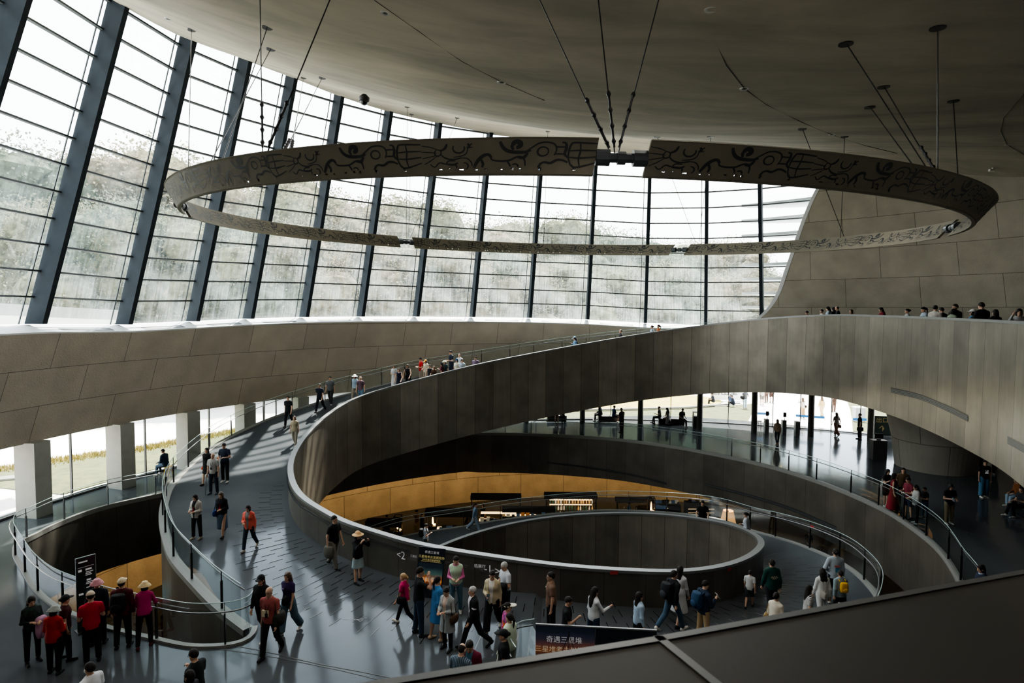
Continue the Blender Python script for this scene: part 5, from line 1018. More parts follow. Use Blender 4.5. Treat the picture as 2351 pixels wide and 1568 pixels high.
PT = [
# key, mode, zone, x, y, H, rz, pose, sex, hair, top, bottom, shoe, label, hat
('dark_lady','f','F',76,1521,1.62,-125,'hold','f','lk','long:darkfloral','slim:15181a','17181a','woman in dark patterned top holding pink jacket, far left',None),
('hat_red','f','F',126,1545,1.56,5,'hold~','f','ok','jacket:a02420','pants:15161a','24262a','woman in red jacket and grey bucket hat with back turned, lower left','bucket:8f9490'),
('maroon_cap','f','F',152,1514,1.56,-50,'stand2','f','nk','tee:3a1519','pants:1c222c','1a1b1e','woman in black cap and maroon tee in the lower left group','cap:191a1d'),
('red_polo','f','F',213,1521,1.70,38,'hold','m','sk','tee:a81c34','pants:121417','1b1c1f','man in red polo and beige cap in the lower left group','cap:b9ab97'),
('pink_hat','f','F',226,1479,1.66,15,'stand','m','sk','jacket:1a202b','pants:15181d','17181b','person in navy jacket and pink bucket hat by the left railing','bucket:c38e98'),
('maroon_jacket','f','F',283,1486,1.73,12,'stand','m','sk','jacket:4d161f','pants:1c2126','1c1d20','man in maroon jacket and beige cap wearing black backpack','cap:c9b89c'),
('magenta','f','F',333,1484,1.60,22,'rail','f','ok','long:9a1759','slim:111215','4a2026','woman in magenta sweater and cream bucket hat at the left railing','bucket:d5c096'),
('mask_man','t','F',207,1521,1.70,75,'stand','m','sk','tee:c9cdd2','pants:2a2d33','1b1c1f','man in white shirt wearing face mask at the bottom edge left',None),
('fist_man','t','F',448,1492,1.72,75,'phone','m','sk','tee:14181b','pants:1f242c','1b1c1f','man in black tee with glasses raising a hand at the bottom edge',None),
('bottom_head','t','F',436,1539,1.62,80,'stand','f','bk' if False else 'ok','tee:202328','pants:1f242c','1b1c1f','black haired person cropped by the bottom edge beside man in black tee',None),
('bald','f','F',622,1506,1.74,172,'walk2','m','tg','tee:8c4a48','pants:14161a','17181b','bald man in pinkish red shirt walking towards the camera',None),
('black_cap','f','F',603,1466,1.68,172,'walk2~','f','lb','jacket:15171a','pants:14161a','c6c6c2','woman in black cap and black jacket behind the bald man','cap:17191c'),
('purple','f','F',664,1453,1.64,160,'walk2','f','wb','tee:2d1d4a','wide:4a6370','c0bfb9','young woman in purple tee and wide jeans',None),
('bag_man','f','F',767,1306,1.78,-115,'walk2','m','sk','tee:101214','pants:77746d','16171a','man in black tee and grey trousers beside the drum wall',None),
('hat_lady','f','F',822,1337,1.60,-125,'photo','f','lk','jacket:14161a','skirt:8ea0a4','16171a','woman in tan sun hat and black jacket beside the drum wall','sun:cfa87c'),
('pink_girl','f','F',929,1434,1.44,82,'walk','f','py','tee:a81c58','slim:17181c','c3c1ba','blond girl in pink tee walking left',None),
('head_man','f','F',962,1457,1.78,-70,'head','m','sk','tee:14171a','pants:27374a','2a2c30','man in black tee and jeans touching his head',None),
('blue_cardi','f','F',1003,1468,1.64,-60,'stand2','f','pk','coat:3f74a8','shorts:5d4637','b7a38b','woman in long blue cardigan with ponytail',None),
('trench','f','F',1027,1490,1.58,150,'hold~','f','nk','coat:8e9496/c9b3a6','slim:14161a','1f2125','woman in silver trench coat carrying brown bag',None),
('grey_man','f','F',1088,1488,1.62,112,'walk','m','sg','jacket:15171b/c8c6cc','pants:171a20','1b1c20','grey haired man in black jacket over white shirt walking left',None),
('stripe_man','t','F',1058,1481,1.70,-25,'hold','m','tk','tee:vstripe','pants:23272e','1b1c1f','balding man in blue striped shirt at the bottom edge, back turned',None),
('maroon_paper','t','F',1079,1469,1.66,170,'hold','m','sk','jacket:5c1830/3c6472','pants:23272e','1b1c1f','man in maroon and teal jacket reading a paper at the bottom edge',None),
('staff','t','F',1047,1276,1.62,180,'hold','f','pk','long:b5608c','pants:4b6877','a9a9a5','woman with pink sleeves and pale green vest facing camera by the poster',None),
('cream','f','F',1131,1448,1.66,165,'walk_hold','f','nk','jacket:b3a88c/d8d6d2','wide:13161b','b9b6ae','woman in cream jacket and wide black trousers',None),
('white_shirt','f','F',1160,1426,1.64,122,'hold~','m','sg','tee:b9bec8','pants:20252d','1b1c1f','older man in white short sleeved shirt carrying dark coat',None),
('brown_polo','t','D',1266,1313,1.74,95,'stand','m','sk','tee:6b5547','pants:15171b','1b1c1f','tall man in brown polo with glasses facing left',None),
('black_tee','t','D',1302,1371,1.60,-95,'phone','m','sk','tee:15191c','pants:1e222a','1b1c1f','man in dark tee looking down just beyond the dark banner',None),
('white_sweater','t','D',1364,1348,1.64,-62,'phone_out','f','lk','long:c3c8cc','pants:27384c','c3c2bd','woman in white sweater holding a phone out',None),
('blue_blouse','t','D',1467,1359,1.60,-75,'stand','f','lk','long:9fb4c8','pants:15181d','b9b9b5','long haired woman in pale blue blouse above the right end of the banner',None),
('black_backpack','t','D',1545,1311,1.74,-62,'walk','m','sk','jacket:16191d','pants:3b5265','c3c2bd','man in black jacket and jeans striding right',None),
('white_dress','t','D',1561,1300,1.70,-45,'walk2~','f','lk','dresssleeve:b0b2b4',None,'1b1c1f','long haired woman in long white dress by the drum wall',None),
('navy_pack','t','D',1617,1333,1.68,-70,'phone','m','sk','jacket:1d2a3c','pants:a08a6a','9a8a70','man in navy jacket and khaki trousers with blue backpack',None),
('boy','f','D',1720,1394,1.18,-30,'walk2','m','sk','tee:b4b6b6','shorts:2c3138','2c2e33','small boy in white tee by the end of the drum wall',None),
('green','f','D',1770,1412,1.72,5,'walk2','m','sk','jacket:123a34','pants:15171b','1c1d20','man in dark green jacket with lettering on the back',None),
('cream_bun','t','D',1782,1361,1.60,-50,'stand','f','nk','long:cfc8b8','pants:c2bba9','b9b6ae','woman in cream top with hair bun near the front parapet',None),
('stripe','t','D',1857,1344,1.58,-100,'stand2','f','lk','tee:stripe','pants:2a2c30','b9b6ae','woman in black and white striped top near the front parapet',None),
('white_coat','t','D',1890,1306,1.64,3,'walk2','f','wk','jacket:bfc0bf','pants:c1c2c2','c3c2bd','woman in white with dark wavy hair seen from behind',None),
('hoodie','t','D',1919,1261,1.74,-8,'hip~','m','nk','jacket:9aa3ab','pants:14161a','c3c2bd','person in pale grey hoodie with printed back on the lower ramp',None),
('child_yellow','t','D',1931,1311,1.46,4,'walk2~','m','sk','jacket:7d8d92','pants:16181c','9a9a96','child in grey hoodie wearing yellow backpack',None),
('ramp_white','t','D',1716,1177,1.62,55,'walk_hold','f','pk','jacket:a4a8b0','pants:4b6a80','8a8a86','woman in white hoodie on the lower ramp behind the drum',None),
('black_lean','t','D',1614,1147,1.74,160,'rail','m','sk','tee:101214','pants:14161a','1b1c1f','man in black tee leaning over the rim of the drum at the back',None),
('blue_walk','f','D',1090,1219,1.62,-85,'walk','f','pk','long:5d7387','wide:6d7d8c','b9b9b5','person in pale blue walking along the lower ramp at left',None),
('grey_phone','t','D',977,1202,1.66,-90,'phone','m','sk','tee:8f949b','pants:20242a','2b2d31','person in grey white top looking at phone on the lower ramp',None),
('pale_skirt','t','B',957,1171,1.64,95,'phone','f','nk','long:6d5434','skirtlong:9c8a64','b9a98b','woman in long pale skirt by the ochre wall',None),
('dark_shop','t','B',969,1178,1.64,-60,'stand','m','sk','jacket:16150f','pants:15140f','1b1a17','dark clothed person beside the woman in long pale skirt',None),
('dark_shop2','t','B',888,1182,1.66,20,'stand','m','sk','jacket:191812','pants:15140f','1b1a17','dark clothed person under the leftmost shop canopy',None),
('shop_head','t','B',850,1196,1.62,-40,'stand','f','ok','jacket:191812','pants:15140f','1b1a17','person at far left end of the basement shop, only head showing',None),
('shop_head2','t','B',1109,1157,1.66,140,'stand','f','ok','tee:191812','pants:15140f','1b1a17','shop assistant behind the lit counter at left',None),
('shop_sit','t','B',1069,1189,1.60,-60,'sit','f','lk','jacket:5a5038','pants:15140f','1b1a17','seated person in khaki near the walking person in pale blue',None),
('shop_blue','t','B',1445,1153,1.62,90,'phone','f','nk','tee:4f6d80','pants:1f242c','1b1a17','woman in pale blue top reading at the shop, middle of the photo',None),
('shop_long','t','B',1462,1162,1.50,170,'stand','f','lk','tee:1e1c18','pants:1f242c','1b1a17','long haired visitor right of the woman reading at the shop',None),
('shop_dark3','t','B',1556,1152,1.66,20,'stand','m','sk','jacket:14130f','pants:15140f','1b1a17','dark silhouetted visitor in front of the lit bookshelves',None),
('basement_sit','t','B',1856,1218,1.66,170,'sit','m','sk','jacket:1b1d1e','pants:15171a','1b1a17','dim seated person seen through the lower ramp glass at right',None),
('void_red','t','B',376,1412,1.62,120,'hold','f','ok','tee:5c2018','pants:1b1a18','1b1a17','person in red in the basement seen through the left void',None),
('void_dark','t','B',404,1424,1.66,60,'stand','m','sk','jacket:17171a','pants:15140f','1b1a17','dark clothed person in the basement beside the one in red',None),
('coral','f','U',573,1262,1.56,178,'walk_hold','f','ok','jacket:d9685a/87898a','pants:26333f','a9a49a','woman in coral jacket walking down the ramp',None),
('skirt','f','U',511,1230,1.60,178,'walk_hold~','f','ob','jacket:161a20/1a1c22','skirtlong:46586a','2a2422','woman in navy jacket and blue skirt with red lanyard',None),
('white_jacket','f','U',452,1237,1.56,170,'hold','f','ok','jacket:b1aea9/16181c','pants:191b20','8f8878','woman in white jacket and black trousers at the ramp railing',None),
('old_man','f','U',491,1134,1.72,176,'stand','m','tw','tee:9a9896','pants:1d2733','1f2836','old man in grey tee with white beard walking with a cane',None),
('black_dress','f','U',477,1112,1.62,172,'walk2','f','lk','coat:17181b','skirt:14161a','2b2620','long haired woman in black dress behind the old man',None),
('navy_shirt','f','U',517,1107,1.74,178,'hold~','m','sk','tee:232c3c','pants:16181c','b5b2aa','man in navy short sleeved shirt beside the old man',None),
('black_man','f','U',663,980,1.72,172,'walk2','m','sk','tee:14171c','pants:16181c','1c1c1e','man in black tee and trousers alone on the ramp',None),
('beige_tee','f','U',677,1024,1.58,178,'walk2~','f','lb','tee:9a9078','pants:8a8478','8a8a86','woman in beige tee with rucksack straps beside the spiral rim',None),
('navy_polo','f','U',735,947,1.72,172,'walk','m','sk','tee:171d2b','pants:16191e','16171a','man in navy polo striding down the ramp',None),
('grey_polo','f','U',759,930,1.72,176,'walk2~','m','sk','tee:5d6164','pants:3a3d3e','9a9a96','man in grey polo beside the man in navy polo',None),
('blue_hat','t','U',815,860,1.64,165,'walk2','f','ok','long:8fa5b6','pants:8a8378','8a8a86','woman in white sun hat and pale blue shirt on the ramp','sun:dfe4e6'),
('plaid','t','U',828,864,1.64,170,'walk2~','m','tg','tee:5e4a56','pants:5b7890','8a8a86','man in dark plaid shirt beside the woman in white sun hat',None),
('white_top','t','U',905,838,1.62,170,'hold','f','lb','tee:b5b8bc','skirtlong:b9babb','8a8a86','woman in white top and long white skirt leaning on the ramp rim',None),
('navy_dress','t','U',917,845,1.58,175,'rail','f','lb','dressmid:1b1f33',None,'8a8a86','brown haired woman in navy dress beside the one in white',None),
('black_top','t','U',937,836,1.66,172,'rail~','f','lk','tank:16181f','slim:16181f','8a8a86','long haired woman in black sleeveless top at the ramp rim',None),
('red_ramp','t','U',967,821,1.72,120,'hold','m','sk','tee:a32024','pants:8d8378','8a8a86','man in red polo on the ramp',None),
('yellow_hat','t','U',978,826,1.62,150,'hold~','f','ob','long:c3bda9','pants:8d8378','8a8a86','woman in white with yellow cap beside the man in red polo','cap:c98a2c'),
('lean_ramp','t','U',988,837,1.50,170,'rail','m','sk','tank:20242b','pants:20242b','8a8a86','person in dark sleeveless top with arms on the ramp rim',None),
('long_ramp','t','U',998,840,1.46,165,'rail~','f','lb','tee:3a2a20','pants:20242b','8a8a86','long haired girl resting on the ramp rim beside dark sleeveless top',None),
('maroon_ramp','t','U',1015,832,1.60,80,'phone','f','lk','tee:502030','pants:20242b','8a8a86','woman in maroon with long black hair on the ramp',None),
('white_hat_ramp','t','U',1021,827,1.62,170,'stand','f','lk','tee:46545c','pants:20242b','8a8a86','woman in white bucket hat on the ramp','bucket:d8d6cc'),
('navy_tall','t','U',1036,805,1.82,120,'hold','m','sk','tee:1a2233','pants:1c2230','8a8a86','tall man in navy standing on the ramp',None),
('white_ramp','t','U',1055,812,1.74,150,'stand','m','tk','tee:b7bdc6','pants:20242b','8a8a86','balding man in white shirt on the ramp',None),
('blue_cap_ramp','t','U',1049,824,1.58,160,'stand','f','ok','tee:c9c6b6','pants:20242b','8a8a86','person in blue cap in front of the balding man in white','cap:1d4a78'),
('long2_ramp','t','U',1061,824,1.58,170,'stand2','f','lk','tee:9aa7b3','pants:20242b','8a8a86','woman with long dark hair at the right end of the ramp group',None),
('alone_ramp','t','U',1092,819,1.60,165,'stand','m','sk','tee:6a5a70','pants:20242b','8a8a86','person in purple print standing apart right of the ramp group',None),
('cap_ramp','t','U',1321,773,1.62,85,'phone','f','lk','long:6f93b3','pants:20242b','8a8a86','woman in blue cap and pale blue top with phone on upper ramp','cap:8aa0b4'),
('dark_up','t','U',1426,765,1.66,85,'walk2','m','tk','tee:2a2a30','pants:20242b','8a8a86','man in dark top alone on the upper ramp below the sill',None),
('sun_up','t','U',1498,755,1.62,80,'walk2','f','nk','long:9ab0c3','pants:20242b','8a8a86','woman with tied hair and sunglasses, left of two on upper ramp',None),
('pony_up','t','U',1513,755,1.60,75,'walk2~','f','pk','tee:a4603c','pants:20242b','8a8a86','woman with ponytail, right of two on the upper ramp',None),
('left_sit','f','F',381,1092,1.70,80,'sit','m','sk','jacket:26384d','pants:46586a','c3c2bd','man in blue jacket sitting by the left windows',None),
('hall_stand','f','F',1427,993,1.72,35,'hold','m','sk','tee:191b1f','pants:16181c','17181b','dark silhouetted man standing at the far railing',None),
('bench_a','f','F',1379,967,1.70,80,'sit','m','sk','jacket:1b1e24','pants:1b1e22','c3c2bd','man hunched on a bench facing left in the far hall',None),
('bench_b','f','F',1409,971,1.70,-75,'sit2','m','sk','tee:1f4268','shorts:1d222b','c3c2bd','man in blue tee sitting on the same bench facing right',None),
('bench_c','f','F',1514,973,1.70,70,'sit2','m','sk','tee:1b1d22','pants:1b1e22','1b1c1f','man in dark tee on the left end of the right hand bench',None),
('bench_d','f','F',1534,976,1.62,30,'sit','f','lk','dressmid:a8a6ae',None,'b9b9b5','long haired woman in pale dress on the right hand bench',None),
('bench_e','f','F',1564,979,1.70,200,'sit','m','sk','tee:15171b','pants:1b1e22','b9b9b5','man in black sitting on the right end of the bench',None),
('bench_f','f','F',1275,969,1.66,190,'sit','f','lk','tee:3a2c30','shorts:1d222b','b9b9b5','person in shorts on the far left bench under the spiral',None),
('bench_g','f','F',1291,969,1.70,185,'sit2','m','sk','tee:1b1d22','pants:1b1e22','1b1c1f','dark clothed person beside the one in shorts on the bench',None),
('enter','f','F',1784,1020,1.62,-8,'walk2','f','lb','long:8d7a66','slim:27333f','6a5242','long haired woman walking through the turnstiles',None),
('leave','f','F',1920,1001,1.66,5,'walk','f','wb','tee:7f7b78','wide:6a4a42','8a8a86','woman with curly hair walking out carrying a bag',None),
('guard','f','F',1973,1009,1.74,70,'stand','m','sk','tee:17181b','pants:17181b','17181b','man in black standing by the exit door',None),
('out_a','f','O',1842,960,1.66,0,'photo','f','lb','tee:c6bdb2','wide:a88c62','8a7a6a','woman in white top and tan trousers outside the door',None),
('out_b','f','O',1886,956,1.66,8,'walk2','f','wb','long:c2a878','wide:c8b48c','8a7a6a','woman in cream outside the door, back turned',None),
('out_c','f','O',1914,946,1.70,180,'phone','m','sk','tee:3a2a24','pants:4a342c','2a2422','man in dark clothes outside facing the doors',None),
('out_d','f','O',1749,930,1.72,5,'stand','m','sk','tee:c3bfba','shorts:6a6460','8a7a6a','man in white tee and grey shorts outside',None),
('out_e','f','O',1759,924,1.70,10,'stand','f','lk','jacket:5a4a44','pants:4a3a34','2a2422','person in brown jacket outside beside man in white tee',None),
('out_f','f','O',1771,924,1.72,-10,'stand','m','sk','tee:4a3430','shorts:3a2a26','2a2422','person in dark clothes outside, right of the brown jacket',None),
('out_g','f','O',1710,939,1.74,15,'hip','m','sk','tee:4a4c50','pants:9ab0c0','8a7a6a','man in dark tee and pale jeans standing on the lawn',None),
('out_h','f','O',1638,929,1.68,60,'ground','m','sk','tee:20242c','pants:20242c','2a2422','man in black sitting on the grass by the kerb',None),
('out_i','f','O',1684,935,1.68,70,'ground','m','sk','jacket:222a38','pants:1b1e24','2a2422','person in navy sitting on the lawn',None),
('out_j','f','O',1676,926,1.30,-30,'ground','m','sk','tee:2c3c56','pants:1b1e24','2a2422','child sitting on the kerb behind the person in navy',None),
('r_a','f','F',2034,1163,1.66,-165,'phone','f','ok','tee:15161a','shorts:16171a','c3c2bd','woman in black top and black shorts at the right railing',None),
('r_red','f','F',2049,1175,1.66,-120,'stand2','f','lk','dresslong:6e1622',None,'2a2022','woman in long red dress at the right railing',None),
('r_brown','f','F',2071,1163,1.70,150,'stand','m','sk','tee:5a4a38','pants:2a2c30','8a8a86','man in brown shirt behind the woman in red dress',None),
('r_burg','f','F',2084,1190,1.70,95,'hold','m','sk','tee:6a2434','shorts:1f2a3e','2a2422','man in burgundy tee and navy shorts at the right railing',None),
('r_white','f','F',2102,1203,1.58,80,'hold~','f','lk','jacket:9a9a98','pants:16171a','b9b9b5','woman in pale jacket beside the man in burgundy tee',None),
('r_boy','f','F',2122,1190,1.30,90,'hold','m','sk','tee:15171b','pants:35506c','8a8a86','boy in black tee and jeans holding something',None),
('r_khaki','f','F',2178,1203,1.62,175,'hold','m','ok','tee:121316','pants:8a7f69','c3c2bd','teenager in black tee and khaki trousers looking at phone',None),
('r_tee','f','F',2258,1142,1.72,170,'stand','m','sk','tee:121316','wide:49708c','c8c8c4','man in black printed tee and blue jeans under the spiral',None),
('r_back','f','F',2250,1070,1.70,10,'stand','m','sk','tee:121316','pants:101114','1b1c1f','dark clothed person behind the man in printed tee, head hidden',None),
('r_back2','f','F',2284,1088,1.70,160,'walk2','m','sk','tee:121316','pants:101114','c3c2bd','person in black trousers and pale shoes under the spiral edge',None),
('r_sit1','f','F',2338,1166,1.64,85,'sit','f','lk','long:7a4a2a','pants:8aa0b4','c3c2bd','seated woman in pale jeans at the right edge',None),
('r_sit2','f','F',2344,1188,1.66,85,'sit2','m','sk','tee:2a2c30','pants:15161a','c3c2bd','seated person in black trousers at the right edge, nearer',None),
('vest_lady','t','F',2257,1297,1.62,80,'hold','f','ok','long:8fa3bb','pants:1d2430','1b1c1f','woman in navy vest over pale blue shirt at the lower right',None),
('security','t','F',1158,1447,1.64,85,'stand','f','nk','tee:17191c','pants:17191c','17181b','security guard in black uniform and cap at the bottom edge','cap:17191c'),
('visor','t','F',1164,1384,1.58,-80,'stand','f','nk','jacket:floral','pants:2a2d33','8a8a86','woman in pink floral jacket and white visor','visor:c9c6b8'),
('staff2','t','F',1171,1408,1.62,50,'stand','f','pk','long:b9c2b0','pants:8f958c','8a8a86','woman in pale green vest with ponytail beside the curved glass',None),
]
GAL = [(1854,714,33.0,'k','tee:3a3c40','sk',0),(1887,710,32.5,'k','tee:b5b2aa','sk',1),(1903,704,31.8,'k','tee:8fa0b0','lk',2),(1914,705,31.4,'k','jacket:1c2028','lk',3),(1924,703.5,31.2,'k','tee:16181c','tk',4),(1955,710.5,30.2,'b','tee:5a4a3a','ob',5),(2025,706,27.4,'k','tee:6e1a2c','lk',6),(2084,709,25.3,'k','tee:a0a4a8','nk',7),(2123,705,24.6,'k','long:a3b2c3','pk',8),(2147.5,701,23.0,'k','long:b9b6ae','sk',9),(2164,706.5,23.3,'k','jacket:3e444c','sk',10),(2194,698,21.6,'k','jacket:121316','sk',11),(2187,709,21.5,'k','long:8f9a88','ok',12),(2235,710.5,20.2,'k','tee:6f93b3','ok',13),(2256,694.7,19.8,'k','jacket:14171c','sk',14),(2286,710.5,18.9,'k','jacket:111215','lk',15),(2340,709,17.4,'k','long:b0b0b4','ok',16)]
GLAB = ['child with black hair, leftmost head above the gallery parapet','short haired person with pale cap band, second head along the gallery parapet','person in dark blue hood beside the bald man on the gallery','person with long black hair left of the bald man on the gallery','bald man in black on the gallery','brown haired child with hair clip alone on the gallery','woman in dark red with long hair and mask on the gallery','person in white with tied hair, right of the woman in dark red','woman in pale blue with ponytail on the gallery','man in white hoodie on the gallery','man in grey jacket with back turned on the gallery','man in black hugging somebody on the gallery','person in pale green hugged by the man in black','person in white cap and pale blue tee on the gallery','tall man in black seen from behind on the gallery','long haired woman in black at the right of the gallery','woman in white raising an arm at the right edge of the gallery']
for r in PT:
    key, mode, zone, x, y, H, rz, pose, sex, hair, top, bot, shoe, label, hat = r
    if mode == 'f' and pose.rstrip('~').startswith(('sit', 'ground')): pass
    person(key, mode, zone, x, y, H, rz, pose, sex, hair, top, bot, shoe, label, hat)
for (x, y, d, c, top, hair, k) in GAL:
    sexg = 'm' if k in (0, 1, 4, 9, 10, 11, 14) else 'f'
    person('g%d' % k, 'd', 'G', x, y, 0, [90, 80, 60, 30, 60, 100, 85, 70, 80, -60, 10, 100, -80, 20, 5, 0, 150][k], 'head' if k == 16 else 'stand' if k % 2 else 'hold', sexg, hair, top, 'pants:20242b', '8a8a86', GLAB[k], 'cap:c3c2bd' if k == 13 else None, dep=d)
# ---- what people carry
backpack('maroon_jacket', '17181b', 'black backpack on the man in maroon jacket')
backpack('black_backpack', '1a1d21', 'black backpack on the man striding right by the drum', accent='30353a')
backpack('navy_pack', '1f3c58', 'blue backpack on the man in khaki trousers')
backpack('child_yellow', 'd9a514', 'yellow and blue backpack on the child in grey hoodie', small=True, accent='d9a514')
backpack('plaid', '3a2a2c', 'small dark backpack on the man in plaid shirt on the ramp', small=True)
backpack('grey_phone', '17181b', 'black backpack on the person looking at phone on the lower ramp')
handbag('trench', '4a382c', 'brown patterned handbag on the woman in silver trench coat', side=-1, z=-.04)
handbag('purple', '15171b', 'black belt bag on the woman in purple tee', side=-.2, z=.06, y=.14)
handbag('bald', '2b2b29', 'dark grey camera bag on the bald man', side=-1, z=.02, size=(.34, .2, .3))
handbag('bag_man', '5a5a52', 'patterned carrier bag held by the man in grey trousers', side=1, z=-.30, strap=False, size=(.34, .16, .36))
handbag('white_coat', '8b867f', 'grey crossbody bag on the woman in white with wavy hair', side=-.3, z=.05, y=-.17)
handbag('leave', '6a5444', 'brown handbag carried by the woman walking out', side=1, z=-.22, strap=False)
handbag('guard', '3a3c40', 'grey bag carried by the man at the exit door', side=-1, z=-.22, strap=False, size=(.38, .16, .26))
handbag('skirt', '1f3c78', 'blue shoulder bag on the woman in blue skirt', side=1, z=-.05)
handbag('cream_bun', 'a08a62', 'tan shoulder bag on the woman with hair bun', side=-1, z=.0)
handbag('hoodie', 'd9dcdc', 'white carrier bag held by the person in pale grey hoodie', side=1, z=-.28, strap=False, size=(.3, .1, .36))
handbag('pink_girl', '17181b', 'black waist bag on the blond girl', side=-1, z=.0)
handbag('out_a', '2b2620', 'black shoulder bag on the woman in tan trousers outside', side=1, z=.02)
handbag('out_g', '1b1c1f', 'black bag on the man standing on the lawn', side=-1, z=.05, size=(.5, .16, .26))
held('white_sweater', 'phone', 'phone held out by the woman in white sweater', 'phone', (.075, .012, .15), '22262b')
held('cap_ramp', 'phone', 'phone of the woman in blue cap on the upper ramp', 'phone', (.075, .012, .15), '22262b')
held('r_khaki', 'phone', 'phone of the teenager in khaki trousers', 'phone', (.075, .012, .15), '9ab0c0')
held('red_polo', 'leaflet', 'white leaflet held by the man in red polo', 'paper', (.2, .004, .14), 'c9ccd0')
held('maroon_paper', 'leaflet', 'white paper read by the man in maroon and teal jacket', 'paper', (.2, .004, .2), 'd5d8da')
held('navy_pack', 'leaflet', 'folded white paper held by the man with blue backpack', 'paper', (.1, .004, .2), 'd5d8da')
held('shop_blue', 'booklet', 'pale booklet read by the woman in pale blue top at the shop', 'booklet', (.2, .01, .14), 'c9b58a')
held('cream', 'phone', 'phone held by the woman in cream jacket', 'phone', (.075, .012, .15), '3a4654')
held('old_man', 'pouch', 'orange red pouch hanging on the old man', 'pouch', (.16, .02, .11), 'b8442a', 0, (-.2, .05, .22), .0)
held('navy_shirt', 'pouch', 'orange pouch on the man in navy shirt', 'pouch', (.1, .03, .16), 'c8642a', 0, (.05, -.05, -.05), 0)
held('bald', 'pouch', 'white and orange pouch on the chest of the bald man', 'pouch', (.16, .05, .16), 'd0c8ac', 0, (-.2, .17, .38), 0)
held('black_dress', 'leaflet', 'red folder in the hand of the woman in black dress', 'folder', (.2, .01, .14), 'b8442a')
# cane
o_, s_, sc_, rz_, p_ = PEOPLE['old_man']; W_ = s_.arm[0][2] + s_.arm[0][3]*.09; a_ = on_person('old_man', W_ + np.array([.02, .02, .02])); b_ = np.array([a_[0], a_[1] - .10, floor_z('U', a_[0], a_[1] - .1) + .005]); m = MB(); m.tube([a_ + np.array([0, .06, .02]), a_ + np.array([0, 0, .03]), a_*.9 + b_*.1, b_], .012, n=7); o = build(m, 'walking_cane', M_BLACK); tag(o, 'dark walking cane used by the old man on the ramp', 'cane')
# pink jacket over the arm, dark coat over the arm
def drape(key, side, name, label, col, L=.42):
    o, s, sc, rz, p = PEOPLE[key]; S, E, W, df, sg = s.arm[side]; A = E*.35 + W*.65
    V, Fq = surfnet(lambda P: smin([seg(P, (-.05, 0, .0), (.05, 0, 0), .085, .085), np.maximum(ell_(P, (0, .0, -L*.55), (.15, .075, L*.62)) + .012*np.sin(P[..., 0]*55), -9)], .05), (-.24, -.2, -L*1.3), (.24, .2, .15), .018)
    me = finish(V, Fq, name); me.materials.append(cloth(col)); ob = link(name, me, loc=on_person(key, A), rz=rz + (0.4 if side else -.4)); ob.scale = (sc,)*3; tag(ob, label, 'jacket')
drape('dark_lady', 1, 'folded_jacket', 'pale pink jacket draped over the arm of the woman at far left', 'b48aa8')
drape('white_shirt', 1, 'folded_coat', 'black coat draped over the arm of the man in white shirt', '15161a', .5)
def chest_part(key, name, col, kind='vest'):
    o, s, sc, rz, p = PEOPLE[key]; pose = next(r[7] for r in PT if r[0] == key); sex = next(r[8] for r in PT if r[0] == key); s2 = skeleton(pose, sex); V, Fq = surfnet(lambda P: np.maximum(np.maximum(torso(P, s2, .034), -.14 - (P - s2.P) @ s2.t), -(np.linalg.norm(P - s2.neck - s2.t*.04 - s2.f*.03, axis=-1) - .085)), *bounds(s2), .017)
    me = finish(V, Fq, name); me.materials.append(cloth(col)); c = link(name, me, parent=o)
chest_part('staff', 'vest', 'a9bfa6'); chest_part('staff2', 'vest', 'b5c4b0'); chest_part('vest_lady', 'vest', '1a2336')

def lanyard(key, col, drop=.30):
    o, s, sc, rz, p = PEOPLE[key]; m = MB(); b = s.neck - s.t*drop + s.f*.165
    m.tube([s.neck - s.f*.055 + s.t*.0, s.neck + np.array([.06, .02, -.01]), s.neck - s.t*.12 + s.f*.135 + np.array([.045, 0, 0]), b], .006, n=5); m.tube([s.neck - s.f*.055, s.neck + np.array([-.06, .02, -.01]), s.neck - s.t*.12 + s.f*.135 + np.array([-.045, 0, 0]), b], .006, n=5); m.box((b[0], b[1], b[2] - .05), .07, .01, .1); build(m, 'lanyard', cloth(col), o)
lanyard('skirt', 'a82030'); lanyard('white_jacket', 'a82030'); lanyard('old_man', '2a2c30'); lanyard('bald', '2a2c30'); lanyard('head_man', 'c8502a', .16)
def glasses(key):
    o, s, sc, rz, p = PEOPLE[key]; m = MB(); hp = lambda v: s.head + s.hR @ np.array(v, float)
    for e in (-1, 1): m.tube([hp((e*.03 + .024*math.cos(t), .092, .002 + .018*math.sin(t))) for t in np.linspace(0, 2*PI, 11)], .003, n=4); m.tube([hp((e*.054, .088, .004)), hp((e*.078, .0, .004))], .003, n=4)
    m.tube([hp((-.008, .094, .004)), hp((.008, .094, .004))], .003, n=4); build(m, 'glasses', M_BLACK, o)
for k in ('fist_man', 'trench', 'white_shirt', 'brown_polo', 'black_tee', 'navy_pack', 'bald', 'bag_man'): glasses(k)
def face_mask(key):
    o, s, sc, rz, p = PEOPLE[key]; V, Fq = surfnet(lambda P: ell_((P), (0, .055, -.05), (.06, .05, .052)), (-.1, -.02, -.14), (.1, .14, .04), .011); V = V @ s.hR.T + s.head; me = finish(V, Fq, 'face_mask'); me.materials.append(cloth('c9d3da')); link('face_mask', me, parent=o)
face_mask('mask_man')
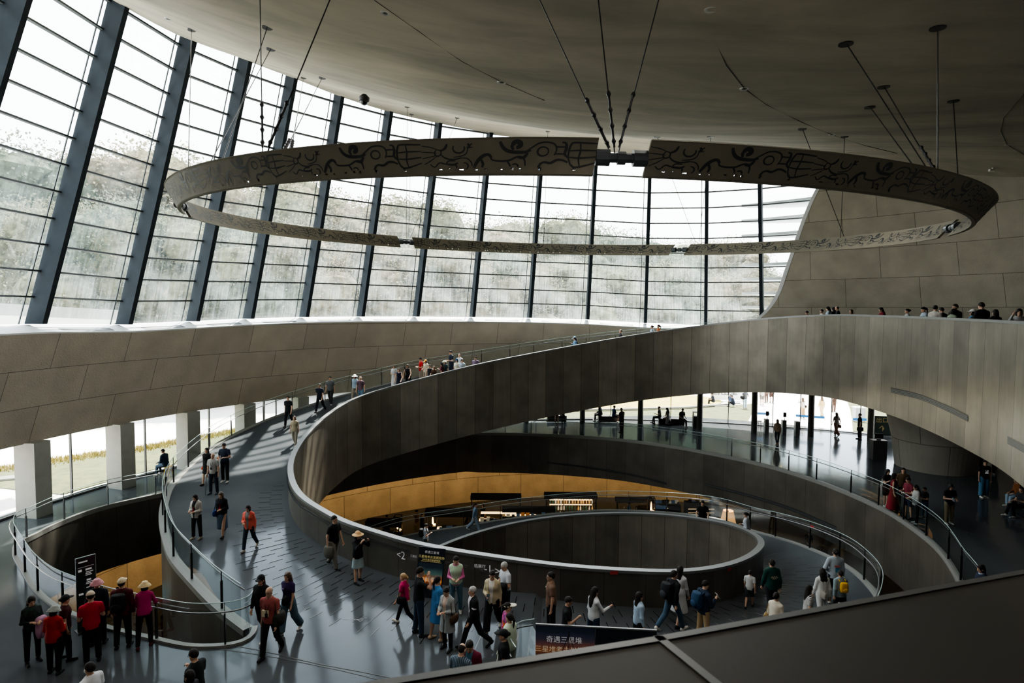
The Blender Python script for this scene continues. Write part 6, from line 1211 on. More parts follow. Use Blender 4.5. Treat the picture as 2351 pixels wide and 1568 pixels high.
# ================================================================= DETAILS
def polyhit(x, y, P, near=True, lo=0, hi=None):
    """where a sight line meets the vertical surface standing on plan curve P"""
    d = ray(x, y); P = np.array(P)[lo:hi]; best = None
    for k in range(len(P) - 1):
        a, b = P[k, :2], P[k + 1, :2]; e = b - a; den = d[0]*(-e[1]) + e[0]*d[1]
        if abs(den) < 1e-9: continue
        t = (a[0]*(-e[1]) + e[0]*a[1])/den; u = (d[0]*a[1] - d[1]*a[0])/den
        if t > 0 and -1e-6 <= u <= 1 and (best is None or (t < best[0]) == near): best = (t, CAM + d*t, e/np.linalg.norm(e))
    return best
def text_mesh(body, size, name):
    cu = bpy.data.curves.new(name, 'FONT'); cu.body = body; cu.size = size; cu.align_x = 'CENTER'; cu.align_y = 'CENTER'; cu.resolution_u = 2; cu.extrude = 0
    o = bpy.data.objects.new(name, cu); COL.objects.link(o); bpy.context.view_layer.update(); me = bpy.data.meshes.new_from_object(o.evaluated_get(bpy.context.evaluated_depsgraph_get())); bpy.data.objects.remove(o); bpy.data.curves.remove(cu); me.name = name; return me
M_TXT = plain('sign_white', (.62, .63, .64), rough=.6, noise=.02, emit=.12); M_TXTY = plain('sign_yellow', (.72, .62, .25), rough=.6, noise=.02, emit=.15)
def put_text(body, size, p, xdir, mat, name, parent=None, up=(0, 0, 1), off=.012, sx=1.0):
    me = text_mesh(body, size, name); me.materials.clear(); me.materials.append(mat); X = Vector([float(c) for c in xdir]).normalized(); U = Vector(up).normalized(); N = X.cross(U); U = N.cross(X)
    o = bpy.data.objects.new(name, me); COL.objects.link(o); o.matrix_world = Matrix(((X[0]*sx, U[0], N[0], p[0] + N[0]*off), (X[1]*sx, U[1], N[1], p[1] + N[1]*off), (X[2]*sx, U[2], N[2], p[2] + N[2]*off), (0, 0, 0, 1)))
    if parent is not None:
        o.parent = parent; bpy.context.view_layer.update(); o.matrix_parent_inverse = parent.matrix_world.inverted()
    return o
# ---- metal inlay strips across the ramp floors near the spiral wall
m = MB(); i0 = sp_idx_px(668, 1050, 26); i1 = sp_idx_px(1735, 1268, 20.4) + 14; ss = np.concatenate([[0], np.cumsum(np.linalg.norm(np.diff(SARR, axis=0), axis=1))]); k = 0; s_ = ss[i0]
while s_ < ss[i1]:
    i = int(np.searchsorted(ss, s_)); T = SARR[i + 1] - SARR[i - 1]; T[2] = 0; T /= np.linalg.norm(T); N = np.array([T[1], -T[0], 0]); f = (s_ - ss[i0])/(ss[i1] - ss[i0]); wmax = 2.9*min(1, .18 + f*3.2)*min(1, (1 - f)*5 + .25); o_ = .35 + (k % 2)*.42
    while o_ < wmax:
        a = SARR[i] + N*o_; b = SARR[i] + N*(o_ + .46)
        za = WALK.ray_cast(Vector((a[0], a[1], SARR[i][2] - .3)), Vector((0, 0, -1))); zb = WALK.ray_cast(Vector((b[0], b[1], SARR[i][2] - .3)), Vector((0, 0, -1)))
        if za[0] is not None and zb[0] is not None and abs(za[0][2] - zb[0][2]) < .3:
            a[2], b[2] = za[0][2] + .006, zb[0][2] + .006; m.poly([a - T*.012, b - T*.012, b + T*.012, a + T*.012])
        o_ += .84
    s_ += .24; k += 1
struct(build(m, 'trim_9', plain('inlay_strip', (.028, .03, .033), rough=.25, metal=.6)))
m = MB()
for ln in (((430,1483),(520,1492),(620,1507),(720,1526),(800,1543),(900,1568)),((540,1482),(620,1498),(700,1517),(780,1533),(860,1548),(960,1570))):
    c = resample([atz(x, y, .006) for x, y in ln], 30); m.strip(offset2d(c, .012), offset2d(c, -.012))
struct(build(m, 'trim_70', M_COLDARK))
m = MB(); e0 = atz(812, 1422, .006)
for a, b in (((-.3, .02), (.12, -.02)), ((.12, -.02), (.22, .07)), ((.12, -.02), (.2, -.10)), ((.22, .07), (.34, .09)), ((.2, -.10), (.26, -.02)), ((.02, .0), (.26, .02))):
    A = e0 + np.array([a[0], a[1], 0]); Bq = e0 + np.array([b[0], b[1], 0]); d = (Bq - A)/np.linalg.norm(Bq - A); n_ = np.array([-d[1], d[0], 0])*.008; m.poly([A - n_, Bq - n_, Bq + n_, A + n_])
struct(build(m, 'trim_71', plain('inlay_pale', (.30, .33, .36), rough=.4)))
# ---- slot grilles in the bronze band and ledges in the slab edge
def slot(name, top, bot, P, lab, **kw):
    A = [polyhit(x, y, P, **kw) for x, y in top]; B_ = [polyhit(x, y, P, **kw) for x, y in bot]
    if any(q is None for q in A + B_): print('slot miss', name); return
    pull = lambda p, q=.03: p + (CAM - p)/np.linalg.norm(CAM - p)*q; A = [pull(q[1]) for q in A]; B_ = [pull(q[1]) for q in B_]; A = resample(A, 24); B_ = resample(B_, 24); m = MB(); m.strip(A, B_, 0)
    for t in (.3, .55, .8): m.tube([pull(a*(1 - t) + b*t, .02) for a, b in zip(A, B_)],   .006, n=4, m=1)
    o = build(m, name, [M_BLACK, M_TRANSOM]); tag(o, lab, 'air vent')
slot('slot_vent', [(2045,889),(2110,904),(2165,926),(2222,953)], [(2045,901),(2110,917),(2165,940),(2222,968)], INNER, 'long dark slanting slot vent low on the bronze spiral band', near=True, hi=160)
slot('slot_vent', [(2313,1001),(2351,1021),(2385,1040)], [(2313,1019),(2351,1040),(2385,1060)], INNER, 'dark slanting slot vent at the right edge of the photo', near=True, hi=160)
FASC = EDGE[len(LEFTC):]
slot('ledge_vent', [(1255,1060),(1350,1071),(1450,1088),(1530,1108)], [(1255,1063),(1350,1075),(1450,1092),(1530,1113)], FASC, 'thin dark ledge vent on the slab edge below the benches', near=False)
slot('ledge_vent', [(1617,1109),(1720,1135),(1820,1166),(1920,1209)], [(1617,1114),(1720,1141),(1820,1174),(1920,1218)], FASC, 'thin dark ledge vent on the slab edge at right above the lower ramp', near=False)
# ---- lettering on the drum wall
OUTA = np.array(OUTER)
def wall_text(body, x, y, size, name, label, mat=M_TXT, sx=1.0):
    h = polyhit(x, y, OUTA, near=True, lo=i_start - 60, hi=i_down + 60); e = h[2]; e3 = (e[0], e[1], 0) if e[0] > 0 else (-e[0], -e[1], 0); o = put_text(body, size, h[1], e3, mat, name, sx=sx); tag(o, label, 'lettering'); return o
wall_text('<', 916, 1274, .30, 'wall_arrow', 'white arrow pointing left beside the figure 2 on the drum wall'); wall_text('2', 926, 1276, .36, 'wall_number', 'white figure 2 on the dark drum wall')
wall_text('三展区', 950, 1277, .085, 'wall_lettering', 'small white lettering beside the figure 2 on the drum wall')
wall_text('临展厅', 1102, 1300, .12, 'wall_lettering', 'white lettering over a thin rule left of the right pointing arrow')
wall_text('-1', 1121, 1306, .32, 'wall_number', 'white figure beside the right pointing arrow on the drum wall'); wall_text('>', 1142, 1312, .32, 'wall_arrow', 'white arrow pointing right on the drum wall')
def wall_rules(xs, name, label):
    m = MB(); 
    for (x0, y0, x1, y1, w_) in xs:
        a, b = polyhit(x0, y0, OUTA, lo=i_start - 60, hi=i_down + 60)[1], polyhit(x1, y1, OUTA, lo=i_start - 60, hi=i_down + 60)[1]; pull = (CAM - a)/np.linalg.norm(CAM - a)*.03; a = a + pull; b = b + pull; u = np.array([0, 0, w_]) if abs(x1 - x0) > 1 else np.array([w_, 0, 0]); m.poly([a - u, b - u, b + u, a + u])
    o = build(m, name, plain('sign_grey', (.24, .24, .245), rough=.6)); tag(o, label, 'lettering')
wall_rules([(945,1281,957,1283.5,.006),(945,1283,955,1285.5,.005),(945,1285,956,1287.5,.005),(943,1271,943,1287,.004)], 'wall_text_lines', 'faint small text lines under the lettering by the figure 2')
wall_rules([(1087,1303,1110,1307,.004),(1101,1307,1110,1308.5,.005),(1103,1309.5,1110,1311,.005),(1114,1301,1114,1313,.004)], 'wall_text_lines', 'faint small text lines and rule left of the right arrow')
wall_rules([(1020,1289,1033,1291,.008),(1020,1293,1028,1294.5,.005),(1066,1297,1075,1298.5,.008),(1067,1301,1073,1302,.005)], 'wall_text_lines', 'faint small text lines on the drum wall right of the poster')
# ---- poster leaning against the drum wall
def gradposter(name, stops, scale=3.0, axis='Z'):
    b = NB(name); p = b.add('ShaderNodeBsdfPrincipled'); p.inputs['Roughness'].default_value = .5; uv = b.add('ShaderNodeUVMap'); sx = b.add('ShaderNodeSeparateXYZ'); b.link(uv.outputs[0], sx.inputs[0]); nz = b.add('ShaderNodeTexNoise', i_Scale=scale, i_Detail=6.0, i_Roughness=.65); b.link(uv.outputs[0], nz.inputs['Vector'])
    ma = b.add('ShaderNodeMath', operation='MULTIPLY_ADD'); ma.inputs[1].default_value = .35; b.link(nz.outputs['Fac'], ma.inputs[0]); b.link(sx.outputs['Y' if axis == 'Z' else 'X'], ma.inputs[2]); cr = b.add('ShaderNodeValToRGB'); el_ = cr.color_ramp.elements
    while len(el_) < len(stops): el_.new(.5)
    for e, (t, c) in zip(el_, stops): e.position = t; e.color = c4(hexc(c))
    b.link(ma.outputs[0], cr.inputs[0]); b.link(cr.outputs[0], p.inputs['Base Color']); b.link(cr.outputs[0], p.inputs['Emission Color']); p.inputs['Emission Strength'].default_value = .25; b.surf(p.outputs[0]); return b.m
M_PBOARD = plain('poster_dark', hexc('15212a'), rough=.5, noise=.1)
bc = atz(982, 1373, 0.04); root = empty('poster_stand', bc, R_(-4)); tag(root, 'tall dark exhibition poster on a board leaning against the drum wall', 'poster')
m = MB(); m.box((0, 0, .74), .78, .03, 1.46); bd = build(m, 'board', M_PBOARD, root)
m = MB(); m.poly([(-.36, -.018, .28), (.36, -.018, .28), (.36, -.018, 1.02), (-.36, -.018, 1.02)], 0, ((0, 0), (1, 0), (1, 1), (0, 1))); build(m, 'picture', gradposter('poster_picture', [(.12, '1a1512'), (.38, '5c2a14'), (.5, 'd88a3a'), (.6, '8a4a24'), (.75, '3c5a54'), (.95, '22343a'), (1.15, '16222a')], 3.5), root)
def local_text(body, size, x, z, mat, name, sx=1.0, par=root, y=-.022):
    me = text_mesh(body, size, name); me.materials.clear(); me.materials.append(mat); o = link(name, me, parent=par, loc=(x, y, z)); o.rotation_euler = (PI/2, 0, 0); o.scale = (sx, 1, 1); return o
local_text('奇遇三星堆', .085, 0, 1.33, M_TXT, 'logo_lettering'); local_text('三星堆考古发掘现场', .085, 0, 1.19, M_TXTY, 'title_lettering'); local_text('VR沉浸式探索体验', .065, 0, 1.105, M_TXTY, 'subtitle_lettering'); local_text('由此参观', .16, .02, .54, plain('poster_cream', (.7, .66, .55), emit=.15, noise=.02), 'large_lettering')
m = MB(); m.box((0, -.02, .31), .62, .004, .008); m.box((0, -.02, .285), .5, .004, .006); m.box((0, -.02, 1.06), .6, .004, .006); build(m, 'rule_line', M_TXTY, root); root.rotation_euler = (R_(-4), R_(5), R_(-3))
# ---- banner in the foreground
P0, P1 = atd(1230, 1435, 13.75), atd(1508, 1447, 13.5); dv = P1 - P0; Wd = math.hypot(dv[0], dv[1]); rz = math.atan2(dv[1], dv[0]); ZT = float((P0[2] + P1[2])/2)
root = empty('banner_panel', (P0[0], P0[1], 0), rz); tag(root, 'long dark exhibition banner on the railing beyond the front parapet', 'banner')
wl_ = Wd*.497; hB = ZT - .06
m = MB(); m.poly([(0, 0, .06), (wl_ - .01, 0, .06), (wl_ - .01, 0, ZT), (0, 0, ZT)], 0, ((0, 0), (2, 0), (2, 1), (0, 1))); build(m, 'left_panel', gradposter('banner_sunset', [(.1, '14161c'), (.35, '1a1a20'), (.55, '7a4a2a'), (.66, '5a3a34'), (.82, '2e2a38'), (1.1, '1c2230'), (1.2, '161c28')], 1.2), root)
m = MB(); m.poly([(wl_ + .01, 0, .06), (Wd, 0, .06), (Wd, 0, ZT), (wl_ + .01, 0, ZT)], 0); build(m, 'right_panel', plain('banner_teal', hexc('12202a'), rough=.45, noise=.2), root)
m = MB(); m.box((Wd/2, 0, ZT + .012), Wd, .05, .03); build(m, 'top_rail', M_RIM, root); m = MB(); m.box((wl_, -.012, ZT/2 + .02), .02, .03, ZT - .05); build(m, 'joint_strip', M_STEEL, root)
m = MB(); m.poly([(0, .012, .06), (Wd, .012, .06), (Wd, .012, ZT), (0, .012, ZT)]); build(m, 'back_panel', M_BLACK, root)
local_text('奇遇三星堆', .17, wl_*.48, ZT - .34, M_TXT, 'logo_lettering', par=root, y=-.01); local_text('三星堆考古发掘现场', .165, wl_*.52, ZT - .58, plain('banner_sand', (.62, .56, .42), emit=.12, noise=.02), 'title_lettering', par=root, y=-.01); local_text('VR沉浸式探索体验', .14, wl_*.50, ZT - .76, MATS['banner_sand'], 'subtitle_lettering', par=root, y=-.01); local_text('30', .34, wl_ + .55, ZT - .52, plain('banner_grey', (.35, .38, .40), noise=.02), 'number_lettering', par=root, y=-.01)
m = MB(); cx = wl_*.56
for x0 in (-.16, 0, .16): m.tube([(cx + x0, -.012, ZT - .62), (cx, -.012, ZT - .2)], .007, n=4)
m.tube([(cx, -.012, ZT - .22), (cx, -.012, ZT - .12)], .012, n=4); build(m, 'tripod_silhouette', M_BLACK, root)
m = MB(); m.box((wl_*.45, -.008, ZT - .90), 1.0, .004, .025); m.box((wl_*.3, -.008, ZT - .98), .9, .004, .02); build(m, 'small_print', MATS['banner_grey'], root)
# ---- directory totem by the left void
bt = atz(201, 1446, 0); root = empty('directory_totem', bt, R_(52)); tag(root, 'slim glass directory totem with white text behind the red polo man', 'sign')
m = MB(); m.box((0, 0, .02), .5, .3, .04); build(m, 'base_plate', M_BLACK, root); m = MB(); m.box((0, 0, 1.0), .44, .03, 1.92); build(m, 'panel', plain('totem_dark', (.025, .032, .036), rough=.15), root); m = MB(); m.box((.222, 0, 1.0), .008, .034, 1.92); m.box((0, 0, 1.963), .45, .034, .008); build(m, 'glass_edge', M_EDGE, root)
m = MB()
for z, x, w_, h in ((1.84,-.06,.2,.035),(1.70,0,.36,.006),(1.62,-.13,.08,.06),(1.62,.06,.14,.045),(1.55,.08,.16,.02),(1.51,.05,.12,.02),(1.47,.06,.14,.02),(1.34,.06,.1,.045),(1.28,.08,.16,.02),(1.24,.05,.12,.02),(1.14,.04,.08,.02),(1.14,.15,.08,.02),(1.0,-.12,.1,.05),(1.0,.06,.12,.045),(.92,.08,.16,.02)): m.box((x, -.018, z), w_, .004, h)
build(m, 'text_lines', M_TXT, root)
# ---- glowing signs in the basement, seen through the left void
M_CYAN = emat('cyan_glow', (.35, .85, 1.0), 5.0)
q = atz(245, 1400, -4.6); root = empty('glowing_sign', q, R_(-12)); tag(root, 'cyan glowing letters on a dark panel down in the left void', 'sign'); m = MB(); m.box((0, 0, 0), 1.9, .1, .6); build(m, 'panel', M_BLACK, root); local_text('UE', .42, -.3, 0, M_CYAN, 'letters', par=root, y=-.06)
q = atz(258, 1392, -4.2); root = empty('glowing_sign', (q[0] + .4, q[1], -3.9), R_(-12)); tag(root, 'upright cyan glowing sign partly hidden behind the backpack', 'sign'); m = MB(); m.box((0, 0, 0), .5, .1, 1.0); build(m, 'panel', M_BLACK, root); m = MB()
for z in (-.3, -.05, .2): m.box((0, -.055, z), .3, .02, .12)
build(m, 'letters', M_CYAN, root)
# ---- entrance hall: benches, bins, turnstiles, stool, tape, exit sign, desk
def bench(x, y, L, rz, label):
    p = atz(x, y); root = empty('bench', p, R_(rz)); tag(root, label, 'bench'); m = MB(); V, Fq = surfnet(lambda P: np.linalg.norm(np.maximum(np.abs(P - np.array([0, 0, .24])) - np.array([L/2 - .06, .2, .15]), 0), axis=-1) - .05, (-L/2 - .1, -.35, -.02), (L/2 + .1, .35, .5), .03); link('seat_block', finish(V, Fq, 'seat_block'), M_BLACK, root); m.box((0, 0, .03), L*.9, .4, .06); build(m, 'plinth', M_COLDARK, root)
    for sx_ in (-1, 1): m = MB(); m.box((sx_*(L/2 - .005), 0, .24), .025, .42, .36); build(m, 'end_panel', M_STEEL, root)
bench(1401, 967, 1.9, 3, 'dark bench where the man in blue tee sits'); bench(1541, 974, 1.9, -6, 'dark bench under the woman in pale dress'); bench(1278, 966, 1.5, 3, 'dark bench at far left under the spiral')
zb = atz(381, 1090); root = empty('stool', (zb[0] + .12, zb[1], 0)); tag(root, 'yellow stool under the man in blue jacket by the left windows', 'stool'); m = MB(); m.lathe([(.2, .40), (.2, .44)], 20); build(m, 'seat', plain('yellow_plastic', hexc('d8a81c'), rough=.4), root)
for k in range(4): m = MB(); a = PI/4 + k*PI/2; m.tube([(.2*math.cos(a), .2*math.sin(a), 0), (.15*math.cos(a), .15*math.sin(a), .41)], .016, n=6); build(m, 'leg', MATS['yellow_plastic'], root)
p = atz(1600, 981); root = empty('waste_bin', p, R_(-8)); tag(root, 'dark square waste bin beside the post in the far hall', 'bin'); m = MB(); m.box((0, 0, .42), .62, .5, .84); build(m, 'body', M_COLDARK, root); m = MB()
for sx_ in (-.28, .28): m.box((sx_, 0, .98), .04, .5, .28)
m.box((0, 0, 1.13), .6, .5, .04); build(m, 'hood', M_COLDARK, root)
for i, (x, y, hd) in enumerate(((1760,996,1),(1800,999,1),(1830,1002,0))):
    p = atz(x, y); root = empty('turnstile', p, R_(-6)); tag(root, 'steel turnstile pillar at the entrance, %s' % ['leftmost of three', 'middle of three', 'rightmost of three, no reader on top'][i], 'turnstile'); m = MB(); m.box((0, .1, .5), .26, .34, 1.0); build(m, 'cabinet', M_STEEL, root); m = MB(); m.box((0, .1, 1.01), .28, .38, .03); build(m, 'lid', M_TRANSOM, root)
    if hd: m = MB(); m.tube([(0, -.05, 1.0), (0, -.05, 1.25)], .025, n=8); build(m, 'reader_post', M_STEEL, root); m = MB(); m.box((0, -.05, 1.42), .2, .06, .32); build(m, 'reader', M_COLDARK, root)
p = atz(1743, 990); root = empty('bar_stool', p); tag(root, 'tall slim stool beside the entrance post', 'stool'); m = MB(); m.lathe([(.18, .70), (.18, .74)], 18); build(m, 'seat', M_COLDARK, root)
for k in range(4): m = MB(); a = PI/4 + k*PI/2; m.tube([(.2*math.cos(a), .2*math.sin(a), 0), (.13*math.cos(a), .13*math.sin(a), .70)], .014, n=6); build(m, 'leg', M_COLDARK, root)
GLP = [pol(gl_R(a) - .06, a, 0) for a in np.linspace(90, 40, 120)]
M_TAPE = plain('blue_tape', hexc('1c7cc0'), rough=.5, emit=.8)  # glow stands in for daylight coming through the tape
for i, (x0, x1, y0, y1) in enumerate(((1739,1767,949,950),(1827,1855,954,956),(1868,1893,957,958.5),(1958,1990,962,963.5))):
    a, b = polyhit(x0, y0, GLP)[1], polyhit(x1, y1, GLP)[1]; m = MB(); u = np.array([0, 0, .085]); m.poly([a - u, b - u, b + u, a + u]); n_ = (CAM - a)/np.linalg.norm(CAM - a)*.01
    for t in np.arange(.08, .95, .11): q = a*(1 - t) + b*t + n_; e = (b - a)*.028; m.poly([q - e - u*.4, q + e - u*.4, q + e + u*.4, q - e + u*.4], 1)
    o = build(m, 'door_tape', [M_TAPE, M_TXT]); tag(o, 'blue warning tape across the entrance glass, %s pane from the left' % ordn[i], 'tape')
p = atz(2028, 1006); root = empty('exit_sign', p, R_(-12)); tag(root, 'dark green exit sign board with arrow beside the stone pillar', 'sign'); m = MB(); m.box((0, 0, .85), 1.3, .06, 1.3); build(m, 'board', plain('sign_green', hexc('132a26'), rough=.5), root); local_text('出口', .38, -.12, 1.2, plain('sign_gold', hexc('9a8a60'), emit=.1), 'lettering', par=root, y=-.035); local_text('↑', .55, -.12, .62, MATS['sign_gold'], 'arrow', par=root, y=-.035); m = MB(); m.box((0, 0, .1), 1.2, .3, .2); build(m, 'foot', M_STEEL, root)
p = atz(2019, 1056); root = empty('security_desk', p, R_(-8)); tag(root, 'dark desk against the left side of the stone pillar', 'desk'); m = MB(); m.box((0, .2, .55), .74, .5, 1.1); build(m, 'cabinet', M_COLDARK, root); m = MB(); m.box((0, .2, 1.11), .78, .54, .03); build(m, 'top', M_BLACK, root)
bp_ = empty('desk_monitor', (p[0] + .05, p[1] + .2, 1.125), R_(-20)); tag(bp_, 'dark monitor and box standing on the desk by the pillar', 'monitor'); m = MB(); m.box((0, 0, .22), .42, .05, .3); build(m, 'screen', M_BLACK, bp_); m = MB(); m.box((0, .02, .03), .2, .16, .06); build(m, 'stand', M_BLACK, bp_)
p = atz(1971, 968, -.1); root = empty('litter_box', p); tag(root, 'pale grey cabinet standing outside the exit door', 'cabinet'); m = MB(); m.box((0, 0, .55), .75, .5, 1.1); build(m, 'body', plain('cabinet_grey', (.35, .38, .42), rough=.5), root); m = MB(); m.box((0, 0, 1.13), .85, .6, .06); build(m, 'lid', M_WHITE, root)
q0, q1 = atd(1632, 912, 57), atd(1716, 910, 57); root = empty('outdoor_sign', ((q0[0] + q1[0])/2, q0[1], 0)); tag(root, 'long white board with big dark characters out on the grass', 'sign'); m = MB(); m.box((0, 0, .75), q1[0] - q0[0], .08, 1.5); build(m, 'board', M_WHITE, root); local_text('口出皇一', .85, .0, .78, M_BLACK, 'lettering', par=root, y=-.05)
p = atd(2348, 1190, 25.3); root = empty('long_bench', (p[0] + .35, p[1] + .1, 0), R_(80)); tag(root, 'dark bench at the right edge under the seated pair', 'bench'); m = MB(); m.box((0, 0, .36), 2.2, .5, .1); build(m, 'seat', M_BLACK, root)
for sx_ in (-.9, .9): m = MB(); m.box((sx_, 0, .155), .1, .44, .31); build(m, 'leg', M_COLDARK, root)
# ---- stickers
M_RED = plain('sticker_red', hexc('a83a3a'), rough=.5)
for x, y, P, kw, lab in ((1410, 1315, OUTA, dict(lo=i_down - 20, hi=i_down + 90), 'red sticker on the near rim of the drum'), (1675, 1307, OUTA, dict(lo=i_down, hi=i_down + 120), 'red sticker on the right side of the drum rim'), (1864, 1209, offset2d(DNO, -.1), dict(near=False), 'red sticker on the lower ramp glass at right')):
    h = polyhit(x, y, P, **kw)
    if h is None: print('sticker miss', lab); continue
    p = h[1] + (CAM - h[1])/np.linalg.norm(CAM - h[1])*.04; e = np.array([h[2][0], h[2][1], 0])*.12; u = np.array([0, 0, .05]); m = MB(); m.poly([p - e - u, p + e - u, p + e + u, p - e + u]); o = build(m, 'sticker', M_RED); tag(o, lab, 'sticker')
# printed fronts and backs of clothes
def shirt_print(key, z, back, rects, mat, name='shirt_print', g=.135):
    o, s, sc, rz, p = PEOPLE[key]; sg = -1 if back else 1; m = MB(); gg = g if not back else .155
    for x, zz, w_, h in rects: c = s.P + s.t*(z + zz) + s.f*sg*gg; m.box((c[0] + x, c[1], c[2]), w_, .012, h)
    me = m.mesh(name); me.materials.append(mat); link(name, me, parent=o)
shirt_print('r_tee', .24, False, [(-.02, .08, .12, .02), (-.03, .04, .10, .02), (-.02, .0, .12, .03), (-.02, -.05, .13, .03)], M_TXT, g=.128)
shirt_print('green', .28, True, [(-.09 + .03*k, .02*(k % 2), .02, .045) for k in range(7)] + [(0, -.04, .12, .02)], plain('print_sand', hexc('8f8a76')))
shirt_print('hoodie', .20, True, [(0, .08, .16, .05)], plain('print_red', hexc('b0605a'))); shirt_print('hoodie', .20, True, [(0, -.03, .10, .14), (.03, .02, .1, .04)], plain('print_blue', hexc('4a86a0')))
shirt_print('brown_polo', .3, False, [(.06, .06, .03, .018)], M_TXT, g=.13); shirt_print('purple', .3, False, [(.05, .06, .05, .03)], plain('print_lilac', hexc('9a86c0')), g=.15)
shirt_print('security', .28, False, [(0, .0, .28, .03), (0, -.16, .28, .03)], plain('reflective', hexc('a9b09a')), g=.15)
# ================================================================= BASEMENT SHOP
M_SHOP = plain('shop_black', (.018, .017, .016), rough=.5); M_THATCH = plain('thatch_dark', (.03, .025, .02), rough=.9, noise=.4, nscale=20, bump=.6); M_GLOW = emat('warm_glow', (1.0, .55, .18), 6.0); M_GLOW2 = emat('warm_glow_soft', (1.0, .62, .28), 1.6); M_WOOD = plain('shop_wood', (.10, .06, .03), rough=.5)
def bpx(m, x0, y0, x1, y1, d, th, mi=0, L=None):
    a, b = atd(x0, y0, d), atd(x1, y1, d); c = (a + b)/2 - (L if L is not None else 0); m.box((c[0], c[1] + th/2, c[2]), abs(b[0] - a[0]), th, abs(b[2] - a[2]), mi)
def shop(name, label, cat, d, parts):
    x0, y0, x1, y1 = parts[0][1]; L = atd((x0 + x1)/2, y1, d); L[2] = -6.2; root = empty(name, L); tag(root, label, cat)
    for nm, (a, b, c, e), th, mat in parts:
        m = MB(); bpx(m, a, b, c, e, d, th, 0, L); build(m, nm, mat, root)
    return root, L
def fl(d, x=1200): return 714 + 14.6*F/d          # image row of the basement floor at depth d
def lantern(x0, y0, x1, y1, d, label):
    a, b = atd(x0, y0, d), atd(x1, y1, d); w_ = b[0] - a[0]; h = a[2] + 6.2; root = empty('display_lantern', ((a[0] + b[0])/2, d, -6.2)); tag(root, label, 'display case'); m = MB()
    for sx_ in (-1, 1):
        for sy in (-1, 1): m.box((sx_*w_/2, sy*w_/2, h/2), .04, .04, h)
    for z in (h - .02, h*.5):
        for s2 in (-1, 1): m.box((0, s2*w_/2, z), w_, .04, .04); m.box((s2*w_/2, 0, z), .04, w_, .04)
    build(m, 'frame', M_SHOP, root); m = MB(); m.lathe([(.02, h*.55), (.07, h*.58), (.03, h*.78), (.015, h*.85)], 10); m.lathe([(.03, h*.5), (.1, h*.52), (.1, h*.55), (.02, h*.56)], 10, c=(.12, 0, 0)); build(m, 'lamp', M_GLOW, root); m = MB(); m.box((0, 0, h*.25), w_*.94, w_*.94, h*.48); build(m, 'cabinet', M_SHOP, root)
lantern(905, 1184, 922, 1225, 36.5, 'glowing glass lantern case at the leftmost shop canopy'); lantern(985, 1174, 1002, 1210, 37.5, 'glowing glass lantern case right of the pale skirted woman'); lantern(1488, 1142, 1502, 1175, 40, 'small glowing lantern case in the middle of the shop')
F38 = fl(38); F39 = fl(39.5)
shop('shop_canopy', 'long dark shop canopy, leftmost, above the basement stall', 'canopy', 36, [('roof', (838, 1198, 918, 1211), .7, M_THATCH), ('post', (842, 1210, 844, fl(36)), .06, M_SHOP), ('post', (914, 1210, 916, fl(36)), .06, M_SHOP), ('counter', (850, 1228, 910, fl(36)), .8, M_SHOP)])
shop('shop_canopy', 'dark shop canopy sloping beside the glowing lantern case', 'canopy', 37, [('roof', (975, 1174, 1082, 1188), .7, M_THATCH), ('post', (978, 1187, 980, fl(37)), .06, M_SHOP), ('post', (1078, 1187, 1080, fl(37)), .06, M_SHOP), ('counter', (1003, 1216, 1060, fl(37)), .8, M_WOOD), ('light_strip', (1003, 1213, 1045, 1215.5), .3, M_GLOW2)])
r1, L1 = shop('shop_kiosk', 'kiosk with flat dark roof and lit goods left of the middle', 'kiosk', 38.5, [('roof', (1080, 1139, 1197, 1149), .7, M_THATCH), ('post', (1082, 1149, 1084, fl(38.5)), .06, M_SHOP), ('post', (1193, 1149, 1195, fl(38.5)), .06, M_SHOP), ('counter', (1098, 1197, 1190, fl(38.5)), .9, M_WOOD), ('light_strip', (1100, 1194, 1135, 1197), .3, M_GLOW2), ('back_shelf', (1104, 1178, 1185, 1180), .3, M_GLOW2)])
shop('shop_canopy', 'low dark canopy over lit counter behind the drum rim', 'canopy', 38.2, [('roof', (1153, 1168, 1275, 1177), .6, M_THATCH), ('counter', (1153, 1186, 1272, fl(38.2)), .8, M_SHOP), ('light_strip', (1160, 1182.5, 1262, 1184.5), .2, M_GLOW2)])
shop('shop_kiosk', 'kiosk with dark roof and shelves of lit bottles', 'kiosk', 40, [('roof', (1250, 1136, 1372, 1146), .7, M_THATCH), ('post', (1253, 1146, 1255, fl(40)), .06, M_SHOP), ('post', (1367, 1146, 1369, fl(40)), .06, M_SHOP), ('shelf', (1256, 1156, 1366, 1157.5), .5, M_WOOD), ('shelf', (1256, 1171, 1366, 1172.5), .5, M_WOOD), ('counter', (1256, 1184, 1366, fl(40)), .8, M_SHOP), ('light_strip', (1262, 1147.5, 1360, 1149), .2, M_GLOW2), ('light_strip', (1262, 1159, 1360, 1160), .2, M_GLOW2)])
shop('shop_kiosk', 'dark framed kiosk right of the bottle shelves', 'kiosk', 40.5, [('roof', (1415, 1146, 1500, 1155), .6, M_THATCH), ('post', (1416, 1155, 1418, fl(40.5)), .06, M_SHOP), ('post', (1497, 1155, 1499, fl(40.5)), .06, M_SHOP), ('counter', (1470, 1168, 1496, fl(40.5)), .8, M_SHOP)])
shop('bookshelf', 'long low dark bookshelf with lit books at right of the shop', 'bookshelf', 40, [('body', (1500, 1160, 1560, fl(40)), .5, M_SHOP), ('shelf', (1502, 1166, 1534, 1168), .1, M_GLOW2), ('top_board', (1498, 1157, 1562, 1160), .6, M_WOOD)])
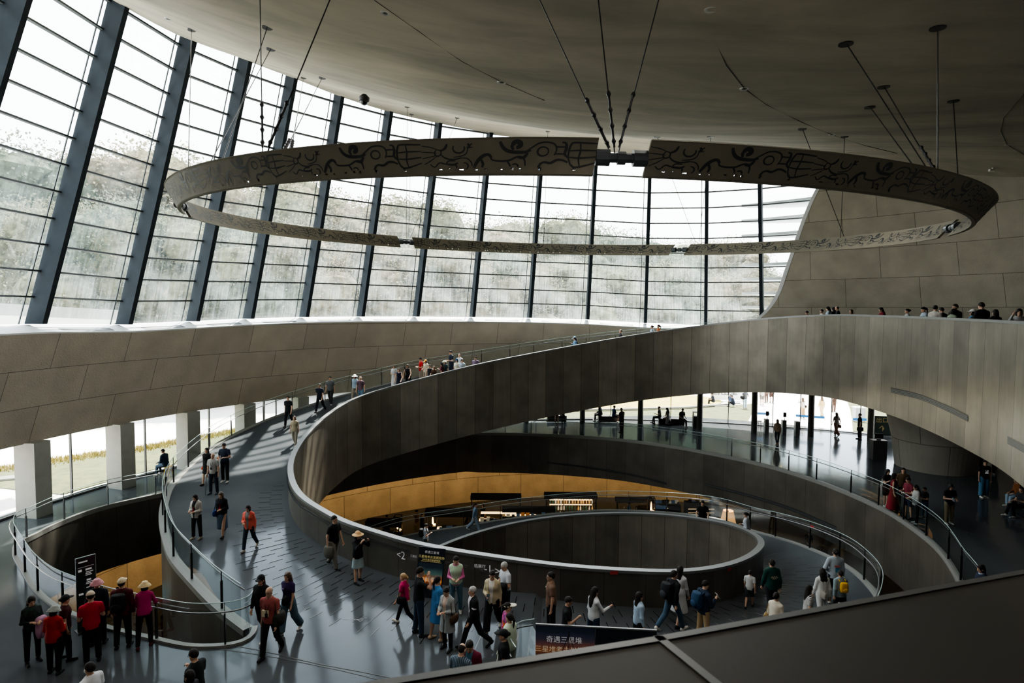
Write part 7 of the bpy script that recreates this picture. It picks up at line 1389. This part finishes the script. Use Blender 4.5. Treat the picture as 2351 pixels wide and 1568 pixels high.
shop('bookshelf', 'taller dark bookshelf behind the man leaning on the drum', 'bookshelf', 39, [('body', (1575, 1154, 1650, fl(39)), .5, M_SHOP), ('shelf', (1580, 1168, 1640, 1169.5), .1, M_GLOW2), ('shelf', (1580, 1177, 1640, 1178), .1, M_GLOW2)])
rs = random.Random(5); bmes = []
for k in range(3): m = MB(); m.lathe([(.045, 0), (.05, .03), (.05, .2), (.02, .27), (.018, .34)], 10); me = m.mesh('bottle'); bmes.append(me)
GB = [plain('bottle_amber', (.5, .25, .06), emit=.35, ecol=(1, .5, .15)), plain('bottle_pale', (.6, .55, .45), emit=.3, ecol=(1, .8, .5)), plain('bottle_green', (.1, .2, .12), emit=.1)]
for y, x0, x1, d, n in ((1156, 1260, 1362, 39.9, 16), (1171, 1260, 1362, 39.9, 16), (1184, 1262, 1360, 39.9, 10)):
    for k in range(n):
        p = atd(x0 + (x1 - x0)*(k + .5)/n + rs.uniform(-1, 1), y, d + .15); me = bmes[k % 3]; o = link('bottle', me, loc=p); 
        if not me.materials: me.materials.append(GB[0])
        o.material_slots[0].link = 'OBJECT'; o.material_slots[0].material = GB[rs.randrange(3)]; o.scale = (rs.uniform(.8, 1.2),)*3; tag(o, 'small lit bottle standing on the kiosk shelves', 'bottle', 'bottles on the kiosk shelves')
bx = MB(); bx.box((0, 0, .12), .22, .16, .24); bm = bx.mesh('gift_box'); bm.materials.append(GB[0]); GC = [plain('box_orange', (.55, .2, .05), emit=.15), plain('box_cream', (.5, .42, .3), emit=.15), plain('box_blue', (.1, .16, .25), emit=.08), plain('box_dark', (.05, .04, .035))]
for y, x0, x1, d, n in ((1197, 1104, 1186, 38.4, 12), (1157, 1504, 1556, 40.1, 7), (1154, 1580, 1646, 39.1, 8), (1168, 1506, 1530, 39.8, 4), (1216, 1008, 1056, 36.9, 6), (1186, 1160, 1264, 38.1, 9)):
    for k in range(n):
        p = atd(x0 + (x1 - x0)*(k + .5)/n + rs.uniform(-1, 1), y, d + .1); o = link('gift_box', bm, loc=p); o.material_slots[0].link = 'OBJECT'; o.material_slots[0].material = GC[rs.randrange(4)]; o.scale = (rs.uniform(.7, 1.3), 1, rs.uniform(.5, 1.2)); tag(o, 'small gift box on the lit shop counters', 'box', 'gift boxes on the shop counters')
def floor_lamp(x, ytop, ybot, x0, x1, d, lit, label):
    a = atd(x, ytop, d); b = atd(x, ybot, d); w0 = (x1 - x0)/F*d; h0, h1 = b[2] + 6.2, a[2] + 6.2; root = empty('floor_lamp', (a[0], d, -6.2)); tag(root, label, 'lamp'); m = MB(); m.lathe([(w0*.5, h0), (w0*.32, h1)], 28, cap=False); build(m, 'lamp_shade', plain('lamp_shade_lit' if lit else 'lamp_shade_off', (.6, .42, .22) if lit else (.30, .24, .16), emit=.55 if lit else 0, ecol=(1, .5, .17), noise=.08), root)
    m = MB(); m.tube([(0, 0, 0), (0, 0, h1)], .035, n=10); build(m, 'pole', M_SHOP, root); m = MB(); m.lathe([(.35, 0), (.35, .05), (.05, .08)], 20); build(m, 'base', M_SHOP, root)
    if lit:
        l = bpy.data.lights.new('lamp_bulb', 'POINT'); l.energy = 40; l.color = (1, .6, .25); l.shadow_soft_size = .2; lo = bpy.data.objects.new('lamp_bulb', l); COL.objects.link(lo); lo.location = (float(a[0]), d, float(a[2]) - .3)
floor_lamp(1672, 1172, 1201, 1654, 1690, 37, True, 'big lit floor lamp with pleated warm shade in the shop'); floor_lamp(1717, 1172, 1196, 1700, 1733, 39, False, 'unlit floor lamp with wide shade behind the woman in white hoodie')
